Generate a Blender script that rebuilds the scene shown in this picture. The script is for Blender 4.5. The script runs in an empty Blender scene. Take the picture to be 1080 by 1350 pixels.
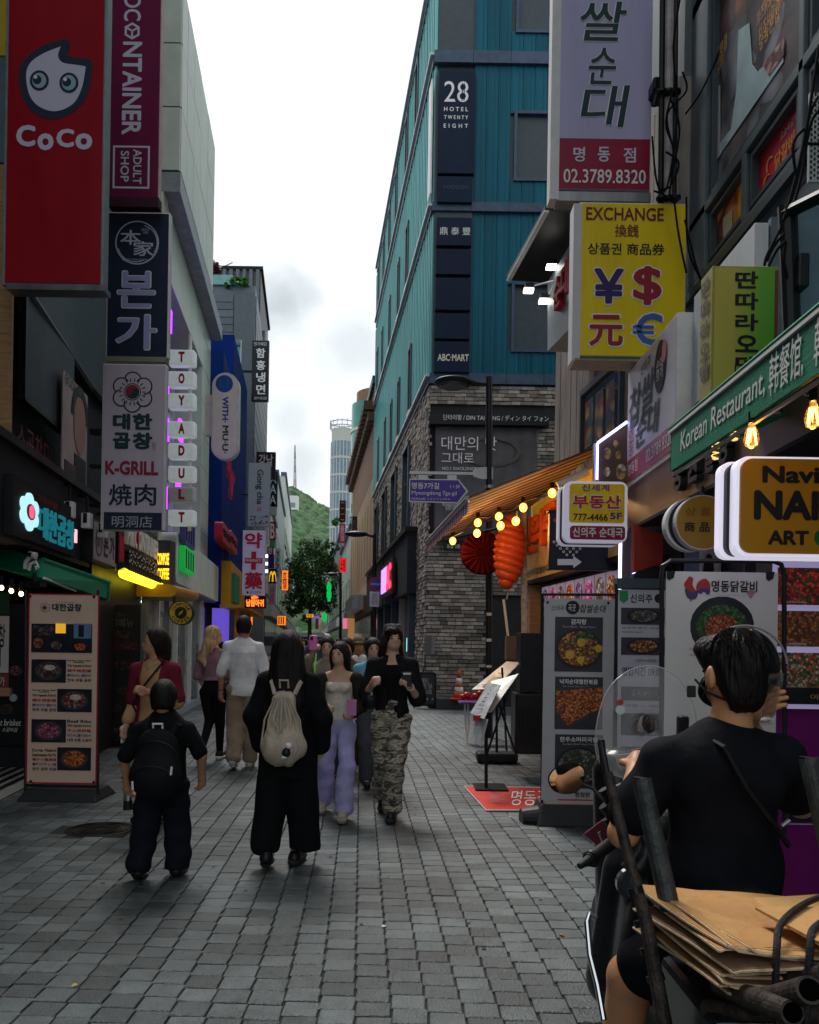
import bpy,math,random
import numpy as np
from math import radians,sin,cos,pi
from mathutils import Vector,Matrix
# ------------------------------------------------------------ camera, sky, sun, exposure
F=1080.0;CX=540.0;HY=850.0;EYE=1.5;ROLL=radians(.9)
CA,SA=cos(ROLL),sin(ROLL)
SC=bpy.context.scene
COL=SC.collection
cam_d=bpy.data.cameras.new('camera')
cam=bpy.data.objects.new('camera',cam_d);COL.objects.link(cam)
cam_d.sensor_fit='VERTICAL';cam_d.sensor_height=36;cam_d.sensor_width=28.8
cam_d.lens=36*F/1350;cam_d.shift_y=(HY-675)/1350
cam_d.clip_start=.05;cam_d.clip_end=6000
m=Matrix(((CA,-SA,0,0),(0,0,-1,0),(SA,CA,0,EYE),(0,0,0,1)))
cam.matrix_world=m
SC.camera=cam
SC.render.engine='CYCLES'
SC.cycles.max_bounces=5;SC.cycles.diffuse_bounces=2;SC.cycles.glossy_bounces=3
SC.cycles.transmission_bounces=4;SC.cycles.transparent_max_bounces=8
SC.cycles.use_denoising=True
SC.cycles.sample_clamp_indirect=4
SC.view_settings.view_transform='Standard';SC.view_settings.look='None'
SC.view_settings.exposure=1.08;SC.view_settings.gamma=1.0
SC.view_settings.use_curve_mapping=False
SUN_EL,SUN_AZ=radians(56),radians(-22)  # azimuth measured from +Y towards +X
sun_dir=Vector((sin(SUN_AZ)*cos(SUN_EL),cos(SUN_AZ)*cos(SUN_EL),sin(SUN_EL)))
W=bpy.data.worlds.new('World');SC.world=W;W.use_nodes=True
nt=W.node_tree;nt.nodes.clear()
def wn(t,**k):
 n=nt.nodes.new(t)
 for a,b in k.items():setattr(n,a,b)
 return n
L=nt.links.new
sky=wn('ShaderNodeTexSky',sky_type='NISHITA',sun_disc=False,sun_elevation=SUN_EL,sun_rotation=SUN_AZ,air_density=1.0,dust_density=3.0)
bg=wn('ShaderNodeBackground');bg.inputs['Strength'].default_value=.1
L(sky.outputs[0],bg.inputs[0])
tc=wn('ShaderNodeTexCoord')
mp=wn('ShaderNodeMapping');mp.inputs['Scale'].default_value=(1,1,1.8)
L(tc.outputs['Generated'],mp.inputs['Vector'])
nz=wn('ShaderNodeTexNoise');nz.inputs['Scale'].default_value=3.1;nz.inputs['Detail'].default_value=7
nz.inputs['Roughness'].default_value=.52;nz.inputs['Distortion'].default_value=.3
L(mp.outputs[0],nz.inputs['Vector'])
# soft grey cloud bodies standing in the overcast, each a direction and a radius, edges broken by noise
def cdir(px,py):
 dx,dy=px-CX,HY-py
 return Vector((dx*CA-dy*SA,F,dx*SA+dy*CA)).normalized()
acc=None
for(px,py,rr,s)in((368,402,.050,.62),(392,384,.035,.45),(352,425,.03,.2),(470,455,.05,.28),(440,470,.04,.12),(385,560,.04,.25),(395,618,.05,.35),(440,60,.16,.06)):
 d=cdir(px,py)
 vm=wn('ShaderNodeVectorMath',operation='DISTANCE');vm.inputs[1].default_value=d
 nn=wn('ShaderNodeVectorMath',operation='NORMALIZE');L(tc.outputs['Generated'],nn.inputs[0])
 n2=wn('ShaderNodeTexNoise');n2.inputs['Scale'].default_value=22;n2.inputs['Detail'].default_value=6
 L(nn.outputs[0],n2.inputs['Vector'])
 ad=wn('ShaderNodeVectorMath',operation='MULTIPLY_ADD');ad.inputs[1].default_value=(.055,)*3
 L(n2.outputs['Color'],ad.inputs[0]);L(nn.outputs[0],ad.inputs[2])
 sb=wn('ShaderNodeVectorMath',operation='SUBTRACT');sb.inputs[1].default_value=(.0275,)*3
 L(ad.outputs[0],sb.inputs[0]);L(sb.outputs[0],vm.inputs[0])
 mr=wn('ShaderNodeMapRange');mr.interpolation_type='SMOOTHSTEP'
 mr.inputs['From Min'].default_value=rr;mr.inputs['From Max'].default_value=rr*.15
 mr.inputs['To Min'].default_value=0;mr.inputs['To Max'].default_value=s
 L(vm.outputs['Value'],mr.inputs['Value'])
 if acc is None:acc=mr.outputs[0]
 else:
  a=wn('ShaderNodeMath',operation='MAXIMUM');L(acc,a.inputs[0]);L(mr.outputs[0],a.inputs[1]);acc=a.outputs[0]
cr=wn('ShaderNodeMapRange');cr.inputs['From Min'].default_value=.40;cr.inputs['From Max'].default_value=.72
cr.inputs['To Max'].default_value=.07
L(nz.outputs['Fac'],cr.inputs['Value'])
sm=wn('ShaderNodeMath',operation='ADD',use_clamp=True);L(cr.outputs[0],sm.inputs[0]);L(acc,sm.inputs[1])
mx=wn('ShaderNodeMix',data_type='RGBA');mx.inputs['A'].default_value=(.482,.505,.515,1);mx.inputs['B'].default_value=(.16,.20,.21,1)
L(sm.outputs[0],mx.inputs['Factor'])
bg2=wn('ShaderNodeBackground');bg2.inputs['Strength'].default_value=1.0
L(mx.outputs['Result'],bg2.inputs[0])
ms=wn('ShaderNodeMixShader');ms.inputs[0].default_value=.93
wo=wn('ShaderNodeOutputWorld')
L(bg.outputs[0],ms.inputs[1]);L(bg2.outputs[0],ms.inputs[2]);L(ms.outputs[0],wo.inputs[0])
sd=bpy.data.lights.new('sun','SUN');so=bpy.data.objects.new('sun',sd);COL.objects.link(so)
sd.energy=1.5;sd.angle=radians(24);sd.color=(1,.965,.92)
so.rotation_euler=sun_dir.to_track_quat('Z','Y').to_euler()
so.location=(0,0,40)
# ------------------------------------------------------------ pixel to place
def ray(px,py):
 dx,dy=px-CX,HY-py
 return Vector(((dx*CA-dy*SA)/F,1.0,(dx*SA+dy*CA)/F))
def P(px,py,Y):
 r=ray(px,py);return Vector((r.x*Y,Y,EYE+r.z*Y))
def G(px,py):
 r=ray(px,py);t=-EYE/r.z;return Vector((r.x*t,t,0))
class Fr:
 """an upright plane: o a point, u the reading direction, n towards whoever reads it"""
 def __init__(s,o,u):
  s.o=Vector(o);s.u=Vector(u).normalized();s.v=Vector((0,0,1));s.n=s.u.cross(s.v)
 def uv(s,px,py):
  r=ray(px,py);e=Vector((0,0,EYE));t=(s.o-e).dot(s.n)/r.dot(s.n);p=e+r*t-s.o
  return p.dot(s.u),p.z
 def at(s,u,v,n=0):return s.o+s.u*u+s.v*v+s.n*n
 def off(s,d):return Fr(s.o+s.n*d,s.u)
def front(Y):return Fr((0,Y,0),(1,0,0))
# ------------------------------------------------------------ materials
MATS={}
def srgb(r,g,b):
 f=lambda c:(c/255/12.92 if c/255<=.04045 else((c/255+.055)/1.055)**2.4)
 return(f(r),f(g),f(b))
def M(name,col,rough=.6,metal=0,var=.18,scale=6,bump=0,bscale=60,wld=0,emit=0,alpha=1,trans=0,spec=.28,streak=0,per=0,coat=0,sheen=0,bstr=0):
 if name in MATS:return MATS[name]
 m=bpy.data.materials.new(name);m.use_nodes=True;t=m.node_tree;N=t.nodes;K=t.links.new
 b=N['Principled BSDF'];c4=(*col,1)
 b.inputs['Base Color'].default_value=c4;b.inputs['Roughness'].default_value=rough;b.inputs['Metallic'].default_value=metal
 b.inputs['Specular IOR Level'].default_value=spec
 if coat:b.inputs['Coat Weight'].default_value=coat;b.inputs['Coat Roughness'].default_value=.15
 if sheen:b.inputs['Sheen Weight'].default_value=sheen
 if trans:b.inputs['Transmission Weight'].default_value=trans
 if alpha<1:b.inputs['Alpha'].default_value=alpha
 x=N.new('ShaderNodeTexCoord')
 if wld:
  gp=N.new('ShaderNodeNewGeometry');x=type('q',(),{'outputs':{'Object':gp.outputs['Position']}})
 if var:
  n=N.new('ShaderNodeTexNoise');n.inputs['Scale'].default_value=scale;n.inputs['Detail'].default_value=5;n.inputs['Roughness'].default_value=.6
  if streak:
   mp=N.new('ShaderNodeMapping');mp.inputs['Scale'].default_value=(1,1,streak);K(x.outputs['Object'],mp.inputs[0]);K(mp.outputs[0],n.inputs['Vector'])
  else:K(x.outputs['Object'],n.inputs['Vector'])
  r=N.new('ShaderNodeMapRange');r.inputs['From Min'].default_value=.3;r.inputs['From Max'].default_value=.7
  r.inputs['To Min'].default_value=1-var;r.inputs['To Max'].default_value=1+var*.6
  K(n.outputs['Fac'],r.inputs['Value'])
  v=r.outputs[0]
  if per:
   o=N.new('ShaderNodeObjectInfo');g=N.new('ShaderNodeNewGeometry')
   a=N.new('ShaderNodeMath');a.operation='ADD';K(o.outputs['Random'],a.inputs[0]);K(g.outputs['Random Per Island'],a.inputs[1])
   fr=N.new('ShaderNodeMath');fr.operation='FRACT';K(a.outputs[0],fr.inputs[0])
   r2=N.new('ShaderNodeMapRange');r2.inputs['To Min'].default_value=1-per;r2.inputs['To Max'].default_value=1+per
   K(fr.outputs[0],r2.inputs['Value'])
   mu=N.new('ShaderNodeMath');mu.operation='MULTIPLY';K(v,mu.inputs[0]);K(r2.outputs[0],mu.inputs[1]);v=mu.outputs[0]
  if wld:  # broad stains over many pieces
   w1=N.new('ShaderNodeTexNoise');w1.inputs['Scale'].default_value=wld;w1.inputs['Detail'].default_value=6;K(x.outputs['Object'],w1.inputs['Vector']);w2=N.new('ShaderNodeMapRange');w2.inputs['From Min'].default_value=.35;w2.inputs['From Max'].default_value=.65;w2.inputs['To Min'].default_value=.62;w2.inputs['To Max'].default_value=1.2
   K(w1.outputs['Fac'],w2.inputs['Value']);w3=N.new('ShaderNodeMath');w3.operation='MULTIPLY';K(v,w3.inputs[0]);K(w2.outputs[0],w3.inputs[1]);v=w3.outputs[0]
  vm=N.new('ShaderNodeVectorMath');vm.operation='SCALE';vm.inputs[0].default_value=col;K(v,vm.inputs['Scale'])
  K(vm.outputs[0],b.inputs['Base Color'])
  rr=N.new('ShaderNodeMapRange');rr.inputs['To Min'].default_value=max(.02,rough-.12);rr.inputs['To Max'].default_value=min(1,rough+.12)
  K(n.outputs['Fac'],rr.inputs['Value']);K(rr.outputs[0],b.inputs['Roughness'])
 if bump:
  n=N.new('ShaderNodeTexNoise');n.inputs['Scale'].default_value=bscale;n.inputs['Detail'].default_value=4
  if bstr:
   q=N.new('ShaderNodeMapping');q.inputs['Scale'].default_value=(1,1,bstr);K(x.outputs['Object'],q.inputs[0]);K(q.outputs[0],n.inputs['Vector'])
  else:K(x.outputs['Object'],n.inputs['Vector'])
  bp=N.new('ShaderNodeBump');bp.inputs['Strength'].default_value=bump;bp.inputs['Distance'].default_value=.02
  K(n.outputs['Fac'],bp.inputs['Height']);K(bp.outputs[0],b.inputs['Normal'])
 if emit:
  b.inputs['Emission Color'].default_value=c4;b.inputs['Emission Strength'].default_value=emit
 MATS[name]=m;return m
def S(name,r,g,b,k=1.0,**kw):
 c=srgb(r,g,b);return M(name,tuple(min(.9,q*k)for q in c),**kw)
def food(name,cols,scale=14,rough=.5,emit=0,seed=0,jitter=1):
 """a printed photograph of food: cells of several food colours, broken by noise"""
 if name in MATS:return MATS[name]
 m=bpy.data.materials.new(name);m.use_nodes=True;t=m.node_tree;N=t.nodes;K=t.links.new;b=N['Principled BSDF']
 x=N.new('ShaderNodeTexCoord');w=N.new('ShaderNodeTexNoise');w.inputs['Scale'].default_value=scale*.6;w.inputs['Detail'].default_value=3
 K(x.outputs['Object'],w.inputs['Vector'])
 ad=N.new('ShaderNodeVectorMath');ad.operation='MULTIPLY_ADD';ad.inputs[1].default_value=(.9*jitter/scale*1.6,)*3
 K(w.outputs['Color'],ad.inputs[0]);K(x.outputs['Object'],ad.inputs[2])
 v=N.new('ShaderNodeTexVoronoi');v.inputs['Scale'].default_value=scale;v.inputs['Randomness'].default_value=1
 K(ad.outputs[0],v.inputs['Vector'])
 sp=N.new('ShaderNodeSeparateColor');K(v.outputs['Color'],sp.inputs[0])
 rp=N.new('ShaderNodeValToRGB');rp.color_ramp.interpolation='CONSTANT'
 e=rp.color_ramp.elements
 while len(e)<len(cols):e.new(.5)
 for i,c in enumerate(cols):
  e[i].position=i/len(cols);e[i].color=(*srgb(*c),1)
 K(sp.outputs[0],rp.inputs[0])
 d=N.new('ShaderNodeMapRange');d.inputs['From Max'].default_value=.75;d.inputs['To Min'].default_value=1.5;d.inputs['To Max'].default_value=.25
 K(v.outputs['Distance'],d.inputs['Value'])
 mu=N.new('ShaderNodeVectorMath');mu.operation='SCALE';K(rp.outputs[0],mu.inputs[0]);K(d.outputs[0],mu.inputs['Scale'])
 K(mu.outputs[0],b.inputs['Base Color']);b.inputs['Roughness'].default_value=rough
 if emit:K(mu.outputs[0],b.inputs['Emission Color']);b.inputs['Emission Strength'].default_value=emit
 MATS[name]=m;return m
# ------------------------------------------------------------ meshes
class MB:
 def __init__(s):s.v=[];s.f=[]
 def add(s,vs,fs):
  o=len(s.v);s.v+=[tuple(p)for p in vs];s.f+=[tuple(i+o for i in q)for q in fs];return s
 def quad(s,*p):return s.add(p,[tuple(range(len(p)))])
 def hexa(s,c):
  return s.add(c,[(0,3,2,1),(4,5,6,7),(0,1,5,4),(1,2,6,5),(2,3,7,6),(3,0,4,7)])
 def box(s,x0,x1,y0,y1,z0,z1):
  return s.hexa([(x0,y0,z0),(x1,y0,z0),(x1,y1,z0),(x0,y1,z0),(x0,y0,z1),(x1,y0,z1),(x1,y1,z1),(x0,y1,z1)])
 def fb(s,fr,u0,v0,u1,v1,n0,n1):
  """box on a frame"""
  a=fr.at
  return s.hexa([a(u0,v0,n1),a(u1,v0,n1),a(u1,v0,n0),a(u0,v0,n0),a(u0,v1,n1),a(u1,v1,n1),a(u1,v1,n0),a(u0,v1,n0)])
 def fpoly(s,fr,pts,n0,n1):
  """extruded outline (u, v) on a frame"""
  k=len(pts)
  ar=sum(pts[i][0]*pts[(i+1)%k][1]-pts[(i+1)%k][0]*pts[i][1]for i in range(k))
  if ar<0:pts=pts[::-1]
  vs=[fr.at(u,v,n1)for u,v in pts]+[fr.at(u,v,n0)for u,v in pts]
  return s.add(vs,[tuple(range(k)),tuple(range(2*k-1,k-1,-1))]+[(i,k+i,k+(i+1)%k,(i+1)%k)for i in range(k)])
 def cyl(s,a,b,r,r2=None,seg=12,cap=True):
  a,b=Vector(a),Vector(b);r2=r if r2 is None else r2
  d=(b-a).normalized();x=d.orthogonal().normalized();y=d.cross(x)
  vs=[]
  for c,q in((a,r),(b,r2)):
   vs+=[c+x*(q*cos(2*pi*i/seg))+y*(q*sin(2*pi*i/seg))for i in range(seg)]
  fs=[(i,(i+1)%seg,seg+(i+1)%seg,seg+i)for i in range(seg)]
  if cap:fs+=[tuple(range(seg-1,-1,-1)),tuple(range(seg,2*seg))]
  return s.add(vs,fs)
 def tube(s,pts,r,seg=8,closed=False):
  pts=[Vector(p)for p in pts];k=len(pts);vs=[];fs=[]
  up=None
  for i,p in enumerate(pts):
   a=pts[i-1]if(i or closed)else p;b=pts[(i+1)%k]if(i<k-1 or closed)else p
   d=(b-a).normalized()
   if up is None:up=d.orthogonal().normalized()
   x=(up-d*up.dot(d)).normalized();up=x;y=d.cross(x)
   q=r[i]if isinstance(r,(list,tuple))else r
   vs+=[p+x*(q*cos(2*pi*j/seg))+y*(q*sin(2*pi*j/seg))for j in range(seg)]
  for i in range(k if closed else k-1):
   n=(i+1)%k
   fs+=[(i*seg+j,i*seg+(j+1)%seg,n*seg+(j+1)%seg,n*seg+j)for j in range(seg)]
  if not closed:fs+=[tuple(range(seg-1,-1,-1)),tuple(range((k-1)*seg,k*seg))]
  return s.add(vs,fs)
 def lathe(s,c,prof,seg=20,axis=(0,0,1)):
  c=Vector(c);z=Vector(axis).normalized();x=z.orthogonal().normalized();y=z.cross(x);vs=[];fs=[]
  for r,h in prof:
   vs+=[c+z*h+x*(r*cos(2*pi*i/seg))+y*(r*sin(2*pi*i/seg))for i in range(seg)]
  for k in range(len(prof)-1):
   fs+=[(k*seg+i,k*seg+(i+1)%seg,(k+1)*seg+(i+1)%seg,(k+1)*seg+i)for i in range(seg)]
  fs+=[tuple(range(seg-1,-1,-1)),tuple(range((len(prof)-1)*seg,len(prof)*seg))]
  return s.add(vs,fs)
 def ell(s,c,r,seg=14,rings=9,rot=None):
  c=Vector(c);vs=[];fs=[]
  rot=rot or Matrix.Identity(3)
  for k in range(1,rings):
   t=pi*k/rings
   vs+=[c+rot@Vector((r[0]*sin(t)*cos(2*pi*i/seg),r[1]*sin(t)*sin(2*pi*i/seg),r[2]*cos(t)))for i in range(seg)]
  vs+=[c+rot@Vector((0,0,r[2])),c+rot@Vector((0,0,-r[2]))];n=len(vs)
  for k in range(rings-2):
   fs+=[(k*seg+i,(k+1)*seg+i,(k+1)*seg+(i+1)%seg,k*seg+(i+1)%seg)for i in range(seg)]
  fs+=[(n-2,i,(i+1)%seg)for i in range(seg)]
  fs+=[(n-1,(rings-2)*seg+(i+1)%seg,(rings-2)*seg+i)for i in range(seg)]
  return s.add(vs,fs)
def wpos(o):
 p=Vector((0,0,0))
 while o is not None:p=p+o.location;o=o.parent
 return p
def props(o,label=None,cat=None,group=None,kind=None):
 if label:o['label']=label
 if cat:o['category']=cat
 if group:o['group']=group
 if kind:o['kind']=kind
 return o
def thing(name,label,cat,loc=(0,0,0),group=None):
 o=bpy.data.objects.new(name,None);o.location=loc;o.empty_display_size=.1;COL.objects.link(o)
 return props(o,label,cat,group)
def part(name,mb,mat,parent=None,label=None,bev=0,smooth=False,kind=None,at=None):
 """link a mesh (given in world coordinates) under parent"""
 me=bpy.data.meshes.new(name)
 base=wpos(parent)if parent else Vector((0,0,0))
 loc=Vector(at)-base if at is not None else Vector((0,0,0))
 sh=base+loc
 if isinstance(mb,MB):
  me.from_pydata([(p[0]-sh.x,p[1]-sh.y,p[2]-sh.z)for p in mb.v],[],mb.f)
 else:
  v,f=mb;v=np.asarray(v,dtype=np.float32)-np.array(sh,dtype=np.float32);f=np.asarray(f,dtype=np.int32);k=f.shape[1]
  me.vertices.add(len(v));me.vertices.foreach_set('co',v.ravel())
  me.loops.add(f.size);me.loops.foreach_set('vertex_index',f.ravel())
  me.polygons.add(len(f));me.polygons.foreach_set('loop_start',np.arange(0,f.size,k,dtype=np.int32))
  me.update(calc_edges=True)
 if mat:me.materials.append(mat)
 if smooth:me.polygons.foreach_set('use_smooth',[True]*len(me.polygons))
 me.update()
 o=bpy.data.objects.new(name,me);o.location=loc;COL.objects.link(o)
 if parent:o.parent=parent
 if bev:
  b=o.modifiers.new('bevel','BEVEL');b.width=bev;b.segments=2;b.limit_method='ANGLE'
 if label:o['label']=label
 if kind:o['kind']=kind
 return o
def kids(o):return[c for c in COL.objects if c.parent==o]
KIDS={}
def copy_tree(o,loc=None,rz=None,label=None,parent=None):
 if not KIDS:
  for c in COL.objects:
   if c.parent:KIDS.setdefault(c.parent.name,[]).append(c)
 c=o.copy();COL.objects.link(c)
 if parent:c.parent=parent
 if loc is not None:c.location=loc
 if rz is not None:c.rotation_euler=(0,0,rz)
 if label:c['label']=label
 for k in KIDS.get(o.name,[]):copy_tree(k,parent=c)
 return c
# ------------------------------------------------------------ lettering
TCACHE={}
def tmesh(s,bold,ext,shear=0,space=1.0,bevel=0,lines=.8):
 key=(s,bold,ext,shear,space,bevel)
 if key in TCACHE:return TCACHE[key]
 c=bpy.data.curves.new('lettering','FONT');c.body=s;c.size=1;c.resolution_u=3;c.extrude=.5 if ext else 0
 c.align_x='CENTER';c.shear=shear;c.space_character=space;c.space_line=lines
 o=bpy.data.objects.new('t',c);me=bpy.data.meshes.new_from_object(o)
 v=np.empty(len(me.vertices)*3,dtype=np.float64);me.vertices.foreach_get('co',v);v=v.reshape(-1,3)
 f=[tuple(p.vertices)for p in me.polygons]
 bpy.data.objects.remove(o);bpy.data.curves.remove(c);bpy.data.meshes.remove(me)
 lo,hi=v.min(0),v.max(0);d=np.maximum(hi-lo,1e-6);
 v=(v-lo)/d
 if not ext:v[:,2]=1
 if bold:  # heavier strokes: the glyphs repeated a hair apart, each layer a little further out
  hgt=max(d[1],.01);bx,by=bold*.9/d[0],bold*.9/hgt;vs,fs=[v+(0,0,0)],list(f);n0=len(v)
  for q,(ox,oy)in enumerate(((1,0),(-1,0),(0,1),(0,-1),(.7,.7),(-.7,-.7),(.7,-.7),(-.7,.7))):
   vs.append(v+(ox*bx,oy*by,0 if ext else.04*(q+1)));fs+=[tuple(i+n0*(q+1)for i in p)for p in f]
   if ext:vs[-1][:,2]*=1-.004*(q+1)
  v=np.concatenate(vs);f=fs;lo,hi=v.min(0),v.max(0);v[:,:2]=(v[:,:2]-lo[:2])/(hi[:2]-lo[:2])
 TCACHE[key]=(v,f);return v,f
def txt_uv(parent,fr,s,u0,v0,u1,v1,mat,n=.004,bold=.0,ext=.0,rot=0,name='lettering',shear=0,space=1.0,label=None):
 """fit text into the box (u0..u1, v0 top .. v1 bottom) of a frame; rot=1: turned a quarter clockwise"""
 v,f=tmesh(s,bold,ext>0,shear,space)
 w,h=u1-u0,v0-v1
 mb=MB();vs=[]
 for x,y,z in v:
  if rot==1:x,y=y,1-x
  vs.append(fr.at(u0+x*w,v1+y*h,n+(z*ext if ext else(z-1)*.004)))
 mb.add(vs,f)
 return part(name,mb,mat,parent,label=label)
def T(parent,fr,s,x0,y0,x1,y1,mat,**k):
 a=fr.uv(x0,y0);b=fr.uv(x1,y1)
 return txt_uv(parent,fr,s,a[0],a[1],b[0],b[1],mat,**k)
def B(parent,name,fr,x0,y0,x1,y1,mat,n0=0,n1=.05,bev=0,label=None):
 """box whose outer face fills the pixel box"""
 g=fr.off(n1);a=g.uv(x0,y0);b=g.uv(x1,y1)
 mb=MB().fb(fr,a[0],b[1],b[0],a[1],n0,n1)
 return part(name,mb,mat,parent,bev=bev,label=label)
def disc(mb,fr,u,v,r,n0,n1,seg=28,rv=None):
 rv=rv or r
 return mb.fpoly(fr,[(u+r*cos(2*pi*i/seg),v+rv*sin(2*pi*i/seg))for i in range(seg)],n0,n1)
def ring(mb,fr,u,v,r0,r1,n0,n1,seg=32,a0=0,a1=2*pi,k=1.0):
 """flat ring or arc; k squeezes it vertically"""
 full=abs(a1-a0-2*pi)<1e-6
 vs=[];fs=[]
 for i in range(seg+1):
  t=a0+(a1-a0)*i/seg
  for r in(r0,r1):
   for n in(n0,n1):vs.append(fr.at(u+r*cos(t),v+r*k*sin(t),n))
 for i in range(seg):
  a,b=i*4,i*4+4
  fs+=[(a+1,a+3,b+3,b+1),(a+2,b+2,b+3,a+3),(a,a+1,b+1,b)]
 return mb.add(vs,fs)
def rrect(u0,v0,u1,v1,r,seg=6):
 p=[]
 for cx,cy,a in((u1-r,v1-r,0),(u0+r,v1-r,90),(u0+r,v0+r,180),(u1-r,v0+r,270)):
  p+=[(cx+r*cos(radians(a+90*i/seg)),cy+r*sin(radians(a+90*i/seg)))for i in range(seg+1)]
 return p
RND=random.Random(11)
# ------------------------------------------------------------ materials of the place
m_paver=M('paver',(.094,.116,.120),rough=.38,var=.28,scale=14,bump=.6,bscale=95,per=.48,spec=.6,wld=1.1)
m_mortar=M('joint sand',(.03,.03,.028),rough=.95)
m_street=M('street paving',(.092,.11,.112),rough=.45,var=.3,scale=5,bump=.3,wld=.8)
m_black=M('black paint',(.012,.013,.016),rough=.45,var=.3)
m_iron=M('dark iron',(.02,.021,.023),rough=.4,metal=.6,var=.3)
m_darkwall=M('dark wall',(.020,.026,.036),rough=.6,spec=.25,var=.35,scale=2)
m_dark=M('dark interior',(.010,.011,.013),rough=.7,var=.3)
m_steel=M('grey steel',(.30,.31,.32),rough=.35,metal=.8,var=.25,streak=.2)
m_chrome=M('chrome',(.75,.76,.78),rough=.12,metal=1,var=.1)
m_white=M('white paint',(.72,.72,.72),rough=.5,var=.12)
m_offw=M('off-white acrylic',(.62,.60,.62),rough=.35,var=.1,scale=3)
m_beige=M('beige cladding',(.58,.64,.56),rough=.45,var=.14,scale=1.5,per=.05)
m_cream=M('cream plaster',(.52,.49,.40),rough=.7,var=.25,scale=3,bump=.2)
m_teal_lit=M('teal metal',(.07,.42,.42),rough=.36,var=.25,scale=2.2,streak=.12,per=.10,spec=.7,coat=.5)  # brighter copy of the teal paint, sky light on the street side put into colour
m_teal_shaded=M('shaded teal metal',(.006,.115,.17),rough=.45,spec=.15,var=.30,scale=2.2,streak=.12,per=.12)  # same teal paint, its colour darkened to carry the shade of the front face
m_ledge=M('slate ledge',(.06,.095,.15),rough=.5,spec=.25,var=.25,per=.08)
m_lightled=M('pale trim',(.62,.66,.68),rough=.4)
m_brick=M('grey brick',(.33,.295,.25),rough=.8,var=.35,scale=20,bump=.4,per=.55)
m_mort2=M('brick joint',(.035,.035,.035),rough=.95)
m_glass=M('window glass',(.05,.07,.085),rough=.08,var=.2,scale=2,spec=.8)
m_glassb=M('blue glass',(.10,.20,.26),rough=.06,var=.35,scale=.8,spec=1)
m_frame=M('window frame',(.055,.075,.09),rough=.4,var=.15)
m_concrete=M('concrete',(.27,.245,.22),rough=.85,var=.35,scale=5,bump=.5,streak=.25)
m_greywall=M('grey blue wall',(.10,.135,.155),rough=.6,var=.2,scale=2)
m_red=S('sign red',190,28,44,.8,rough=.4,var=.1)
m_redp=S('red print',190,25,50,.8,rough=.5,var=0)
m_navy=M('sign navy',(.016,.026,.060),rough=.45,spec=.25,var=.15,scale=2)
m_lilac=M('pale print',(.60,.60,.74),rough=.5,var=0)
m_blackp=M('black print',(.012,.012,.014),rough=.5,var=0)
m_whitep=M('white print',(.78,.78,.78),rough=.5,var=0)
m_lampw=M('lit tube white',(1,.97,.9),emit=3,var=0)
m_led=M('lit blue led',(.45,.45,1),emit=2.2,var=0)
m_bulb=M('lit amber bulb',(1,.50,.10),emit=6,var=0)
m_bulbg=M('amber glass',(1,.55,.18),emit=2.0,var=0,rough=.1)
m_wood=M('tan board',(.42,.25,.12),rough=.6,var=.3,scale=4,streak=6)
# ------------------------------------------------------------ pavement
pv=part('pavement',MB().quad((-40,-6,-.012),(40,-6,-.012),(40,18,-.012),(-40,18,-.012)),m_mortar,kind='structure')
part('street',MB().quad((-400,17.99,-.002),(400,17.99,-.002),(400,1800,-.002),(-400,1800,-.002)),m_street,kind='structure')
part('ground',MB().quad((-1500,-200,-.03),(1500,-200,-.03),(1500,3000,-.03),(-1500,3000,-.03)),m_street,kind='structure')
PW,PD,GAP=.149,.1335,.0075
def bend(y):return-.059*y if y<10 else-.59-.100*(y-10)
proto=[]
for i in range(6):
 a,b=(PW-GAP)/2,(PD-GAP)/2;c=.004
 r=RND.uniform;q=[(-a,-b),(a,-b),(a,b),(-a,b)]
 vs=[(x,y,-.03)for x,y in q]+[(x+r(-.0012,.0012),y+r(-.0012,.0012),-.003)for x,y in q]+[(x*(1-c/a),y*(1-c/b),r(-.0006,.0006))for x,y in q]
 fs=[(0,1,5,4),(1,2,6,5),(2,3,7,6),(3,0,4,7),(4,5,9,8),(5,6,10,9),(6,7,11,10),(7,4,8,11),(8,9,10,11)]
 me=bpy.data.meshes.new('paver');me.from_pydata(vs,[],fs);me.materials.append(m_paver);me.update();proto.append((me,vs,fs))
MH=G(132,1093);MHR=.26
spots=[]
for ci in range(-52,40):
 c=.073+ci*PW;off=RND.random()*PD;k=0
 while True:
  y=2.4+off+k*PD;k+=1
  if y>18:break
  x=c+bend(y);px=CX+x/y*F
  if abs(x)>5.7:continue
  if(x-MH.x)**2+(y-MH.y)**2<(MHR+.05)**2:continue
  spots.append((x,y))
EXPECT=[]
vis=sorted(spots,key=lambda s:s[1])
inview=lambda s:10<CX+s[0]/s[1]*F<770 and HY+EYE*F/s[1]<1349
big=[s for s in vis if inview(s)][:300];bigset=set(big)
for x,y in big:
 o=bpy.data.objects.new('paver',RND.choice(proto)[0]);COL.objects.link(o);o.parent=pv
 o.location=(x,y,RND.uniform(-.0022,.0012));o.rotation_euler=(RND.uniform(-.008,.008),RND.uniform(-.008,.008),RND.uniform(-.008,.008)-.02)
mb=MB()
for s in vis:
 if s in bigset:continue
 _,vs,fs=RND.choice(proto);dz=RND.uniform(-.0022,.0012);tx,ty=RND.uniform(-.008,.008),RND.uniform(-.008,.008)
 mb.add([(s[0]+x,s[1]+y,z+dz+x*tx+y*ty)for x,y,z in vs],fs)
part('paver_field',mb,m_paver,pv,kind='stuff')
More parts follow.
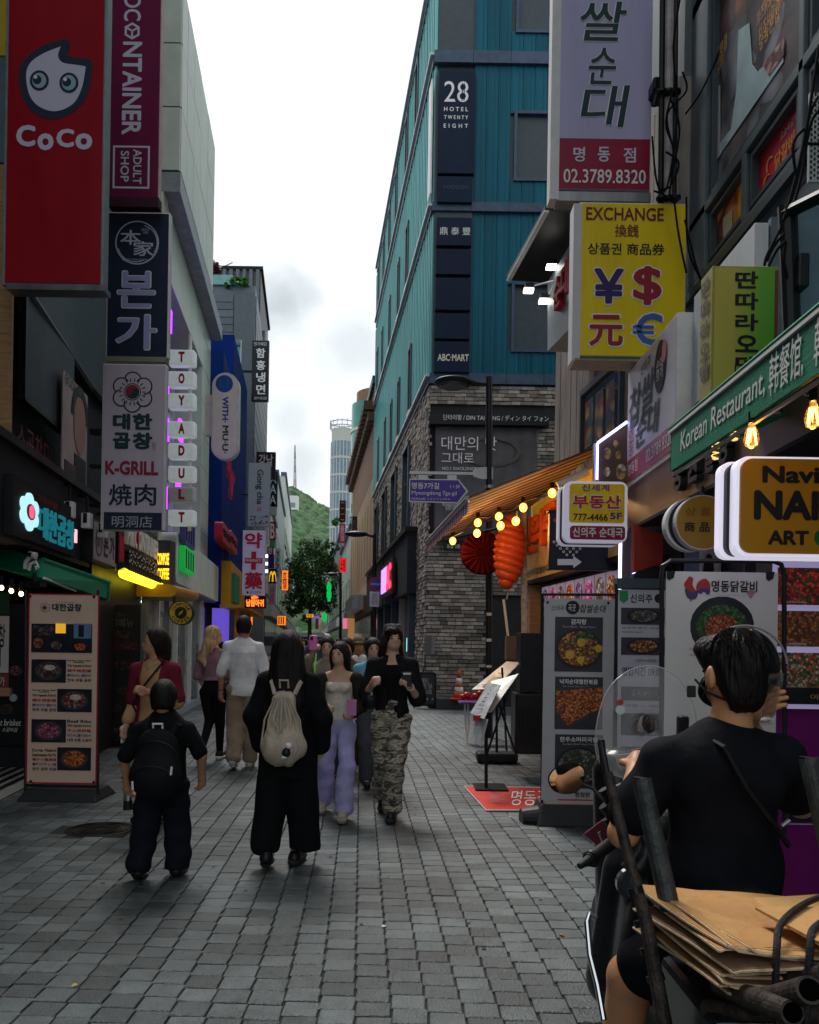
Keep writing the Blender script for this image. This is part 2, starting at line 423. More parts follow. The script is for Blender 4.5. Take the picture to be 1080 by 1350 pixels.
# manhole cover: cast rings and a field of raised studs
mh=thing('manhole_cover','round cast iron cover set in the paving behind the short walker','manhole cover',MH)
part('cover_plate',MB().lathe((MH.x,MH.y,0),[(MHR,-.02),(MHR,.002),(MHR-.02,.004),(MHR-.022,-.002),(.01,-.002)],40),m_iron,mh)
part('surround',MB().lathe((MH.x,MH.y,0),[(MHR+.11,-.03),(MHR+.11,-.003),(MHR+.005,-.003)],40),m_mortar,mh)
mb=MB()
for r0 in(.21,.165,.05):mb.tube([(MH.x+r0*cos(t*pi/18),MH.y+r0*sin(t*pi/18),.001)for t in range(36)],.005,5,True)
for i in range(-5,6):
 for j in range(-5,6):
  x,y=i*.024,j*.024
  if.055<math.hypot(x,y)<.15:mb.box(MH.x+x-.007,MH.x+x+.007,MH.y+y-.007,MH.y+y+.007,-.002,.004)
part('raised_pattern',mb,m_iron,mh,kind='stuff')
# trodden gum spots and specks
mb=MB()
for k in range(150):
 y=RND.uniform(3.0,13);x=RND.uniform(-3.4,1.2+.02*y)+bend(y)*.5;r=RND.uniform(.006,.017);mb.add([(x+r*cos(a)*RND.uniform(.7,1.2),y+r*sin(a)*RND.uniform(.7,1.2),.0032)for a in np.linspace(0,2*pi,9)[:-1]],[tuple(range(8))])
part('gum_spots',mb,M('gum',(.045,.05,.05),rough=.7,var=.5,scale=2),None,kind='stuff')
# small litter flecks
for px,py,c in((154,1134,(.5,.45,.2)),(98,1300,(.55,.42,.15)),(688,1083,(.6,.6,.58)),(672,1077,(.6,.6,.58)),(741,1233,(.35,.18,.08)),(505,1222,(.6,.6,.6))):
 g=G(px,py);a=RND.uniform(0,6);mb=MB()
 mb.fpoly(Fr((0,0,0),(1,0,0)),[(0,0)]*3,0,0)if 0 else None
 pts=[(g.x+.018*cos(a+k*1.26)*RND.uniform(.5,1.2),g.y+.022*sin(a+k*1.26)*RND.uniform(.5,1.2),.004+.004*(k%2))for k in range(5)]
 mb.add(pts,[(0,1,2,3,4)]);mb.add([(x,y,z-.003)for x,y,z in pts],[(4,3,2,1,0)])
 props(part('litter',mb,M('litter %d'%px,c,rough=.8),None,kind='stuff'))
# ------------------------------------------------------------ frames of the street walls
LU,LS,LB=Fr((-3.56,0,0),(-.125,1,0)),Fr((-2.72,0,0),(-.125,1,0)),Fr((-2.355,0,0),(-.125,1,0))
LR=Fr((-2.65,0,0),(-.125,1,0))
RT=Fr((2.94,0,0),(.125,-1,0));RFa=Fr((3.40,0,0),(.125,-1,0));RFu=Fr((3.87,0,0),(.125,-1,0))
RN,RNu=Fr((2.3,0,0),(0,-1,0)),Fr((2.9,0,0),(0,-1,0))
UL=math.hypot(1,.125)
def yb(fr,ya,yc):
 """u range of a wall frame for a range of depth"""
 k=1/fr.u.y;a,b=ya*k,yc*k
 return(min(a,b),max(a,b))
def wbox(parent,name,fr,ya,yc,z0,z1,n0,n1,mat,bev=0,**k):
 u0,u1=yb(fr,ya,yc)
 return part(name,MB().fb(fr,u0,z0,u1,z1,n0,n1),mat,parent,bev=bev,**k)
# ---- hotel block: teal metal over grey brick, corner to the street
CY=20.25;CXW=2.94-.125*CY
hb=thing('hotel_building','teal metal clad hotel block over grey brick on the street corner','building',(CXW,CY,0))
FT=front(CY)
# carcass
far=37.2
def prism(xf,z0,z1,inset=0):
 a=(CXW+inset,CY+inset);b=(CXW+16,CY+inset);c=(CXW+16,far);d=(2.94-.125*far+inset,far)
 return MB().hexa([(*a,z0),(*b,z0),(*c,z0),(*d,z0),(*a,z1),(*b,z1),(*c,z1),(*d,z1)])
part('brick_base',prism(0,0,7.95,.03),m_mort2,hb)
part('metal_core',prism(0,7.95,18.4,.06),m_frame,hb)
LED=[(7.95,8.2),(12.2,12.42),(15.85,16.15),(18.36,18.6)]
fu0=CXW+.98  # after the sign column
nled=0
for z0,z1 in LED:
 u=CXW-.03
 while u<CXW+7:
  w=.93 if u>CXW else.96
  part('ledge_panel',MB().fb(FT,u+.01,z0,u+w,z1,-.05,.10),m_ledge,hb);u+=w
# side ledges: long pale flashing with dark shadow gap under it
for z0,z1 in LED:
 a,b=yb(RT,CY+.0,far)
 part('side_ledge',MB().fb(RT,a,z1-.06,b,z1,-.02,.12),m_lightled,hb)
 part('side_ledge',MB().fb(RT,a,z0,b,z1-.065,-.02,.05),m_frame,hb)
WIN=[(.0,0)]
fw=[(CXW+2.02,CXW+3.6)]
for s in range(3):
 z0=LED[s][1];z1=LED[s+1][0]
 u=fu0;w=.30
 while u<CXW+7:
  wz=(z0+.62,z0+2.25)if s<2 else(z0+.55,z0+1.9)
  inwin=u+w>fw[0][0]and u<fw[0][1]
  ru=[]
  for a,b in(((z0,wz[0]),(wz[1],z1))if inwin else((z0,z1),)):
   mb=MB();mb.fb(FT,u+.006,a+.004,u+w-.006,b-.004,-.06,.0)
   mb.fb(FT,u+.05,a+.004,u+.085,b-.004,0,.018);mb.fb(FT,u+.2,a+.004,u+.22,b-.004,0,.012)
   part('cladding_panel',mb,m_teal_shaded,hb)
  u+=w
 # window
 a,b=fw[0]
 if True:
  wo_=part('window',MB().fb(FT,a,wz[0],b,wz[1],-.35,-.3),m_glass,hb)
  mb=MB()
  for q in((a-.04,wz[0]-.05,b+.04,wz[0]+.02),(a-.04,wz[1]-.02,b+.04,wz[1]+.05),(a-.04,wz[0]+.02,a+.03,wz[1]-.02),(b-.03,wz[0]+.02,b+.04,wz[1]-.02)):mb.fb(FT,*q,-.3,.05)
  part('frame',mb,m_ledge,wo_)
  mb=MB();k=a+.06
  while k<b-.05:
   mb.fb(FT,k,wz[0]+.04,k+.035,wz[1]-.14,-.29,-.26+RND.uniform(0,.02));k+=.065
  part('curtain',mb,M('grey curtain',(.05,.125,.18),rough=.8,per=.2),wo_,kind='stuff')
# side cladding and slot windows
wins={}
for s in range(3):
 z0=LED[s][1];z1=LED[s+1][0]
 ys=[y for y in(24.2,26.9,29.4,31.9,35.2)]if s!=1 else[y for y in(25.3,27.9,30.7,33.7,36.2)]
 if s==2:ys=[23.6,26.2,28.7,31.2,33.6,36]
 y=CY+.02;w=.60
 while y<far-.1:
  hit=[q for q in ys if y-.02<q<y+w]
  for(a,b)in(((z0,z0+.15),(z0+2.05,z1))if hit else((z0,z1),)):
   mb=MB();u0,u1=yb(RT,y+.008,y+w-.008)
   mb.fb(RT,u0,a+.004,u1,b-.004,-.06,0)
   mb.fb(RT,u0+.12,a+.004,u0+.16,b-.004,0,.03);mb.fb(RT,u0+.38,a+.004,u0+.42,b-.004,0,.03)
   part('cladding_panel',mb,m_teal_lit,hb)
  if hit:
   u0,u1=yb(RT,y,y+w)
   g=part('window',MB().fb(RT,u0,z0+.15,u1,z0+2.05,-.22,-.18),m_glass,hb)
   part('sill',MB().fb(RT,u0-.03,z0+.10,u1+.03,z0+.16,-.18,.09),m_white,g)
   part('frame',MB().fb(RT,u0,z0+.16,u0+.06,z0+2.05,-.18,.06).fb(RT,u1-.06,z0+.16,u1,z0+2.05,-.18,.06).fb(RT,u0,z0+2.0,u1,z0+2.08,-.18,.07),m_frame,g)
  y+=w
# bricks: corner pier and front wall, side wall beyond
BW,BH=.29,.094
tar=[]
def bricks(fr,u0,u1,z0,z1,skip):
 r=0;z=z0
 while z<z1-.02:
  u=u0-(BW/2 if r%2 else 0)+RND.uniform(-.04,.04)
  while u<u1:
   w=BW*RND.choice((1,1,.8,.65,1.15));a,b=max(u,u0),min(u+w,u1)
   if b-a>.05 and not skip((a+b)/2,z):tar.append((fr,a+.006,z+.009,b-.006,min(z+BH,z1)-.009,RND.uniform(.0,.035)))
   u+=w
  z+=BH;r+=1
def sk(u,z):
 u-=CXW
 return(z>7.05 and z<7.4)or(.05<u<3.15 and 4.0<z<7.05 and not(u>2.35))or(u>1.5 and z<2.7)or u>3.2
bricks(FT,CXW,CXW+3.2,.12,7.93,sk)
bricks(RT,*yb(RT,CY,22.1),.12,7.93,lambda u,z:z>7.05 and False)
n_front=len(tar)
bricks(RT,*yb(RT,22.1,37),4.6,7.93,lambda u,z:any(abs(-u/UL*1.0-q)<.8 for q in(24.5,28,31.5,35))and z<7.3)
tar.sort(key=lambda t:(abs(t[1]-CXW)if t[0]is FT else 9)+abs(t[2]-2.6)*.3)
for k,(fr,a,z,b,z1,d)in enumerate(tar[:300]):
 part('brick',MB().fb(fr,a,z,b,z1,-.02,.012+d),m_brick,hb)
mb=MB()
for fr,a,z,b,z1,d in tar[300:]:mb.fb(fr,a,z,b,z1,-.02,.012+d)
part('brickwork',mb,m_brick,hb,kind='stuff')
# side wall: tall dark windows, dark shopfront under a steel band
for q in(24.5,28,31.5,35):
 w=wbox(hb,'window',RT,q-.7,q+.7,4.6,7.3,-.02,.0,m_glass)
 a,b=yb(RT,q-.78,q+.78);mb=MB().fb(RT,a,4.6,a+.12,7.35,0,.1).fb(RT,b-.12,4.6,b,7.35,0,.1).fb(RT,a,7.3,b,7.42,0,.12)
 part('frame',mb,m_frame,w)
wbox(hb,'steel_band',RT,22.1,37.2,2.9,4.55,-.02,.28,m_darkwall)
wbox(hb,'band_cap',RT,22.0,37.2,4.55,4.68,-.02,.36,m_iron)
for q in(25.5,29,33):wbox(hb,'band_joint',RT,q,q+.1,2.9,4.5,.28,.31,m_iron)
wbox(hb,'shop_glass',RT,22.1,37.2,.1,2.9,-.02,.0,m_glass)
for q in(22.6,24.8,27.2,29.8,32.6):wbox(hb,'pier',RT,q,q+.35,0,2.9,0,.14,m_brick if q in(24.8,)else m_frame)
for q in(23.5,26,28.5,31):wbox(hb,'display',RT,q,q+.5,1.3,1.7,.0,.03,M('lit cyan display',(.25,.75,.85),emit=.7,var=.5,scale=20))
lb=thing('lightbox_sign','small backlit red and purple shop sign on the hotel shopfront band','sign',RT.at(-26*UL,3.6))
wbox(lb,'casing',RT,24.6,28.2,3.05,4.15,.32,.42,m_black)
a,b=yb(RT,24.8,28)
part('lit_panel',MB().fb(RT,a,3.2,a+1.6,4.0,.42,.45),M('lit violet',(.30,.16,.8),emit=1.3,var=.5,scale=9),lb)
txt_uv(lb,RT,'A',a+1.75,4.0,a+2.5,3.2,M('lit red',(1,.03,.06),emit=2.4,var=0),n=.45,bold=.05)
txt_uv(lb,RT,'C',a+2.5,4.0,b,3.2,MATS['lit red'],n=.45,bold=.05)
# restaurant fascia and draped mural on the front
B(hb,'sign_band',FT,566,548,724,562,m_black,0,.22)
dm=thing('mural_banner','grey printed banner with big korean lettering hung on the brick under the black band','banner',P(640,640,CY-.1))
a=FT.uv(574,563);b=FT.uv(706,716);mb=MB();NX=40
vs=[FT.at(a[0]+(b[0]-a[0])*i/NX,a[1]+(b[1]-a[1])*j/8,.10+(.018*sin(i*1.1+j*.6)*(i/NX)**1.5+.01*sin(j*1.3+i*.4)))for j in range(9)for i in range(NX+1)]
mb.add(vs,[(j*(NX+1)+i,(j+1)*(NX+1)+i,(j+1)*(NX+1)+i+1,j*(NX+1)+i+1)for j in range(8)for i in range(NX)])
o=part('cloth',mb,M('mural cloth',(.115,.11,.115),rough=.8,var=.3,scale=1.6,bump=.3,bscale=10),dm,smooth=True);o.modifiers.new('s','SOLIDIFY').thickness=.01
T(dm,FT,'대만의 맛',582,577,654,596,m_whitep,n=.15);T(dm,FT,'그대로',582,598,624,613,m_whitep,n=.15)
T(dm,FT,'NO.1 XIAOLONGBAO',583,617,636,622,m_whitep,n=.15);T(dm,FT,'MICHELIN GUIDE\n딤섬의 여왕',583,664,606,674,m_whitep,n=.15)
mb=MB();c=FT.uv(642,600);ring(mb,FT,c[0]+.1,c[1]+.05,.62,.72,.125,.135,36,k=.5);part('bowl_print',mb,M('brown print',(.11,.09,.075),var=.4),dm)
ln=thing('restaurant_band_sign','long black band sign with pale lettering above the grey mural','sign',P(645,555,CY-.25))
B(ln,'panel',FT,568,549,723,561,m_black,.22,.25)
T(ln,FT,'딘타이펑 / DIN TAI FUNG / ディン タイ フォン',584,550,721,559.5,m_whitep,n=.26)
# planter ledge at the corner foot
part('step',MB().box(CXW+.05,CXW+1.2,CY-.7,CY+.1,0,.26),M('dark granite',(.05,.052,.055),rough=.5,bump=.3),hb,bev=.01)
# sign column
sc_=thing('sign_column','tall navy sign column with hotel lettering on the teal corner','sign',P(600,400,CY-.2))
FS=front(CY-.16)
navs=M('navy panel',(.009,.019,.045),rough=.5,spec=.12,var=.2,scale=1.2)
rows=[(92,229),(232,267),(286,324),(328,362),(366,409),(413,447),(450,491)]
for y0,y1 in rows:
 B(sc_,'sign_panel',FS,579-(y0-90)*.017,y0,625-(y0-90)*.017,y1,navs,-.12,.03,bev=.012)
 x=577-(y0-90)*.017
mb=MB();q=FS.uv(577,90);q2=FS.uv(570,494);mb.fb(FS,q[0]-.02,q2[1],q[0]+.92,q[1],-.16,-.12);part('backing',mb,m_frame,sc_)
T(sc_,FS,'28',586,108,617.5,136,m_whitep,n=.035);T(sc_,FS,'HOTEL',585.5,142,617,148,m_whitep,n=.035,bold=.02,space=1.6)
mb=MB()
for k in range(3):
 p=FS.uv(590,110+0*k)
for x in(609,611.5,600):
 a=FS.uv(x,111);b=FS.uv(x+.8,134);mb.fb(FS,a[0],b[1],b[0],a[1],.036,.04)
part('lettering',mb,navs,sc_)
T(sc_,FS,'TWENTY',585.5,153,617,158.5,m_whitep,n=.035,bold=.02,space=1.6);T(sc_,FS,'EIGHT',585,164,617,170,m_whitep,n=.035,bold=.02,space=1.8)
T(sc_,FS,'VOOCOO',584,245,618,250,M('dim print',(.05,.08,.14),var=0),n=.035)
T(sc_,FS,'鼎 泰 豐',580,300,620,311,m_whitep,n=.035);T(sc_,FS,'ABC·MART',577,467,618,477,M('cream print',(.72,.7,.5),var=0),n=.035,bold=.03)
# the same column seen from its side
wbox(sc_,'side_box',RT,CY-.12,CY+.3,12.6,15.4,.06,.1,m_white)
# ---- beige block with overhanging box (left)
bb=thing('beige_shop_building','pale beige panelled block with a boxy overhang beside the navy sign','building',LB.at(17*UL,0))
Y0,Y1,Y2=14.4,19.3,21.5
def slab(fr,ya,yc,z0,z1,depth=8,front_n=0):
 u0,u1=yb(fr,ya,yc);a,b=fr.at(u0,0,front_n),fr.at(u1,0,front_n)
 return MB().hexa([(a.x-depth,a.y,z0),(a.x,a.y,z0),(b.x,b.y,z0),(b.x-depth,b.y,z0),(a.x-depth,a.y,z1),(a.x,a.y,z1),(b.x,b.y,z1),(b.x-depth,b.y,z1)])
m_soff=M('grey soffit',(.30,.33,.36),rough=.5,var=.3)
part('overhang_core',slab(LB,Y0,Y1,9.75,13.1,front_n=-.04),m_frame,bb)
part('overhang_slab',slab(LB,Y0,Y2,9.40,9.745),m_soff,bb)
ws=[0,.62,1.5,2.5,3.6,4.9]
for i in range(5):
 for j in range(3):
  u0,u1=yb(LB,Y0+ws[i]+.015,Y0+ws[i+1]-.0)
  z0=9.76+j*1.12
  part('cladding_panel',MB().fb(LB,u0,z0+.012,u1-.012,z0+1.108,-.04,RND.uniform(0,.006)),m_beige,bb)
FE=front(Y0)
for j in range(3):
 for i in range(3):
  x1=LB.at(Y0*UL,0).x-.02-i*1.3
  part('cladding_panel',MB().fb(FE,x1-1.285,9.772+j*1.12,x1,10.868+j*1.12,-.03,.02),m_beige,bb)
for k in range(5):wbox(bb,'soffit_light',LB,15.2+k*1.2,15.5+k*1.2,9.37,9.40,-.9,-.6,m_white)
# recessed wall below: piers, beam, glass floors
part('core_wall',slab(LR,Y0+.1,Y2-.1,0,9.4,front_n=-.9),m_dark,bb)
wbox(bb,'pier',LR,Y2-1.6,Y2,3.4,9.4,-.9,0,m_beige);wbox(bb,'pier',LR,Y0,Y0+.35,3.4,9.4,-.9,0,m_beige)
wbox(bb,'beam',LR,Y0+.35,Y2-1.6,8.2,9.4,-.9,0,m_beige)
for j in range(7):wbox(bb,'cladding_joint',LR,Y2-1.6,Y2,4.2+j*.8,4.215+j*.8,0,.004,m_soff)
for j,z in enumerate((3.5,5.1,6.7)):
 for i in range(4):
  ya=Y0+.4+i*1.24
  g=wbox(bb,'window',LR,ya,ya+1.2,z+.04,z+1.5,-.75,-.72,m_glass)
  wbox(g,'frame',LR,ya+1.15,ya+1.22,z,z+1.5,-.72,-.62,m_white)
 wbox(bb,'transom',LR,Y0+.35,Y2-1.6,z-.08,z+.02,-.9,-.6,m_white)
m_viol=M('lit violet tube',(.30,.02,1),emit=2.2,var=0)
for(z,ya)in((4.0,15.2),(4.7,15.0),(5.3,15.3),(6.1,15.2),(6.8,15.0),(7.4,15.4),(5.7,17.0),(4.4,16.8)):
 t_=wbox(bb,'strip_light',LR,ya,ya+.35,z,z+.42,-.10,-.04,m_viol)
# end wall towards the camera
EW=front(Y0+.02)
part('end_wall',MB().box(-7.5,LR.at((Y0+.02)*UL,0).x,Y0+.02,Y0+.3,2.6,9.4),m_cream,bb)
# band canopy and storefront
u0,u1=yb(LB,Y0+.2,Y2)
prof=rrect(u0,2.55,u1,3.45,.12)
part('band_canopy',MB().fpoly(LB,prof,-.6,.0),M('pale band',(.60,.66,.56),rough=.4,var=.15,scale=2),bb)
part('band_soffit',MB().fb(LB,u0+.1,2.52,u1-.1,2.56,-1.2,-.05),m_soff,bb)
wbox(bb,'plinth',LR,Y0-1.0,Y2,0,.14,-.4,.1,m_soff)
m_store=M('shop window',(.16,.19,.19),rough=.1,var=.6,scale=5,spec=.9)
for i in range(8):
 ya=Y0-1.0+i*1.0
 g=wbox(bb,'shop_window',LR,ya+.05,ya+.95,.2,2.5,-.06,-.03,m_store)
 wbox(g,'mullion',LR,ya-.04,ya+.04,.14,2.52,-.06,.05,m_white if i%2 else m_steel)
 for k in range(5):
  zz=.35+k*.42
  wbox(g,'display_item',LR,ya+RND.uniform(.1,.5),ya+RND.uniform(.55,.9),zz,zz+RND.uniform(.12,.35),-.029,-.022,M('goods %d'%(k%4),[(.30,.32,.28),(.32,.14,.10),(.10,.14,.12),(.38,.34,.22)][k%4],var=.8,scale=25))
sg=thing('letter_box_sign','purple and green lettered blocks standing on the beige band','sign',LB.at(15.5*UL,4))
for(ya,yc,z0,z1,c)in((14.8,16.1,3.28,3.74,M('violet block',(.10,.09,.32),var=.2)),(14.8,16.1,2.78,3.24,M('lit green block',(.01,.28,.05),emit=.35,var=.2)),):
 u0,u1=yb(LB,ya,yc)
 part('block',MB().fpoly(LB,rrect(u0,z0,u1,z1,.06),.02,.12),c,sg)
 for k in range(4):part('rib',MB().fb(LB,u0+.12+k*.30,z0+.06,u0+.17+k*.30,z1-.06,.12,.135),m_navy,sg)
# ---- dark shop row (left, near)
db=thing('dark_shop_building','dark facade of the shop row under the tall red sign','building',LU.at(9*UL,0))
part('upper_wall',slab(LU,-3,Y0-.02,2.9,16),m_darkwall,db)
part('ground_wall',slab(LU,-3,10.3,0,2.89,front_n=-.05),m_dark,db)
part('shop_wall',slab(LS,10.3,13.38,0,2.6,depth=3),m_black,db)
part('shop_head',slab(LS,7.0,Y0-.03,2.40,3.25,depth=3,front_n=-.02),m_darkwall,db)
wbox(db,'head_ledge',LS,6.9,Y0-.03,3.25,3.33,-.4,.06,m_iron)
# diagonal stay and hanging billboard
bbd=thing('blank_billboard','blank dark billboard panel hanging under the red sign','billboard',P(65,480,11))
LBd=LU.off(.25)
a=LBd.uv(35,385);b=LBd.uv(97,578)
part('panel',MB().fb(LBd,a[0],b[1],b[0],a[1]+.9,-.06,0),M('billboard grey',(.052,.058,.075),rough=.5,var=.1),bbd,bev=.01)
part('edge_frame',MB().fb(LBd,a[0]-.05,b[1]-.05,a[0]-.005,a[1]+.9,-.07,.02).fb(LBd,a[0],b[1]-.06,b[0]+.05,b[1]-.004,-.07,.02),m_iron,bbd)
part('stay',MB().cyl(P(40,388,9.6),P(120,510,12.6),.05,seg=6),m_iron,bbd)
wbox(db,'slant_panel',LU,11.2,14.2,5.4,9.5,.12,.2,M('slate panel',(.045,.055,.068),rough=.5))
# posters on the upper wall
po=thing('wall_poster','tall poster of a long-haired model in pink on the dark wall','poster',P(100,590,12.4))
LP=LU.off(.32)
pp=lambda n,x0,y0,x1,y1,mt,k=.0:part(n,(lambda a,b:MB().fb(LP,a[0],b[1],b[0],a[1],k-.01,k+.008))(LP.uv(x0,y0),LP.uv(x1,y1)),mt,po)
pp('sheet',83,487,112,712,M('poster rose',(.36,.28,.28),var=.25,scale=2))
pp('hair_print',97,597,111,668,m_blackp,.01)
mb=MB();c=LP.uv(104,560);disc(mb,LP,c[0],c[1],.3,.01,.02,rv=.42);part('face_print',mb,M('face print',(.30,.17,.14),var=.2),po)
c=LP.uv(104,545);mb=MB();ring(mb,LP,c[0],c[1]-.1,.3,.42,.022,.026,20,0,pi,1.1);part('hair_print',mb,m_blackp,po)
pp('dress_print',84,605,97,690,food('floral',[(90,30,45),(30,40,35),(140,70,80),(60,30,40)],9),.012)
T(po,LP,'BODINGA',85,505,108,517,m_blackp,n=.02)
wp=thing('window_poster','wide grey window poster with korean lettering above the lit flower sign','poster',P(50,600,10.5))
LW=LU.off(.14);a=LW.uv(19,562);b=LW.uv(82,690)
part('sheet',MB().fb(LW,a[0],b[1],b[0],a[1]-.3,-.02,0),food('people print',[(70,62,78),(52,50,62),(85,60,72),(48,42,52)],3,rough=.2),wp)
part('frame',MB().fb(LW,a[0]-.06,b[1]-.08,b[0]+.06,b[1]-.002,-.02,.05).fb(LW,a[0]-.06,b[1],a[0]-.002,a[1]-.3,-.02,.05),m_frame,wp)
txt_uv(wp,LW,'우삼겹',a[0]+.2,a[1]-.55,a[0]+1.1,a[1]-.95,m_whitep,n=.005);txt_uv(wp,LW,'소곱창모듬구이',a[0]+.1,b[1]+.95,a[0]+2.2,b[1]+.55,M('dull red print',(.25,.05,.06),var=0),n=.005)
# awning rods with small boxed lamps
for k,(x0,y0,x1,y1)in enumerate(((18,629,92,640),(45,645,115,655),(68,660,135,668),(95,674,136,678))):
 t=thing('spot_lamp',['short rod lamp over the lit flower sign','rod lamp second along above the green awning','rod lamp third along beside the small grey sign','rod lamp last along under the grill sign'][k],'lamp',P(x1,y1,9.5+k*.4),'arm lamps over the dark shop')
 Yd=9.2+k*.45;a,b=P(x0,y0,Yd+.5),P(x1,y1,Yd);c=P(x1+.5,y1+24,Yd)
 part('arm',MB().tube([a,a.lerp(b,.92),b,b.lerp(c,.3),c],.016,6),m_black,t)
 part('lamp_head',MB().box(c.x-.06,c.x+.05,c.y-.05,c.y+.05,c.z-.16,c.z+.02),m_white,t,bev=.01)
 part('reflector',MB().box(c.x-.03,c.x+.015,c.y-.056,c.y-.052,c.z-.10,c.z+.015),m_black,t)
# orange pier, ledge
pr=thing('orange_pier','tan wooden clad pier at the photo edge beside the red sign','pillar',P(0,600,8.6))
FP=front(8.6)
B(pr,'cladding',FP,-90,215,11,716,m_wood,-.04,0)
for k in range(8):B(pr,'board_joint',FP,-90,270+k*56,11,271.5+k*56,m_blackp,0,.004)
B(pr,'upper_box',FP,-90,74,10,214,M('blue grey board',(.12,.18,.22),var=.2),-.04,.02)
B(pr,'yellow_board',FP,-90,-60,8,73,S('yellow board',215,190,60,.8),-.04,.01)
B(pr,'ledge',FP,-90,716,22,728,m_wood,-.3,.12)
# ------------------------------------------------------------ hanging signs on the left
def hang_sign(name,label,Y,x0,y0,x1,y1,face,side,depth=.35,frame=.02,bottom=None,group=None):
 fr=front(Y);t=thing(name,label,'sign',P((x0+x1)/2,y1,Y),group)
 B(t,'casing',fr,x0,y0,x1,y1,side,-depth,-.012,bev=.012)
 k=frame*F/Y
 B(t,'face',fr,x0+k,y0+k,x1-k,y1-k,face,-.012,.0)
 return t,fr
m_redface=M('red acrylic',(.34,.008,.018),rough=.35,var=.2,scale=2.2,streak=.15)
coco,fr=hang_sign('tall_sign','huge red sign with a pale droplet logo and rounded white lettering',8.0,10,-120,136,378,m_redface,M('grey blue casing',(.22,.28,.30),rough=.4,var=.2),.15,.03)
B(coco,'lower_rail',fr,8,374,137,383,m_steel,-.15,.03)
def curve_pts(ctrl,n=8):
 """closed Catmull-Rom through pixel points"""
 out=[];k=len(ctrl)
 for i in range(k):
  p0,p1,p2,p3=(Vector(ctrl[(i+j-1)%k])for j in range(4))
  for q in range(n):
   t=q/n;out.append(.5*((2*p1)+(p2-p0)*t+(2*p0-5*p1+4*p2-p3)*t*t+(3*p1-p0-3*p2+p3)*t**3))
 return[(p.x,p.y)for p in out]
def decal(parent,fr,pts,mat,n,name='logo',closed=True):
 """flat print from pixel points"""
 uv=[fr.uv(x,y)for x,y in pts]
 return part(name,MB().fpoly(fr,uv,n-.002,n),mat,parent)
drop=[(25,98),(33,78),(53,63),(78,53),(90,53),(93,62),(89,73),(102,76),(117,78),(122,86),(119,112),(110,135),(90,152),(66,157),(42,146),(29,125)]
decal(coco,fr,curve_pts(drop),M('logo navy',(.02,.03,.06),var=0),.004)
inn=[(35,100),(41,83),(58,71),(79,62.5),(80,63),(77,74),(83,83),(100,86),(112,88),(113,92),(108,117),(97,137),(75,147),(54,142),(40,127)]
decal(coco,fr,curve_pts(inn),m_lilac,.007)
for ex,ey in((52.5,107),(91.5,110)):
 c=fr.uv(ex,ey);mb=MB();disc(mb,fr,c[0],c[1],.093,.008,.010,rv=.10);part('logo',mb,MATS['logo navy'],coco)
 mb=MB();disc(mb,fr,c[0],c[1],.068,.010,.012,rv=.074);part('logo',mb,M('eye print',(.30,.48,.52),var=0),coco)
 mb=MB();disc(mb,fr,c[0]-.02,c[1]+.005,.043,.012,.014);part('logo',mb,MATS['logo navy'],coco)
 mb=MB();disc(mb,fr,c[0]-.035,c[1]+.03,.018,.014,.016);part('logo',mb,m_whitep,coco)
for s_,x0,y0,x1,y1 in(('C',22,165,47,194),('o',50,176,71,199),('C',75,170,98,195),('o',100,176,122,198)):
 T(coco,fr,s_,x0,y0,x1,y1,m_lilac,bold=.045,n=.006)
doc,fr=hang_sign('tall_sign','tall plum purple sign with sideways white lettering and a boxed note',10,143.5,-120,210,272,M('plum acrylic',(.17,.008,.060),rough=.35,var=.2,scale=3,streak=.12),M('pinkish casing',(.55,.42,.42),rough=.5),.10,.02)
B(doc,'lower_lip',fr,143,259,209,273,M('dark plum',(.04,.006,.02)),-.1,.03)
T(doc,fr,'OC',164,-8,186,28,m_lilac,rot=1,bold=.02,n=.003)
T(doc,fr,'NTAINER',162.5,55,186,178,m_lilac,rot=1,bold=.03,n=.003)
def hexring(px,py,r0,r1):
 a=[(px+r0*cos(pi/6+k*pi/3),py+r0*sin(pi/6+k*pi/3))for k in range(6)];return a
c=fr.uv(174.5,41);mb=MB()
hp=[(c[0]+.105*cos(pi/2+k*pi/3),c[1]+.105*sin(pi/2+k*pi/3))for k in range(6)];hq=[(c[0]+.075*cos(pi/2+k*pi/3),c[1]+.075*sin(pi/2+k*pi/3))for k in range(6)]
for k in range(6):
 a,b,e,g=hp[k],hp[(k+1)%6],hq[(k+1)%6],hq[k];mb.quad(fr.at(*a,.003),fr.at(*b,.003),fr.at(*e,.003),fr.at(*g,.003))
for k in(1,3,5):
 p=hq[k];d=Vector((p[0]-c[0],p[1]-c[1])).normalized();o=Vector((-d.y,d.x))*.012
 mb.quad(fr.at(c[0]+o.x,c[1]+o.y,.0035),fr.at(c[0]-o.x,c[1]-o.y,.0035),fr.at(p[0]-o.x,p[1]-o.y,.0035),fr.at(p[0]+o.x,p[1]+o.y,.0035))
part('logo',mb,m_lilac,doc)
def outline(parent,fr,x0,y0,x1,y1,w,mat,n=.004):
 a=fr.uv(x0,y0);b=fr.uv(x1,y1);mb=MB()
 for q in((a[0],a[1]-w,b[0],a[1]),(a[0],b[1],b[0],b[1]+w),(a[0],b[1]+w,a[0]+w,a[1]-w),(b[0]-w,b[1]+w,b[0],a[1]-w)):mb.fb(fr,*q,n-.003,n)
 return part('lettering',mb,mat,parent)
outline(doc,fr,149.5,192,197,249,.022,m_lilac)
T(doc,fr,'ADULT',176,197,186.5,243,m_lilac,rot=1,bold=.02);T(doc,fr,'SHOP',159.5,199,170,240,m_lilac,rot=1,bold=.02)
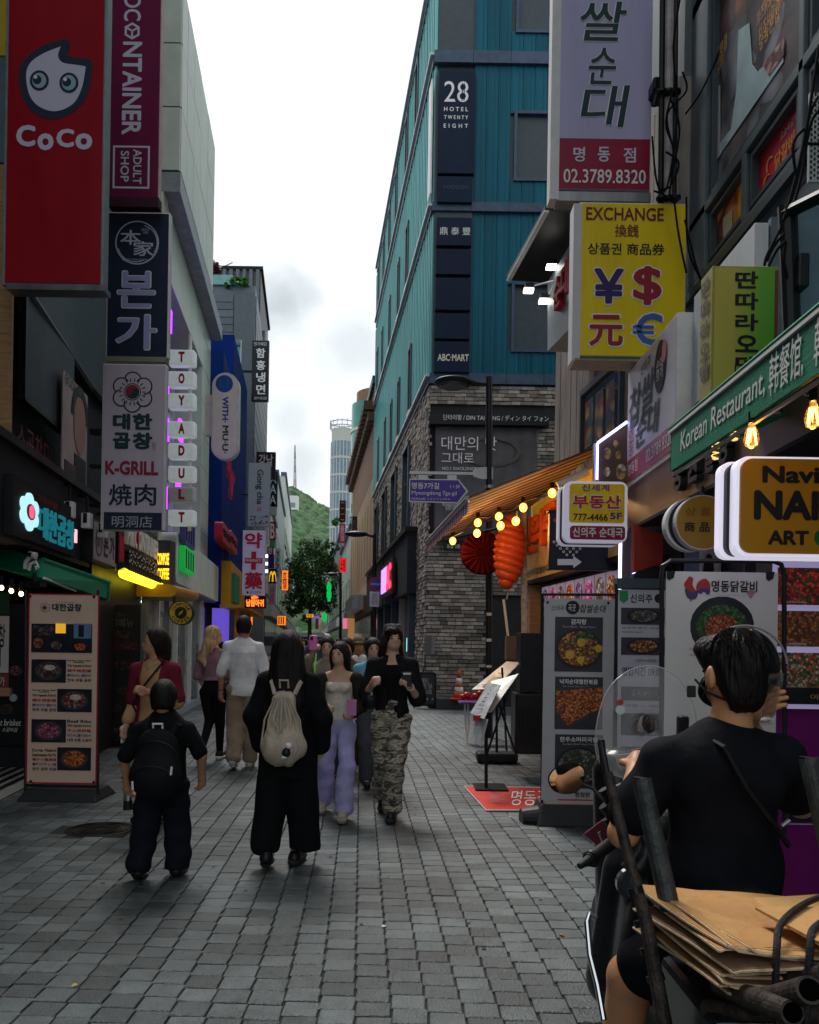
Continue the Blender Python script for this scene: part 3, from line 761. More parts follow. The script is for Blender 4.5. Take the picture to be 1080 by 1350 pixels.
bon,fr=hang_sign('hanging_sign','navy hanging sign with round seal and two big korean letters',10.2,142,279,221.5,472,m_navy,m_white,.12,.018)
B(bon,'lower_rail',fr,140,470,219,477,M('dusty rail',(.25,.24,.2)),-.12,.01)
c=fr.uv(181,320);mb=MB()
ring(mb,fr,c[0],c[1],.258,.272,.001,.004,44);ring(mb,fr,c[0]-.02,c[1]-.02,.215,.225,.001,.004,20,3.4,5.2);ring(mb,fr,c[0]+.03,c[1]-.0,.215,.225,.001,.004,20,-.6,1.3);part('seal_print',mb,m_lilac,bon)
T(bon,fr,'本',159,303,186,323,m_lilac,bold=.015);T(bon,fr,'家',176,318,203,338,m_lilac,bold=.015);T(bon,fr,'SINCE\n1993',187,301,197,309,m_lilac)
T(bon,fr,'ALWAYS TASTE OF KOREA',161,341,197,344,m_lilac)
for s_,x0,y0,x1,y1 in(('본',156,358,204,406),('가',154,415,206,461)):
 T(bon,fr,s_,x0-1.5,y0-1.5,x1+1.5,y1+1.5,m_whitep,bold=.035,n=.004);T(bon,fr,s_,x0,y0,x1,y1,M('violet print',(.36,.36,.66),var=0),bold=.02,n=.007)
kg,fr=hang_sign('hanging_sign','pale lilac grill sign with flower emblem over red and black lettering',9.7,135.5,479,216,700,M('lilac acrylic',(.55,.48,.57),rough=.4,var=.13,scale=3,streak=.12),m_white,.12,.012)
B(kg,'lower_band',fr,137,675,213,699,m_navy,0,.004)
def flower(parent,fr,px,py,r,line,fill,red,teal,n=.004):
 c=fr.uv(px,py);w=r*.065
 for k in range(6):
  a=pi/2+k*pi/3
  for mt,rr,q in((line,.54,0),(fill,.455,.0004)):
   mb=MB();disc(mb,fr,c[0]+r*.56*cos(a),c[1]+r*.52*sin(a),r*rr*.72,n-.003,n-.0028+k*.0008+q,22);part('emblem',mb,mt,parent)
 mb=MB();disc(mb,fr,c[0],c[1],r*.5,n+.003,n+.0055,24);part('emblem',mb,fill,parent)
 mb=MB()
 for k in range(18):
  a=k*pi/9;d=Vector((cos(a),sin(a)));o=Vector((-d.y,d.x))*w*.35
  p,q=d*r*.44,d*r*.60;mb.quad(*[fr.at(c[0]+z.x,c[1]+z.y,n+.0058)for z in(p-o,q-o,q+o,p+o)])
 ring(mb,fr,c[0],c[1],r*.34,r*.38,n+.005,n+.007,28);part('emblem',mb,line,parent)
 for mt,a0 in((red,0),(teal,pi)):
  mb=MB();mb.fpoly(fr,[(c[0]+r*.31*cos(a0+k*pi/12),c[1]+r*.31*sin(a0+k*pi/12))for k in range(13)],n+.005,n+.0072)
  disc(mb,fr,c[0]+r*.155*cos(a0+pi),c[1],r*.155,n+.0072,n+.0085,16)if mt is red else disc(mb,fr,c[0]+r*.155,c[1],r*.155,n+.0072,n+.0085,16)
  part('emblem',mb,mt,parent)
m_dkteal=M('dark teal print',(.012,.045,.05),var=0);m_crim=M('crimson print',(.26,.018,.05),var=0)
flower(kg,fr,175,517,.27,m_blackp,MATS['lilac acrylic'],m_crim,m_dkteal)
for s_,x0,y0,x1,y1 in(('대',149,545,172,567),('한',175,545,201,567),('곱',149,570,172,592),('창',175,570,201,593)):T(kg,fr,s_,x0,y0,x1,y1,m_dkteal,bold=.06)
T(kg,fr,'K-GRILL',139,607,209,627,m_crim,bold=.045);T(kg,fr,'焼',144,638,174,667,m_navy,bold=.02);T(kg,fr,'肉',178,638,206,667,m_navy,bold=.02)
T(kg,fr,'明洞店',148,680,201,696,M('grey print',(.42,.42,.44),var=0),n=.009);T(kg,fr,'본점',201,583,205,593,m_crim)
B(kg,'bracket',fr,118,565,136,572,m_iron,-.2,-.1)
B(kg,'bracket',fr,118,612,136,616,m_iron,-.2,-.1)
# lettered light boxes stacked on a mast
toy=thing('light_box_sign','stack of eight small lit boxes with red letters spelling two words','sign',P(238,690,13.2))
fr=front(13.2)
m_box=M('lit pale box',(.50,.55,.57),emit=.16,var=.25,scale=4,rough=.3)
part('mast',MB().cyl(P(251,440,13.35),P(250,700,13.35),.03),m_white,toy)
for k,(ch,y)in enumerate(zip('TOYADULT',(470.5,499,528,565,594,624,651.5,682))):
 B(toy,'letter_box',fr,221,y-10.5,256,y+10.5,m_box if k!=6 else m_offw,-.2,0,bev=.03)
 T(toy,fr,ch,235.5,y-7,243.5,y+7,M('red letter',(.42,.015,.03),var=0),bold=.06,n=.004)
# capsule sign
cap=thing('capsule_sign','cream capsule sign with navy disc and sideways lettering on a wide arm','sign',P(297,605,18.8));fr=front(18.8)
a=fr.uv(280,491);b=fr.uv(313.5,606);r=(b[0]-a[0])/2
m_capc=M('capsule cream',(.60,.60,.40),rough=.4,var=.1)
part('casing',MB().fpoly(fr,rrect(a[0],b[1],b[0],a[1],r-.001,10),-.22,0),M('capsule rim',(.55,.56,.45)),cap)
part('face',MB().fpoly(fr,rrect(a[0]+.035,b[1]+.035,b[0]-.035,a[1]-.035,r-.036,10),0,.006),m_capc,cap)
c=fr.uv(296,506);mb=MB();disc(mb,fr,c[0],c[1],.20,.006,.01);part('disc',mb,M('disc blue',(.012,.06,.27),var=0),cap)
T(cap,fr,'U',290,500,302,512,M('disc green',(.02,.11,.13),var=0),n=.012,bold=.02)
T(cap,fr,'WITH·',293.5,523,301,557,M('ink blue',(.01,.04,.20),var=0),rot=1,n=.008,bold=.04);T(cap,fr,'MU·U·',293.5,561,301,598,M('ink green',(.02,.07,.03),var=0),rot=1,n=.008,bold=.04)
B(cap,'arm',fr,271,520,280,574,m_capc,-.2,-.05)
# ---- blue store
bl=thing('blue_store','deep blue shop building with red plates and yellow entrance frame','building',LB.at(26*UL,0))
m_bluew=M('blue wall',(.009,.035,.20),rough=.85,spec=.04,var=.15,scale=1.5,streak=.3)
part('wall',slab(LB,21.9,30.3,2.6,9.3,front_n=.0),m_bluew,bl);part('upper_wall',slab(LB,24.8,30.3,9.3,10.8,front_n=.0),m_bluew,bl)
part('ground_floor',slab(LB,21.9,30.3,0,2.6,front_n=-.5),m_dark,bl)
for k in range(9):wbox(bl,'panel_joint',LB,22.4+k*.9,22.43+k*.9,2.6,9.3,0,.008,m_navy)
m_yel=M('yellow frame',(.62,.30,.01),rough=.45,var=.15)
wbox(bl,'yellow_band',LB,22.2,30,2.5,3.7,.0,.25,m_yel)
wbox(bl,'yellow_lip',LB,21.9,30.2,2.42,2.5,.0,.7,m_yel)
for q in(23,25,27.4):wbox(bl,'door_post',LB,q,q+.12,0,2.42,.3,.42,m_yel)
wbox(bl,'violet_screen',LB,21.95,23.6,1.5,2.4,-.2,.1,M('lit violet screen',(.10,.06,.45),emit=.5,var=.4))
wbox(bl,'green_sign',LB,22.5,24.0,2.6,3.4,.25,.35,M('green sign',(.02,.25,.10)))
rp=thing('plate_sign','pair of red lettered plates on the blue wall','sign',LB.at(24*UL,5))
for(x0,y0,x1,y1)in((294,687,304,733),(304.5,698,313,740)):
 fr=LB.off(.25);a=fr.uv(x0,y0);b=fr.uv(x1,y1-8)
 part('plate',MB().fpoly(fr,rrect(a[0],b[1],b[0],a[1],.12),-.2,0),m_red,rp)
 txt_uv(rp,fr,'명동' if x0<300 else '다이소',a[0]+.1,a[1]-.15,b[0]-.1,b[1]+.15,M('dark red print',(.10,.01,.015),var=0),ext=.03,n=.0)
pc=thing('cross_sign','small pink red arrow shaped sign below the capsule on the blue wall','sign',P(304,620,19.4));fr=front(19.6)
decal(pc,fr,[(299,607),(305,607),(305,618),(310,628),(309,640),(306,632),(306,660),(301,655),(302,634),(298,628)],M('pink red',(.5,.05,.09)),.0,'plate').modifiers.new('s','SOLIDIFY').thickness=.12
# ---- grey clad building with roof planting
gb=thing('grey_clad_building','grey slatted building with a planted terrace behind the blue store','building',LB.at(38*UL,0))
m_slat=M('grey slat',(.13,.155,.18),rough=.5,var=.15,per=.12)
part('wall',slab(LB,33.8,43.8,0,16.2,depth=14),m_slat,gb)
FG=front(33.79);xR=LB.at(33.79*UL,0).x
for j in range(22):part('slat',MB().fb(FG,xR-7,9.0+j*.31,xR-.9,9.28+j*.31,0,.05),m_slat,gb)
part('corner_pier',MB().fb(FG,xR-.85,0,xR,15.9,0,.08),m_slat,gb)
for j in range(18):part('slat',MB().fb(LB,*yb(LB,33.9,43.8)[0:1],4+j*.66,yb(LB,33.9,43.8)[1],4.6+j*.66,0,.04),m_slat,gb)
part('penthouse',slab(LB,37,44,16.2,18.3,depth=3.5),M('dark slat',(.09,.10,.11),rough=.6),gb)
fr=front(36.99);x_=LB.at(37*UL,0).x
for k in range(12):part('rib',MB().fb(fr,x_-3.5+k*.3,15.9,x_-3.35+k*.3,18.3,0,.08),m_slat,gb)
part('roof_cap',slab(LB,36.9,44.1,18.3,18.45,depth=3.7,front_n=.1),m_dark,gb)
part('planter',MB().box(xR-6,xR-.8,33.7,34.1,16.2,16.6),M('sea green rail',(.20,.42,.40),rough=.2),gb)
part('vent_pipe',MB().cyl(LB.at(39*UL,14,.1),LB.at(39*UL,16.3,.1),.15),m_steel,gb)
gg=thing('glass_canopy','sea green glazed roof structure above the capsule sign','canopy',P(290,520,31))
fr=front(31)
B(gg,'glazing',fr,262,447,316,560,M('green glazing',(.12,.33,.28),rough=.15,var=.5,scale=.7),-.1,0)
for(x0,y0,x1,y1)in((272,450,316,455),(272,480,316,483),(290,448,293,560)):B(gg,'glazing_bar',fr,x0,y0,x1,y1,m_slat,0,.08)
part('stay',MB().cyl(P(276,470,30.8),P(316,535,30.8),.1),m_white,gg)
# ------------------------------------------------------------ hill, mast, trees
npr=np.random.RandomState(5)
hx=np.arange(-170,60,1.15);ys=np.arange(560,860,1.6)
X,Y=np.meshgrid(hx,ys)
pxs=CX+X/800*F
prof=np.interp(pxs,[300,345,375,383,392,408,420,428,436,460,600],[690,660,646,645,650,659,668,670,676,690,720])
top=EYE+(HY-prof)/F*800
t=np.clip((Y-560)/240,0,1);Z=top*(t**.8)*.985
Z=np.where(Y>800,top*.985-(Y-800)*.5,Z)
cx_=npr.uniform(-170,60,4200);cy_=npr.uniform(560,860,4200);cr_=npr.uniform(2.4,6.0,4200)
B_=np.zeros_like(Z)
for a,b,c in zip(cx_,cy_,cr_):
 i0,i1=np.searchsorted(hx,[a-c,a+c]);j0,j1=np.searchsorted(ys,[b-c,b+c])
 if i1<=i0 or j1<=j0:continue
 d=1-((X[j0:j1,i0:i1]-a)**2+(Y[j0:j1,i0:i1]-b)**2)/c**2
 B_[j0:j1,i0:i1]=np.maximum(B_[j0:j1,i0:i1],np.sqrt(np.clip(d,0,1))*c*.9)
Z+=B_+npr.normal(0,.35,Z.shape)-1
nx,ny=len(hx),len(ys)
v=np.stack([X.ravel(),Y.ravel(),Z.ravel()],1)
idx=np.arange(nx*ny).reshape(ny,nx)
f=np.stack([idx[:-1,:-1].ravel(),idx[:-1,1:].ravel(),idx[1:,1:].ravel(),idx[1:,:-1].ravel()],1)
m_hill=M('hill woods',(.05,.115,.045),rough=.9,var=.55,scale=.09,bump=.6,bscale=1.2)
part('wooded_hill',(v,f),m_hill,kind='structure')
mt=thing('broadcast_mast','thin red and white lattice mast on top of the wooded hill','mast',P(389,650,820))
for k in range(7):
 y0,y1=650-k*9,650-(k+1)*9;mb=MB();w=1.3-k*.13
 a,b=P(389,y0,820),P(389,y1,820)
 for sx in(-1,1):
  for sy in(-1,1):mb.cyl(a+Vector((sx*w,sy*w,0)),b+Vector((sx*(w-.18),sy*(w-.18),0)),.3,seg=4)
 for q in range(4):
  p=a.lerp(b,q/4);r=a.lerp(b,(q+1)/4);mb.cyl(p+Vector((-w,-w,0)),r+Vector((w,-w,0)),.3,seg=4);mb.cyl(p+Vector((w,-w,0)),r+Vector((-w,-w,0)),.3,seg=4)
 part('lattice_section',mb,M('mast red' if k%2 else 'mast white',(.22,.12,.11)if k%2 else(.35,.35,.36),var=.1),mt)
a=P(381,662,700);ho=thing('hill_station','small white and blue station building high on the wooded hill','building',a)
part('wall',MB().box(a.x-6,a.x+8,696,704,a.z-7,a.z+5),m_white,ho);part('window',MB().box(a.x-4,a.x+6,695.8,696,a.z-5,a.z-1),m_glassb,ho)
def crown(parent,name,blobs,n,s,mat,seed,droop=.0):
 r=np.random.RandomState(seed);vs=[]
 wts=np.array([b[3]*b[4]*b[5]for b in blobs])**(2/3);wts/=wts.sum()
 ncl=max(12,n//45);C=[]
 for _ in range(ncl):
  b=blobs[r.choice(len(blobs),p=wts)];d=r.normal(size=3);d/=np.linalg.norm(d);q=r.uniform(.35,1.02)**.6
  C.append((b[0]+d[0]*b[3]*q,b[1]+d[1]*b[4]*q,b[2]+d[2]*b[5]*q,min(b[3],b[5])*r.uniform(.12,.3)))
 C=np.array(C);k=r.randint(0,ncl,n);off=r.normal(size=(n,3))*C[k,3:4]*.7
 p=C[k,:3]+off;a=r.normal(size=(n,3));a/=np.linalg.norm(a,axis=1)[:,None];a[:,2]-=droop;c=np.cross(a,r.normal(size=(n,3)));c/=np.linalg.norm(c,axis=1)[:,None]
 sz=s*r.uniform(.6,1.3,(n,1))
 q=np.stack([p-a*sz,p+c*sz*.5,p+a*sz,p-c*sz*.5],1).reshape(-1,3)
 return part(name,(q,np.arange(4*n).reshape(n,4)),mat,parent)
m_leaf=M('leaf green',(.035,.095,.022),rough=.6,var=.3,scale=1.5,per=.5)
m_bark=M('bark',(.07,.055,.045),rough=.9,bump=.5)
tr=thing('street_tree','big dark green tree standing in the street end below the hill','tree',P(408,852,58))
zt=lambda px,py,Y=58:tuple(P(px,py,Y))
bl_=[]
for(px,py,w,h)in((410,745,26,26),(394,765,20,22),(428,762,20,24),(410,785,28,24),(392,795,18,16),(430,790,14,18),(416,722,20,14),(384,752,13,14),(436,740,13,16),(402,808,22,12),(440,722,10,8)):
 p=P(px,py,58);k=58/F;bl_.append((p.x,p.y,p.z,w*k,w*k,h*k))
crown(tr,'crown',bl_,17000,.085,m_leaf,3)
p0=P(408,853,58);p1=P(409,800,58)
part('trunk',MB().tube([p0,p0.lerp(p1,.5),p1],[.17,.13,.1],8),m_bark,tr)
for(px,py)in((388,765),(398,740),(412,728),(428,745),(434,770),(392,790)):
 part('limb',MB().tube([p1,p1.lerp(P(px,py,58),.5)+Vector((0,0,.1)),P(px,py,58)],[.08,.05,.015],6),m_bark,tr)
def shrub(name,label,px,py,Y,w,h,n,s,mat,seed):
 t=thing(name,label,'plant',P(px,py+h/2,Y));k=Y/F;p=P(px,py,Y)
 crown(t,'foliage',[(p.x,p.y,p.z,w*k/2,.35,h*k/2)],n,s,mat,seed)
 part('stem',MB().tube([P(px,py+h/2,Y),p],[.03,.015],5),m_bark,t);return t
shrub('roof_maple','dark red maple growing on the planted terrace of the grey building',281,358,33.9,20,20,900,.09,M('maple red',(.13,.03,.035),per=.5),4)
shrub('roof_shrub','green leafy shrub on the planted terrace beside the red maple',312,375,33.9,34,16,1400,.08,M('fresh green',(.06,.20,.035),per=.5),6)
t_=[o for o in COL.objects if o.name=='roof_maple'][0]
for(x,y)in((307,346),(296,350),(288,349)):part('branch',MB().tube([P(281,366,33.9),P((281+x)/2,y+6,33.9),P(x,y,33.9)],.02,5),m_bark,t_)
shrub('ledge_shrub','green shrub growing on a ledge of the round glass tower',444,688,90,14,10,500,.16,M('fresh green',(.06,.20,.035),per=.5),8)
# ------------------------------------------------------------ far blocks, left and right
def far_block(label,side,Ya,Yb,z1,wall,dk=.0,rows=None,depth=10,z0=0,name='far_building',win=True,cols=4,K=None):
 """a block standing on a street wall line; side -1 left, 1 right"""
 X0=(K if K is not None else(-2.355 if side<0 else 2.94))-dk*side*-1
 fr=Fr((X0,0,0),(-.125,1,0)if side<0 else(.125,-1,0))
 t=thing(name,label,'building',fr.at(yb(fr,Ya,Ya)[0],0));u0,u1=yb(fr,Ya,Yb)
 a,b=(X0-.125*Ya,Ya),(X0-.125*Yb,Yb);s=side*depth
 c=[(a[0],a[1]),(b[0],b[1]),(b[0]+s,b[1]),(a[0]+s,a[1])]
 if side>0:c=c[::-1]
 mb=MB().hexa([(*q,z0)for q in c]+[(*q,z1)for q in c]);
 part('wall',mb,wall,t)
 if win:
  nr=int((z1-4)/3.4)
  for r in range(nr):
   for q in range(cols):
    w=(u1-u0)/cols;x0=u0+(q+.2)*w;x1=u0+(q+.8)*w;z=4.2+r*3.4
    g=part('window',MB().fb(fr,x0,z,x1,z+1.9,0,.02),m_glass,t)
    part('sill',MB().fb(fr,x0-.1,z-.12,x1+.1,z-.01,0,.12),m_ledge,g)
 part('shop_front',MB().fb(fr,u0+.2,.1,u1-.2,2.9,0,.05),m_glass,t)
 part('fascia',MB().fb(fr,u0+.05,2.95,u1-.05,3.7,0,.4),wall,t)
 part('parapet',MB().fb(fr,u0-.05,z1,u1+.05,z1+.35,-.4,.15),m_ledge,t)
 return t,fr
m_brown=M('brown tile',(.24,.13,.075),rough=.7,var=.3,scale=4,streak=3)
m_sand=M('sand cladding',(.42,.32,.20),rough=.7,var=.25,scale=2)
m_pale=M('pale render',(.52,.54,.50),rough=.7,var=.2)
m_greyc=M('grey cladding',(.27,.30,.31),rough=.6,var=.2)
br,fr=far_block('brown brick block with corbelled cornice beyond the teal hotel',1,37.4,56,13.4,m_brown,cols=6,win=False)
u0,u1=yb(fr,37.4,56)
for r_ in range(2):
 for q in range(22):part('corbel',MB().fb(fr,u0+.2+q*(u1-u0)/22,12.3-r_*.5,u0+.55+q*(u1-u0)/22,12.7-r_*.5,0,.5-r_*.2),M('corbel brown',(.10,.055,.035)),br)
for q in range(9):part('window',MB().fb(fr,u0+.5+q*2.05,4.6,u0+1.1+q*2.05,8.4,0,.03),m_wood,br)
part('lower_cladding',MB().fb(fr,u0,3.8,u1,9.2,-.05,.015),m_sand,br)
part('entrance_canopy',MB().fb(fr,u1-7,3.1,u1-.1,3.75,.1,.9),m_steel,br)
far_block('pale block with pink signs on the far side of the street beyond the brown block',1,57,74,9.5,m_pale)
far_block('grey block far along the street near the tall glass cylinder',1,75,100,11.5,m_greyc)
far_block('white block at the far end of the street behind the tree',1,101,150,12,m_pale)
gt=thing('green_glass_tower','curved green glass building with tan roof behind the brown block','building',P(475,850,85))
c=P(497,850,85);R0=(497-459)/F*85
for k in range(9):
 z0=k*2.9;part('glazing',MB().lathe((c.x,c.y,0),[(R0,z0+.3),(R0,z0+2.9)],40),M('sea glass',(.05,.26,.22),rough=.08,var=.3,scale=.5),gt)
 part('floor_band',MB().lathe((c.x,c.y,0),[(R0+.1,z0),(R0+.1,z0+.3)],40),m_pale,gt)
part('roof_drum',MB().lathe((c.x,c.y,0),[(R0-.5,26.1),(R0-.5,27.4)],36),m_brown,gt)
cy=thing('round_glass_tower','slim round blue glass tower with railed roof at the street end','building',P(447,850,190))
c=P(448,850,190);R1=15.5/F*190
for k in range(11):
 z0=4+k*4.0;part('glazing',MB().lathe((c.x,c.y,0),[(R1,z0+.5),(R1,z0+4)],36),m_glassb,cy)
 part('floor_band',MB().lathe((c.x,c.y,0),[(R1+.12,z0),(R1+.12,z0+.5)],36),m_pale,cy)
 for a in range(0,12):part('mullion',MB().cyl((c.x+(R1+.05)*cos(pi+a*pi/11),c.y+(R1+.05)*sin(pi+a*pi/11),z0+.5),(c.x+(R1+.05)*cos(pi+a*pi/11),c.y+(R1+.05)*sin(pi+a*pi/11),z0+4),.08,seg=4),m_white,cy)
part('top_drum',MB().lathe((c.x,c.y,0),[(R1-.1,48),(R1-.1,51)],32),m_pale,cy)
mb=MB()
for z in(51.6,52.6):mb.tube([(c.x+R1*1.1*cos(a*pi/16),c.y+R1*1.1*sin(a*pi/16),z)for a in range(32)],.12,4,True)
for a in range(16):mb.cyl((c.x+R1*1.1*cos(a*pi/8),c.y+R1*1.1*sin(a*pi/8),51),(c.x+R1*1.1*cos(a*pi/8),c.y+R1*1.1*sin(a*pi/8),53),.1,seg=4)
part('roof_rail',mb,m_steel,cy)
far_block('pale narrow block behind the black noodle sign',-1,44.2,58,9.6,m_pale)
far_block('grey block along the far side past the pharmacy sign',-1,58.5,78,13.5,m_greyc)
far_block('white block with roof louvres near the wooded hill',-1,78.5,112,17.5,m_pale,cols=6)
far_block('low pale block at the street end beside the tree',-1,113,165,12,m_pale)
# blocks filling behind the near row so that nothing opens when seen from a step aside
far_block('tall brown block far past the street end',1,151,220,9,m_brown,cols=5)
# ------------------------------------------------------------ far signs
def fsign(label,Y,x0,y0,x1,y1,col,text=None,tcol=None,rot=0,emit=0,depth=.15,vert=False,name='far_sign',cat='sign',bold=.02,inset=.12,arm=None):
 fr=front(Y);t=thing(name,label,cat,P((x0+x1)/2,y1,Y))
 mt=col if not isinstance(col,tuple)else M('sign %d %d %d %d'%(*col,emit*10),srgb(*col)if not emit else srgb(*col),rough=.4,var=.15,emit=emit)
 B(t,'casing',fr,x0,y0,x1,y1,mt,-depth,0)
 B(t,'rim',fr,x0-.4,y0-.4,x1+.4,y1+.4,m_frame,-depth-.03,-depth)
 if text:
  w,h=x1-x0,y1-y0
  T(t,fr,text,x0+w*inset,y0+h*inset*.6,x1-w*inset,y1-h*inset*.6,tcol or m_whitep,rot=rot,n=.01,bold=bold)
 if arm:B(t,'arm',fr,arm,(y0+y1)/2-1,x0,(y0+y1)/2+1,m_iron,-depth,-.02)
 return t,fr
nk,fr=fsign('black vertical sign with white noodle shop lettering high on the grey building',30,333,449,353.5,529,(26,28,34),None,arm=320)
for k,ch in enumerate('함흥냉면'):T(nk,fr,ch,338,459+k*16,350,472+k*16,m_whitep,n=.01,bold=.03)
T(nk,fr,'전기예감',335,451,352,456,m_whitep,n=.01);T(nk,fr,'본대감',335,523,352,527,m_whitep,n=.01)
gc,fr=fsign('grey tea shop hanging sign with sideways black serif lettering',21.5,328,610,355,694,M('tea grey',(.29,.34,.38),rough=.4,var=.1),None,arm=318)
T(gc,fr,'Gong cha',337,619,347,665,m_navy,rot=1,n=.01,bold=.012);T(gc,fr,'공차',339,668,345,675,m_red,n=.01)
for k in range(26):part('pattern',(lambda a:MB().box(a.x,a.x+.03,a.y-.012,a.y-.002,a.z,a.z+.03))(P(RND.uniform(329,353),RND.uniform(681,693),21.5)),m_navy,gc)
ph,fr=fsign('white pharmacy sign with a red cross between big red letters',20.5,320.5,699,348,785,M('lilac white',(.62,.58,.72),rough=.4,var=.08),None,arm=313)
T(ph,fr,'약',323,702,346,723,m_redp,n=.01,bold=.03)
for q in((331.5,727,337.5,751),(323,735.5,346,742.5)):B(ph,'cross',fr,*q,m_redp,0,.008+(q[2]-q[0])*1e-4)
T(ph,fr,'PHARMACY',324.5,737,344.5,741,m_whitep,n=.014);T(ph,fr,'藥',323,754,346,777,m_redp,n=.01,bold=.03);T(ph,fr,'● 하나약국',325,779,344,783,m_navy,n=.01)
on,fr=fsign('orange lit neon sign of korean letters under the pharmacy sign',21,323,786,350,802,(14,8,8),None)
m_or=M('lit orange',(1,.14,.015),emit=1.3,var=0)
T(on,fr,'순',331,785,341,790,m_or,n=.02,bold=.04);T(on,fr,'남원아귀',325,790,348,800,m_or,n=.02,bold=.05)
gn,fr=fsign('near-black sign with crooked pale lettering behind the tea shop sign',27,338.5,596,362.5,632,(32,24,32),'강남\n역',M('pinkish print',(.6,.5,.56),var=0))
fsign('dark green vertical sign with small white letters',31,355.5,622,365,668,(16,44,44),'A\nA\nA',bold=0)
fsign('white blank signboard under the dark green sign',31,356,661,364,679,(170,180,175))
fsign('red square sign among the stacked far signs',33,356,688,363,712,(150,22,36),'B')
fsign('small mint sign under the red square sign',33,356,713,362.5,722,(70,150,110))
fsign('dark red strip sign over the purple one',33,353,721,360,731,(130,16,36),'한')
fsign('deep purple square sign on the far side',33,354,731,361,749,(50,40,110))
mc,fr=fsign('black square sign with a golden arched letter',32,355,750,364,769,(14,14,16),None)
mb=MB();a=fr.uv(357.7,767);b=fr.uv(361.5,767)
for c_ in(a,b):ring(mb,fr,c_[0],c_[1],.062,.088,.008,.012,14,0,pi,4.8)
part('emblem',mb,M('golden print',(.75,.42,.02),emit=.4,var=0),mc)
fsign('pink and white vertical mask banner beside the golden letter sign',32,355,770,362.5,797,(190,165,180),'THE MASK',M('magenta print',(.4,.02,.12),var=0),rot=1)
fsign('blue lettered slim white sign on the grey far block',34,364,724,368,764,(190,200,205),'PARIS',M('ink blue',(.01,.04,.2),var=0),rot=1)
fsign('small white strip sign with dots between the signs',30,349,690,353,717,(205,200,210))
fsign('orange lit vertical sign at the street end beside the tree',40,372,752,379,778,(230,110,30),'호\n텔',M('brown print',(.10,.03,.01),var=0),emit=.7)
for k,y in enumerate((731,741,751)):fsign('little lit white box lamp on the sign mast, %s'%('upper','middle','lower')[k],31,349,y,353,y+4,(250,245,255),emit=1.2,depth=.05)
for k,(x,y,l)in enumerate(((322,812,'orange stall sign with slanted strokes above the blue store entrance'),(366,812,'yellow lit fascia sign at the far stalls'))):
 fsign(l,30,x,y,x+10,y+12,(235,120,20),'lll',M('brown print',(.10,.03,.01),var=0),emit=.7)
fsign('yellow lit strip sign hanging before the far tree',45,404,809.5,413,814,(225,140,40),'명동',M('brown print',(.10,.03,.01),var=0),emit=.5)
gcross=M('lit green',(.0,.42,.08),emit=.5,var=0)
for k,(y0,y1,Yd)in enumerate(((768,793,40),(808,820,46))):
 x=(434,428)[k];fr=front(Yd);t=thing('green_neon_sign',['tall lit green neon sign beside the dark tree','lit green cross sign below over the crowd'][k],'sign',P(x,y1,Yd))
 h_=y1-y0;pts=[(x+3.2*sx,y0+h_*f)for sx,f in((-.7,0),(.7,0),(.7,.12),(1,.12),(1,.36),(.8,.36),(.8,.5),(1,.5),(1,.8),(.6,.8),(.6,1),(-.6,1),(-.6,.8),(-1,.8),(-1,.5),(-.8,.5),(-.8,.36),(-1,.36),(-1,.12),(-.7,.12))]
 decal(t,fr,pts,gcross,.05,'neon').modifiers.new('s','SOLIDIFY').thickness=.08
fsign('violet and pink banner hanging over the crowd',46,416.5,815,419.5,829,(200,60,120));fsign('violet square sign over the crowd',46,414,812,421,816,(110,90,190),emit=.4)
fsign('black vertical sign with orange dots on the far side of the street',50,448,660,455.5,688,(30,16,18),'·\n·\n·\n·',M('orange print',(.7,.2,.05),var=0))
fsign('magenta vertical sign below the black dotted sign',50,448,691,455,715,(205,22,110),'음\n식\n점')
fsign('small white strip sign under the magenta sign',50,449,716,454,720,(200,200,200));fsign('bright red sign above the far street lamp',50,448,736,456,754,(225,30,36),'쇼핑',M('dark red print',(.10,.01,.015),var=0),emit=.4)
fsign('black and red sign on the far brown block',37,465,681,470.5,707,(24,12,14),'호',M('dull red print',(.25,.05,.06),var=0));fsign('pink lit sign over the far shop fronts',44,452,815,458,829,(225,120,150),emit=.4)
fsign('tan lit shop front panel beside the far pole',40,459,815,467,845,(190,130,80),emit=.25,name='lit_shop_front',cat='shop front')
# ------------------------------------------------------------ poles and street furniture
lp=thing('street_lamp','black street lamp pole with arm to the side in front of the brown block','street lamp',G(493,905))
a=G(493,905);Yp=a.y
part('pole',MB().cyl(a,P(494,704,Yp),.085,.06),m_black,lp)
part('arm',MB().tube([P(494,708,Yp),P(484,705,Yp),P(468,703,Yp)],.05,8),m_black,lp)
pp_=P(470,704,Yp);part('lamp_head',MB().ell(pp_,(.42,.2,.11)),m_black,lp,smooth=True)
lp2=thing('street_lamp','thin black street lamp beside the tree far along the street','street lamp',P(449,880,54))
part('pole',MB().cyl(P(449,880,54),P(449,755,54),.09),m_black,lp2);part('arm',MB().cyl(P(449,756,54),P(436,756,54),.05),m_black,lp2);part('lamp_head',MB().ell(P(438,757,54),(.35,.2,.12)),m_black,lp2)
ns=thing('no_entry_sign','round purple and red traffic sign with white plate below on the lamp pole','traffic sign',P(495.5,800,Yp-.25));fr=front(Yp-.25)
c=fr.uv(495.5,770);mb=MB();disc(mb,fr,c[0],c[1],.245,-.02,0);part('rim',mb,M('traffic red',(.42,.02,.05)),ns)
mb=MB();disc(mb,fr,c[0],c[1],.19,0,.006);part('face',mb,M('traffic violet',(.07,.06,.28)),ns);T(ns,fr,'주정차금지',489,768.5,502,772,m_whitep,n=.01)
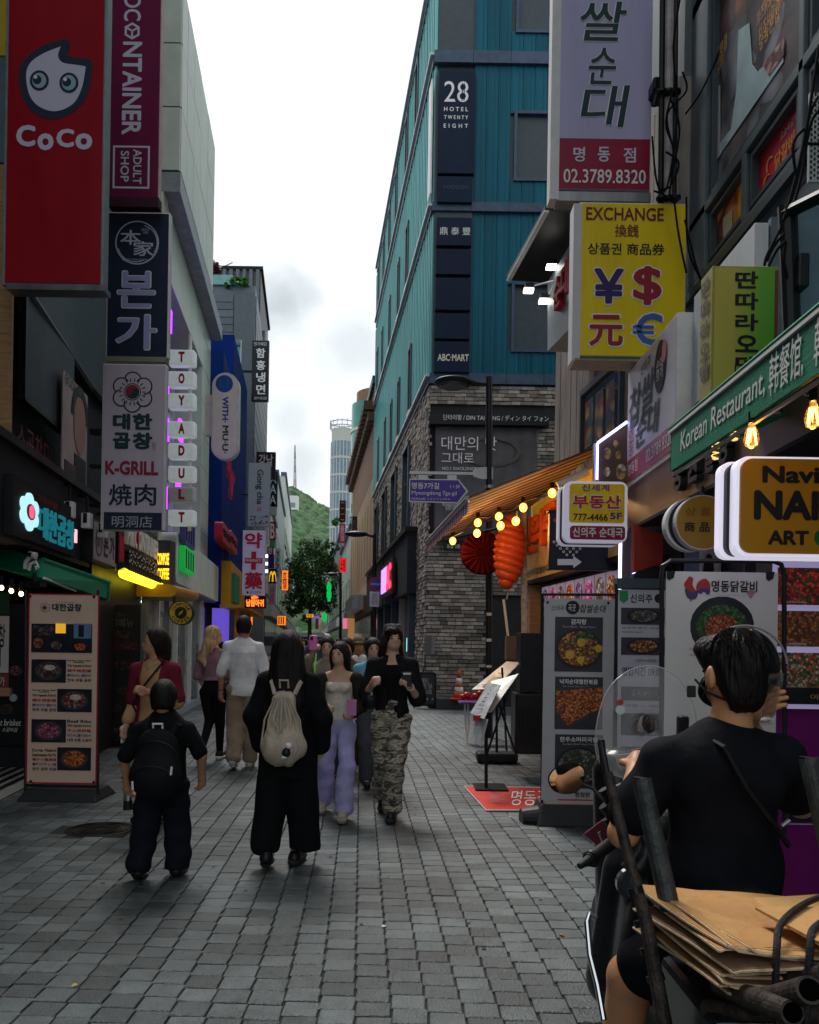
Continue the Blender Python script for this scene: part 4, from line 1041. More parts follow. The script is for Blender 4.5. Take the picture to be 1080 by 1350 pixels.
B(ns,'plate',fr,487.5,780,500,800,m_offw,-.02,0,bev=.01);T(ns,fr,'보행자\n전용도로\n차없는거리',489,782,498.5,797,m_blackp,n=.004)
wl=thing('street_lamp','tall black lamp post with a flat lamp head in front of the hotel front wall','street lamp',G(644,972))
b_=G(645,972);Yw=b_.y
part('pole',MB().cyl(b_,P(645,497,Yw),.062,.055,seg=14),m_black,wl)
part('arm',MB().tube([P(645,507,Yw),P(628,505,Yw),P(612,500,Yw-.02)],.035,8),m_black,wl)
pp_=P(598,504,Yw);part('lamp_head',MB().lathe((pp_.x,pp_.y,pp_.z),[(.02,.075),(.16,.06),(.30,.02),(.32,-.01),(.27,-.05),(.1,-.07)],24),m_black,wl,smooth=True)
part('lens',MB().lathe((pp_.x,pp_.y,pp_.z),[(.2,-.085),(.24,-.05)],20),m_glass,wl)
part('band',MB().cyl(P(645,700,Yw),P(645,716,Yw),.078),M('wood tape',(.16,.12,.08)),wl);
for y in(640,655):part('clamp',MB().cyl(P(645,y,Yw),P(645,y+4,Yw),.07),m_steel,wl)
for y,s_ in((846,.05),(880,.04),(812,.05),(905,.04)):part('sticker',(lambda p:MB().box(p.x-.05,p.x+.03,p.y-.075,p.y-.068,p.z,p.z+s_))(P(645,y,Yw)),m_white,wl)
ss=thing('street_name_sign','purple arrow street name plate hung from the black lamp post','street sign',P(580,662,Yw));fr=front(Yw-.02)
def poly(parent,name,fr,pts,mat,n0,n1):return part(name,MB().fpoly(fr,[fr.uv(x,y)for x,y in pts],n0,n1),mat,parent)
poly(ss,'plate_rim',fr,[(540,631),(605,632),(617.5,647.5),(604,663.5),(539,661.5)],m_steel,-.02,0)
poly(ss,'plate',fr,[(541,632.5),(604,633.3),(614.5,647.5),(603,662),(540.5,660)],M('street violet',(.055,.015,.34),rough=.3,var=.05),0,.005)
T(ss,fr,'명동7가길',543,636,579,645,m_whitep,n=.008,bold=.015);T(ss,fr,'Myeongdong 7ga-gil',543,647,602,654.5,m_whitep,n=.008);T(ss,fr,'明洞7ga路 ミョンドン7ギル',543,656,594,660,m_whitep,n=.008);T(ss,fr,'1 • 34',594,639,606,644,m_whitep,n=.008)
B(ss,'arm',fr,540,621,624,626,m_steel,-.05,0);poly(ss,'bracket',fr,[(624,620),(634,616),(650,616),(650,632),(634,632),(624,628)],m_steel,-.05,.02)
for x in(552,590):B(ss,'hanger',fr,x,626,x+12,632,m_steel,-.03,-.01)
# security camera on a pole at right of the corner
# ------------------------------------------------------------ near right building
nb=thing('grey_restaurant_building','grey metal building with poster windows over the restaurants','building',(2.9,6,0))
def rbox(parent,name,X,ya,yc,z0,z1,X1,mat,**k):return part(name,MB().box(min(X,X1),max(X,X1),ya,yc,z0,z1),mat,parent,**k)
m_cl=M('slate cladding',(.115,.14,.155),rough=.5,var=.15,scale=2)
NBY=8.7
rbox(nb,'lower_wall',2.9,-2,NBY,0,5.2,12,m_greywall);rbox(nb,'upper_wall',3.05,-2,NBY,5.2,16,12,m_dark)
# window grid: (ya, yc, z0, z1)
wins=[('a',6.28,8.2,6.02,8.1),('b',7.35,8.2,5.38,5.86),('c',6.30,7.22,5.38,5.86),('d',4.9,6.16,5.38,5.86),('e',4.9,6.16,6.02,8.1)]
mb_=[]
for(y0,y1,z0,z1)in((2,NBY,5.2,5.32),(2,NBY,5.90,5.99),(6.18,6.26,5.32,12),(7.24,7.33,5.32,5.9),(8.24,NBY,5.32,12),(2,NBY,8.15,8.3)):
 rbox(nb,'frame_member',2.9,y0,y1,z0,z1,3.06,M('grey window frame',(.10,.135,.15),rough=.4),bev=.008)
for(y0,y1,z0,z1)in((2,NBY,5.12,5.195),):rbox(nb,'sill',2.84,y0,y1,z0,z1,3.0,m_frame)
wpost={'a':food('noodle poster',[(96,80,84),(70,62,70),(160,160,168),(200,120,75),(110,82,82),(150,155,165)],2.6,rough=.4),'b':food('amber poster',[(150,90,25),(60,35,25),(170,120,40),(110,60,40)],3,rough=.15,emit=.15),'c':M('crimson poster',(.75,.014,.05),rough=.4,var=.2),'d':M('rose poster',(.80,.06,.20),rough=.4,var=.45,scale=1.5),'e':food('dark poster',[(40,42,50),(60,50,50),(95,60,45)],2,rough=.12)}
WF=Fr((3.0,0,0),(0,-1,0))
for k,y0,y1,z0,z1 in wins:
 g=part('window',MB().box(3.0,3.03,y0,y1,z0,z1),wpost[k],nb)
 mb=MB()
 for q in((y0,y0+.045,z0,z1),(y1-.045,y1,z0,z1),(y0+.045,y1-.045,z0,z0+.045),(y0+.045,y1-.045,z1-.045,z1)):mb.box(2.93,3.0,*q)
 part('sash',mb,m_frame,g,bev=.004)
ga=[o for o in COL.objects if o.name.startswith('window')and o.parent==nb]
amb=M('amber print',(.85,.42,.05),var=.3,scale=30)
def wp_poly(parent,pts,mat,n=.01,name='print_and_reflection'):return part(name,MB().fpoly(WF,[WF.uv(x,y)for x,y in pts],n-.004,n),mat,parent)
wp_poly(ga[0],[(975,40),(989,30),(993,85),(1000,95),(1034,60),(1034,82),(936,225),(950,190),(965,170),(972,120)],M('print pale teal',(.55,.74,.78),rough=.4,var=.2,scale=4))
wp_poly(ga[0],[(936,118),(951,112),(951,205),(938,222)],M('painted white reflection',(.55,.52,.52),rough=.2,var=.2),.014)  # white reflection on the pane, painted as a flat shape
wp_poly(ga[0],[(1008,85),(1036,50),(1036,72),(1016,100)],food('meat print',[(150,70,70),(190,150,150),(110,50,50)],9),.016)
for k,(x0,y0,x1,y1)in enumerate(((931,118,961,62),(934,128,956,98),(1001,38,1036,2),(1003,58,1036,18),(1004,70,1030,36))):
 c0,c1=WF.uv(x0,y0),WF.uv(x1,y1);L_=c1[0]-c0[0]
 txt_uv(ga[0],WF,['닭갈비전문점','춘천닭갈비','치즈닭갈비볶음','치즈사리추가','명동본점'][k],c0[0],c0[1]+.16 if k<2 else c0[1]+.14,c1[0],c0[1],amb,n=.02)
txt_uv(ga[2],WF,'오소리감투',-6.75,5.76,-6.45,5.69,m_whitep,n=.01);txt_uv(ga[2],WF,'닭갈비',-6.85,5.64,-6.5,5.50,amb,n=.01,bold=.02)
mb=MB();ring(mb,WF,-6.95,5.62,.05,.065,.006,.012,16,.5,4);ring(mb,WF,-7.0,5.48,.07,.082,.006,.012,16,.8,2.8);part('print_and_reflection',mb,amb,ga[2])
txt_uv(ga[3],WF,'대표메뉴',-6.05,5.80,-5.6,5.68,amb,n=.01);txt_uv(ga[3],WF,'ジャンドン',-6.05,5.64,-5.6,5.56,m_whitep,n=.01);txt_uv(ga[3],WF,'dakgalbi chicken',-6.05,5.53,-5.5,5.47,m_whitep,n=.01)
txt_uv(ga[1],WF,'곱\n창',-7.52,5.76,-7.42,5.5,m_blackp,n=.016);wp_poly(ga[1],[(955,288),(966,275),(966,309),(955,320)],M('cream paper print',(.6,.55,.38),var=.1),.01)
txt_uv(ga[4],WF,'닭갈비',-6.05,6.5,-5.4,6.3,m_whitep,n=.01);txt_uv(ga[4],WF,'막국수 볶음밥',-6.05,6.25,-5.3,6.12,M('peach print',(.6,.4,.25),var=0),n=.01)
for z in(5.0,4.2):rbox(nb,'panel_joint',2.895,2,NBY,z,z+.015,2.9,m_blackp)
# plain grey block upstairs behind the signs
rbox(nb,'rear_wall',3.1,NBY,NBY+.25,4,14,12,m_cl)
fb_=thing('concrete_building','board marked concrete building behind the yellow money exchange sign','building',RFu.at(-11*UL,0))
def rslab(fr,ya,yc,z0,z1,depth=8,n=0):
 u0,u1=yb(fr,ya,yc);a,b=fr.at(u1,0,n),fr.at(u0,0,n)
 return MB().hexa([(a.x,a.y,z0),(a.x+depth,a.y,z0),(b.x+depth,b.y,z0),(b.x,b.y,z0),(a.x,a.y,z1),(a.x+depth,a.y,z1),(b.x+depth,b.y,z1),(b.x,b.y,z1)])
part('wall',rslab(RFu,8.72,12.95,3.6,7.6),m_concrete,fb_);part('upper_wall',rslab(RFu,8.72,11.2,7.6,15,n=-.05),m_cl,fb_);part('lower_wall',rslab(RFu,8.72,12.95,0,3.6,n=-.1),m_dark,fb_)
for k in range(16):
 u0,u1=yb(RFu,8.8+k*.26,9.055+k*.26);part('board_marking',MB().fb(RFu,u0+.008,3.6,u1-.008,7.58,0,.006+.006*RND.random()),m_concrete,fb_)
for k,z in enumerate((4.62,6.2)):
 u0,u1=yb(RFu,10.15,11.55);g=part('window',MB().fb(RFu,u0,z-.42,u1,z+.42,.014,.03),m_glass,fb_)
 part('frame',MB().fb(RFu,u0-.05,z-.5,u1+.05,z-.42,.0,.07).fb(RFu,u0-.05,z+.42,u1+.05,z+.5,.0,.07).fb(RFu,u0-.05,z-.42,u0,z+.42,.0,.07).fb(RFu,u1,z-.42,u1+.05,z+.42,0,.07),m_frame,g)
 for j in range(3):part('reflection_poster',MB().fb(RFu,u0+.1+j*.4,z-.35,u0+.4+j*.4,z+.3,.03,.034),food('window poster',[(60,110,90),(150,60,40),(40,50,60),(160,130,60)],6),g)
for k in range(3):
 x=866+k*9;t=thing('drain_pipe',['dark vertical pipe beside the large white sign','pale vertical pipe between the white sign and the poster window','thin dark pipe next to the poster window frame'][k],'pipe',P(x,420,8.3))
 part('pipe',MB().cyl(P(x+8,-40,8.45+k*.05),P(x+4,400,8.45+k*.05),(.03,.045,.025)[k],seg=8),(m_iron,M('pale pipe',(.45,.42,.42),rough=.5,var=.4),m_black)[k],t)
 for y in(120,260):part('bracket',MB().cyl(P(x+6.5,y,8.42),P(x+6.5,y+3,8.42),.06,seg=8),m_iron,t)
# ------------------------------------------------------------ big hanging signs right
sd,fr=hang_sign('hanging_sign','tall pale lilac hanging sign with brushed korean letters above a red phone number',9.0,736,-140,857.5,252,M('pale lilac acrylic',(.47,.45,.68),rough=.35,var=.12,scale=3,streak=.12),m_white,.2,.01)
B(sd,'red_band',fr,738,182,856,250,M('ruby acrylic',(.30,.012,.05),rough=.35,var=.1),0,.004);B(sd,'lower_rail',fr,735,252,858,266,m_steel,-.2,.0)
B(sd,'side_face',fr,731,-140,736.5,262,m_white,-.19,.004)
for ch,x0,y0,x1,y1 in(('쌀',765,2,826,55),('순',776,63,812,112),('대',766,112,830,168)):
 T(sd,fr,ch,x0-1,y0-1,x1+1,y1+1,m_whitep,bold=.03,shear=.12,n=.004);T(sd,fr,ch,x0,y0,x1,y1,m_dkteal,bold=.012,shear=.12,n=.008)
T(sd,fr,'명',756,194,771,214,m_lilac,n=.009,bold=.02);T(sd,fr,'동',788,194,804,214,m_lilac,n=.009,bold=.02);T(sd,fr,'점',822,195,838,215,m_lilac,n=.009,bold=.02)
T(sd,fr,'02.3789.8320',743,223,851,243,m_whitep,n=.009,bold=.01)
ex,fr=hang_sign('hanging_sign','yellow money exchange hanging sign with four large currency symbols',8.4,764,266,903,472,M('yellow acrylic',(.85,.63,.008),rough=.35,var=.16,scale=3,streak=.12),m_white,.2,.012)
B(ex,'side_face',fr,757,268,764.5,475,m_offw,-.2,.006)
B(ex,'lower_rail',fr,758,472,902,477,M('dusty rail',(.25,.24,.2)),-.3,.01)
m_mar=M('maroon print',(.20,.015,.03),var=0);m_pur=M('purple print',(.045,.02,.13),var=0);m_blu=M('azure print',(.06,.13,.42),var=0);m_redx=M('red fill print',(.32,.02,.04),var=0)
T(ex,fr,'EXCHANGE',773,273,875,292,m_mar,bold=.02);T(ex,fr,'換銭',811,296,842,313,m_mar,bold=.015);T(ex,fr,'상품권 商品券',775,320,876,337,m_blackp,bold=.015)
for ch,x0,y0,x1,y1,mm in(('¥',783,354,822,401,m_pur),('$',835,351,872,403,m_redx),('元',777,415,821,457,m_redx),('C',839,413,873,456,m_blu),('=',834,429,862,441,m_blu)):
 T(ex,fr,ch,x0-2,y0-2,x1+2,y1+2,m_whitep,bold=.05,n=.004);T(ex,fr,ch,x0,y0,x1,y1,mm,bold=.03,n=.008)
# canopy box with red letters and spot lamps (projecting shop sign)
cb=thing('projecting_shop_sign','pale sign box with red korean letters under a thin black lamp canopy','sign',P(740,450,11))
fr=RFu.off(.55)
a=fr.uv(722,462);b=fr.uv(762,300)
poly(cb,'box',fr,[(722,463),(722,372),(765,300),(765,418)],M('pale grey box',(.34,.40,.40),rough=.4),-.45,0)
poly(cb,'canopy',fr,[(708,372),(765,281),(765,275),(708,365)],m_black,-.3,.45);poly(cb,'canopy_edge',fr,[(708,374),(765,283.5),(765,281),(708,372)],m_white,.40,.46)
T(cb,fr,'순',737,372,746,400,M('red letter 3d',(.5,.02,.05)),n=.0,ext=.08,bold=.03);T(cb,fr,'대',747,352,757,384,M('red letter 3d',(.5,.02,.05)),n=.0,ext=.08,bold=.03)
for k,(x,y)in enumerate(((748,307),(727,350),(697,381),(717,395))):
 t=thing('spot_lamp',['lit spot lamp highest under the thin black canopy','lit spot lamp second under the black canopy','lit spot lamp reaching out from the canopy over the teal wall','lit spot lamp lowest beside the red letters'][k],'lamp',P(x,y,10.9+k*.2));p=P(x,y,10.9+k*.2)
 part('housing',MB().box(p.x-.05,p.x+.07,p.y-.05,p.y+.05,p.z,p.z+.07),m_black,t)
 part('lit_face',MB().box(p.x-.065,p.x+.065,p.y-.055,p.y+.06,p.z-.04,p.z-.002),m_lampw,t)
 if k>1:part('arm',MB().cyl(p+Vector((.05,0,.04)),P(730,370+(k-2)*6,11.3),.012,seg=5),m_white,t)
# white sausage soup sign on the street wall
ws=thing('wall_sign','white street-facing sign with brushed korean letters and red lower band','sign',(2.3,8,3.2))
SF=Fr((2.28,0,0),(0,-1,0));f2=SF.off(.03)
part('casing',MB().fb(SF,-8.7,3.2,-7.1,4.42,-.35,.0),m_white,ws);part('face',MB().fb(SF,-8.66,3.24,-7.12,4.39,0,.005),M('white lit acrylic',(.55,.56,.64),rough=.35,emit=.0,var=.05),ws)
part('red_band',MB().fb(SF,-8.66,3.24,-7.12,3.47,.005,.009),M('soft red acrylic',(.34,.05,.06),rough=.35),ws)
for s_,x0,y0,x1,y1 in(('찹',832,575,846,530),('쌀',848,552,862,508)):pass
txt_uv(ws,SF,'찹쌀',-8.60,4.18,-7.72,3.78,M('grey brush print',(.09,.11,.12),var=0),n=.012,bold=.015,shear=.15);txt_uv(ws,SF,'순대',-8.35,3.82,-7.55,3.52,M('grey brush print',(.09,.11,.12),var=0),n=.012,bold=.015,shear=.15)
txt_uv(ws,SF,'신의주',-8.2,4.33,-7.85,4.22,m_blackp,n=.012)
mb=MB();disc(mb,SF,-7.55,4.1,.17,.009,.014,rv=.24);part('seal_print',mb,m_blackp,ws);txt_uv(ws,SF,'순대\n명가',-7.65,4.18,-7.45,3.98,m_whitep,n=.016);mb=MB();disc(mb,SF,-7.42,4.2,.06,.014,.018,rv=.1);part('seal_print',mb,M('pink print',(.5,.2,.25),var=0),ws)
txt_uv(ws,SF,'명\n동',-8.6,3.78,-8.42,3.5,M('rose print',(.45,.06,.1),var=0),n=.012);txt_uv(ws,SF,'명동점',-8.6,3.42,-8.25,3.30,m_whitep,n=.014);txt_uv(ws,SF,'02.3789.8320',-7.95,3.42,-7.16,3.30,m_whitep,n=.014)
# white panel with orange black letters
wp2=thing('white_panel_sign','plain white panel sign with orange edged korean letters behind the yellow box sign','sign',(2.4,6,3))
part('panel',MB().box(2.4,2.5,5.8,7.05,2.95,4.53),M('white sheet',(.60,.65,.68),rough=.5,var=.12,streak=.2),wp2,bev=.008)
PF=Fr((2.4,0,0),(0,-1,0));txt_uv(wp2,PF,'명동',-6.98,3.62,-6.25,3.18,M('orange print',(.7,.2,.05),var=0),n=.004,bold=.06);txt_uv(wp2,PF,'명동',-6.97,3.61,-6.26,3.19,m_blackp,n=.008,bold=.02)
part('return_panel',MB().box(2.505,2.72,5.78,5.83,2.95,4.56),M('blue grey board',(.12,.18,.22),var=.2),wp2)
# yellow-green box sign
yg=thing('box_sign','yellow to green box sign with stacked black korean letters on two faces','sign',P(980,520,5.3));fr=front(5.3)
a=fr.uv(940,350);b=fr.uv(1025,545)
part('casing',MB().box(a[0],b[0],5.3,5.52,b[1],a[1]),M('olive acrylic',(.34,.30,.06),rough=.4,var=.2),yg,bev=.006)
mg=bpy.data.materials.new('green yellow print');mg.use_nodes=True;MATS['green yellow print']=mg
N_=mg.node_tree.nodes;tcx=N_.new('ShaderNodeTexCoord');sx=N_.new('ShaderNodeSeparateXYZ');rp_=N_.new('ShaderNodeValToRGB')
mg.node_tree.links.new(tcx.outputs['Generated'],sx.inputs[0]);mg.node_tree.links.new(sx.outputs[0],rp_.inputs[0]);mg.node_tree.links.new(rp_.outputs[0],N_['Principled BSDF'].inputs['Base Color'])
rp_.color_ramp.elements[0].position=.3;rp_.color_ramp.elements[0].color=(.50,.40,.06,1);rp_.color_ramp.elements[1].position=.75;rp_.color_ramp.elements[1].color=(.14,.42,.03,1)
part('face',MB().fb(fr,a[0]+.012,b[1],b[0]-.012,a[1]-.012,0,.004),mg,yg)
part('edge_strip',MB().fb(fr,b[0]-.03,b[1],b[0]-.012,a[1]-.03,.004,.012),M('rust strip',(.2,.06,.04)),yg)
for k,ch in enumerate('딴따라오뎅'):T(yg,fr,ch,969,358+k*28,999,381+k*28,m_blackp,bold=.03,n=.008)
sf=Fr((a[0],0,0),(0,-1,0))
for k,ch in enumerate('딴따라오뎅'):txt_uv(yg,sf,ch,-5.49,a[1]-.04-k*.14,-5.34,a[1]-.15-k*.14,M('olive print',(.12,.12,.10),var=0),n=.008,bold=.03)
# green awning with lettering
ga_=thing('green_awning','long green awning edge with white restaurant lettering over the brown fascia','awning',(1.6,4.2,2.6))
m_green=M('awning green',(.008,.22,.12),rough=.55,var=.15,bump=.2)
AF=Fr((1.6,0,0),(0,-1,0));y0,y1=2.2,5.08
part('valance',MB().fb(AF,-y1,2.60,-y0,2.83,-.02,0),m_green,ga_);part('edge_trim',MB().fb(AF,-y1-.02,2.835,-y0,2.852,-.02,.012),m_whitep,ga_)
part('edge_bead',MB().cyl((1.6,y1+.02,2.865),(1.6,y0,2.865),.014,seg=8),m_green,ga_)
part('cover',MB().hexa([(1.6,y0,2.85),(2.35,y0,3.12),(2.35,y1,3.12),(1.6,y1,2.85),(1.6,y0,2.875),(2.35,y0,3.145),(2.35,y1,3.145),(1.6,y1,2.875)]),m_green,ga_)
part('end_cloth',MB().hexa([(1.6,y1-.01,2.60),(2.30,y1-.01,2.95),(2.30,y1,2.95),(1.6,y1,2.60),(1.6,y1-.01,2.84),(2.34,y1-.01,3.1),(2.34,y1,3.1),(1.6,y1,2.84)]),m_green,ga_)
txt_uv(ga_,AF,'Korean Restaurant,',-4.88,2.79,-3.72,2.655,m_whitep,n=.004,shear=.1,bold=.005);txt_uv(ga_,AF,'韩餐馆,',-3.68,2.82,-3.36,2.63,m_whitep,n=.004,shear=.1,bold=.005);txt_uv(ga_,AF,'韓餐館',-3.27,2.82,-2.95,2.63,m_whitep,n=.004,bold=.005,shear=.1)
part('under_rail',MB().cyl((1.62,y1,2.58),(1.62,y0,2.58),.012,seg=6),m_steel,ga_)
# brown fascia with black letters
bf=thing('brown_fascia_sign','brown metal fascia with raised black korean letters under the green awning','sign',(2.3,7,2.78))
for k in range(5):
 part('fascia_panel',MB().box(2.3,2.36,8.72-(k+1)*.8+.004,8.72-k*.8,2.77,3.195),M('brown metal',(.21,.13,.085),rough=.4,var=.25,scale=3,streak=.2,per=.06),bf)
part('soffit',MB().box(2.3,2.9,2,8.7,2.74,2.768),m_dark,bf)
for ch,x0,x1 in(('중',892,905),('원',911,925),('쌀',934,948),('당',952,968)):
 ya,yc=2.3*F/(x0-540),2.3*F/(x1-540)
 txt_uv(bf,RN,ch,-ya,3.14,-yc,2.84,M('charcoal letter',(.022,.026,.03),rough=.5),ext=.06,n=0,bold=.035)
# interior dark opening and side wall with small posters
inn_=thing('wall_banner','narrow white banner with dark oval seal on the shaded wall beneath the fascia','banner',(2.85,8,1.5))
part('cloth',MB().box(2.80,2.82,7.45,7.95,1.9,2.72),m_offw,inn_);GF=Fr((2.8,0,0),(0,-1,0));mb=MB();disc(mb,GF,-7.7,2.2,.14,.0,.006,rv=.2);part('seal_print',mb,m_blackp,inn_);txt_uv(inn_,GF,'찹쌀',-7.85,2.68,-7.55,2.48,m_blackp,n=.005)
inn2=thing('wall_banner','wide grey wall banner with brushed lettering behind the round yellow sign','banner',(2.85,6.5,1.5))
part('cloth',MB().box(2.80,2.82,5.3,6.9,1.7,2.6),M('shaded banner',(.25,.25,.25)),inn2);txt_uv(inn2,GF,'찹쌀순대',-6.5,2.5,-5.6,2.2,m_blackp,n=.005,shear=.2);mb=MB();disc(mb,GF,-6.75,2.15,.1,.0,.006,rv=.2);part('seal_print',mb,m_blackp,inn2)
# round sign and nail sign
rs=thing('round_sign','round yellow sign with two lines of characters below the brown fascia','sign',P(925,725,5.0));fr=front(5.0)
c=fr.uv(927,688);r=.168
for k,(n0,n1,mt,d,rr)in enumerate(((-.16,-.09,m_white,-.035,1),(-.09,-.07,m_iron,-.02,.98),(-.07,0,m_offw,0,1.0),(0,.004,M('ochre acrylic',(.36,.20,.012),rough=.35,var=.1),0,.96))):
 mb=MB();disc(mb,fr,c[0]+d,c[1]-.003,r*rr,n0,n1,36,rv=r*rr*1.0);part('rim' if k<3 else 'face',mb,mt,rs)
T(rs,fr,'상 품 권',903,669,957,681,M('red brown print',(.25,.06,.02),var=0),n=.01,bold=.0);T(rs,fr,'商 品 券',902,688,955,702,m_blackp,n=.01,bold=.02)
B(rs,'bracket',fr,925,650,929,640,m_iron,-.1,-.06)
na=thing('nail_shop_sign','large rounded amber nail art sign with glowing white rim','sign',P(1040,735,3.9))
for k,(n0,n1,mt,dx,ins)in enumerate(((-.20,-.14,M('lit white rim',(.72,.70,.85),emit=.35,var=0),-10,0),(-.14,-.1,m_black,-7,.01),(-.10,-.02,MATS['lit white rim'],0,0),(-.02,.0,M('lit amber face',(.44,.19,.004),rough=.4,emit=.03,var=.08),0,.014))):
 fr=front(3.9);a=fr.uv(974+dx,600);b=fr.uv(1132+dx,735)
 part('rim' if k<3 else 'face',MB().fpoly(fr,rrect(a[0]+ins,b[1]+ins,b[0]-ins,a[1]-ins,.055),n0,n1),mt,na)
T(na,fr,'Navi',1005,614,1080,638,m_blackp,bold=.045);T(na,fr,'NAIL',994,646,1108,687,m_blackp,bold=.05);T(na,fr,'ART',1012,699,1066,719,m_blackp,bold=.05)
c=fr.uv(1085,709);mb=MB();disc(mb,fr,c[0],c[1],.042,.002,.006);part('badge',mb,M('badge green',(.01,.16,.03),var=0),na);T(na,fr,'5F',1080,703,1092,715,m_whitep,n=.008)
# edison bulbs and coil lamps under the awning
def bulb(label,px,py,Y,s=1.0,coil=False):
 t=thing('hanging_bulb',label,'lamp',P(px,py,Y),'hanging bulbs under the green awning');p=P(px,py,Y)
 part('glass',MB().lathe((p.x,p.y,p.z),[(.008*s,-.062*s),(.028*s,-.05*s),(.036*s,-.02*s),(.030*s,.015*s),(.016*s,.045*s),(.014*s,.06*s)],16),M('clear amber glass',(1,.75,.45),rough=.03,trans=.9,var=0),t,smooth=True)
 mb=MB()
 for k in range(5):
  a=k*2*pi/5;mb.tube([p+Vector((.008*s*cos(a),.008*s*sin(a),.03*s)),p+Vector((.017*s*cos(a+.4),.017*s*sin(a+.4),-.035*s)),p+Vector((.008*s*cos(a+.8),.008*s*sin(a+.8),.028*s))],.0026*s,5)
 part('filament',mb,m_bulb,t);part('socket',MB().cyl(p+Vector((0,0,.06*s)),p+Vector((0,0,.11*s)),.018*s,seg=10),m_black,t);part('cord',MB().cyl(p+Vector((0,0,.11*s)),p+Vector((.02,.03,.32)),.004,seg=5),m_black,t)
bulb('clear bulb with glowing filament beside the coil lamps under the green awning',991,574,3.9);bulb('clear bulb with glowing filament above the nail sign at the photo edge',1072,547,3.6)
def jar(label,px,py,Y,lit,h=.17):
 t=thing('jar_lamp',label,'lamp',P(px,py,Y),'dark glass jar lamps under the green awning');p=P(px,py,Y)
 part('glass',MB().lathe((p.x,p.y,p.z),[(.022,-h/2),(.03,-h/2+.01),(.03,h/2-.03),(.015,h/2)],14),M('smoked glass',(.10,.11,.11),rough=.06,trans=.65,var=0),t,smooth=True)
 pts=[p+Vector((.012*cos(k*.9),.012*sin(k*.9),-h*.42+h*.75*k/34))for k in range(35)]
 part('coil',MB().tube(pts,.0028,5),M('lit coil',(1,.55,.18),emit=3.5,var=0)if lit else m_iron,t);part('cord',MB().cyl(p+Vector((0,0,h/2)),p+Vector((.01,.02,h/2+.2)),.004,seg=5),m_black,t)
jar('lit coil jar lamp hanging lowest beside the raised black letters',943,586,4.5,True);jar('lit coil jar lamp between the letters and the glowing bulb',968,556,4.2,True,.2)
jar('unlit dark jar lamp under the middle of the green awning',1024,525,4.0,False,.16);jar('unlit dark jar lamp by the photo edge under the awning',1068,500,3.8,False,.16)
# utility pole, transformer, cables, perforated panel
up=thing('utility_pole','dark utility pole with grey box and cable tangle before the grey wall','utility pole',(2.0,4.55,2.9))
part('pole',MB().cyl(P(1046,500,4.4),P(1038,272,4.4),.045,.05,seg=10),m_black,up);part('crossarm',MB().cyl(P(1035,282,4.4),P(1100,250,4.1),.035,seg=8),m_black,up);part('control_box',MB().box(*(lambda a,b:(a.x,b.x,4.3,4.45,b.z,a.z))(P(1042,344,4.4),P(1056,388,4.4))),m_black,up,bev=.01)
part('grey_box',MB().box(*(lambda a,b:(a.x,b.x,4.5,4.6,b.z,a.z))(P(1046,268,4.5),P(1120,440,4.5))),M('blue grey board',(.12,.18,.22),var=.2),up,bev=.02)
def cable(parent,pts,Yv,r=.008,name='cable',mat=None):
 P3=[P(x,y,Yv if not isinstance(Yv,(list,tuple))else Yv[i])for i,(x,y)in enumerate(pts)];out=[]
 for i in range(len(P3)-1):
  p0,p1,p2,p3=P3[max(0,i-1)],P3[i],P3[i+1],P3[min(len(P3)-1,i+2)]
  for q in range(5):
   t=q/5;out.append(.5*((2*p1)+(p2-p0)*t+(2*p0-5*p1+4*p2-p3)*t*t+(3*p1-p0-3*p2+p3)*t**3))
 out.append(P3[-1]);return part(name,MB().tube(out,r,6),mat or M('cable black',(.008,.008,.009),rough=.9,spec=.1),parent)
for c_ in([(1037,285),(1052,230),(1068,150),(1085,120)],[(1042,285),(1056,235),(1070,160),(1090,140)],[(1033,290),(1045,250),(1062,175),(1080,60)],[(1010,345),(1020,325),(1034,308)],[(1008,350),(1012,335),(1030,300)],[(1014,350),(1024,330),(1036,318)],[(1036,320),(1033,340),(1038,365)],[(1060,188),(1075,190),(1090,186)],[(1050,235),(1046,190),(1060,170)]):cable(up,c_,4.35)
pt_=thing('perforated_panel','perforated white metal panel at the photo edge beside the cables','panel',P(1076,240,4.6));a=P(1068,122,4.7);b=P(1110,240,4.7)
mb=MB().box(a.x,b.x,4.70,4.72,b.z,a.z);part('sheet',mb,M('pale metal',(.42,.44,.45)),pt_);mb=MB()
for i in range(9):
 for j in range(16):x=a.x+.012+i*.02;z=b.z+.02+j*.031+(i%2)*.015;mb.box(x-.0055,x+.0055,4.697,4.70,z-.0075,z+.0075)
part('perforation',mb,m_blackp,pt_,kind='stuff')
ct=thing('cable_tangle','black cables looping between the signs beside the poster window','cables',P(885,260,8.2))
for c_ in([(900,-20),(888,60),(893,150),(880,245),(862,252)],[(893,100),(878,160),(888,200),(882,262)],[(860,180),(866,240),(880,262)],[(884,130),(896,170),(886,230)],[(900,95),(905,120),(880,150),(886,190)],[(905,260),(908,330),(930,380)],[(903,290),(915,340),(925,372)],[(889,265),(895,310),(905,360)],[(878,200),(895,215),(884,245),(870,250)],[(950,65),(925,120),(904,150)]):cable(ct,c_,8.15,.010)
ac=thing('equipment_box','dark equipment box on the wall between the large signs','box',P(870,180,8.9));part('casing',MB().box(*(lambda a,b:(a.x,b.x,8.8,9.1,b.z,a.z))(P(862,100,8.8),P(886,118,8.8))),m_iron,ac,bev=.02);part('bracket',MB().cyl(P(868,118,8.8),P(862,140,8.8),.02),m_black,ac)
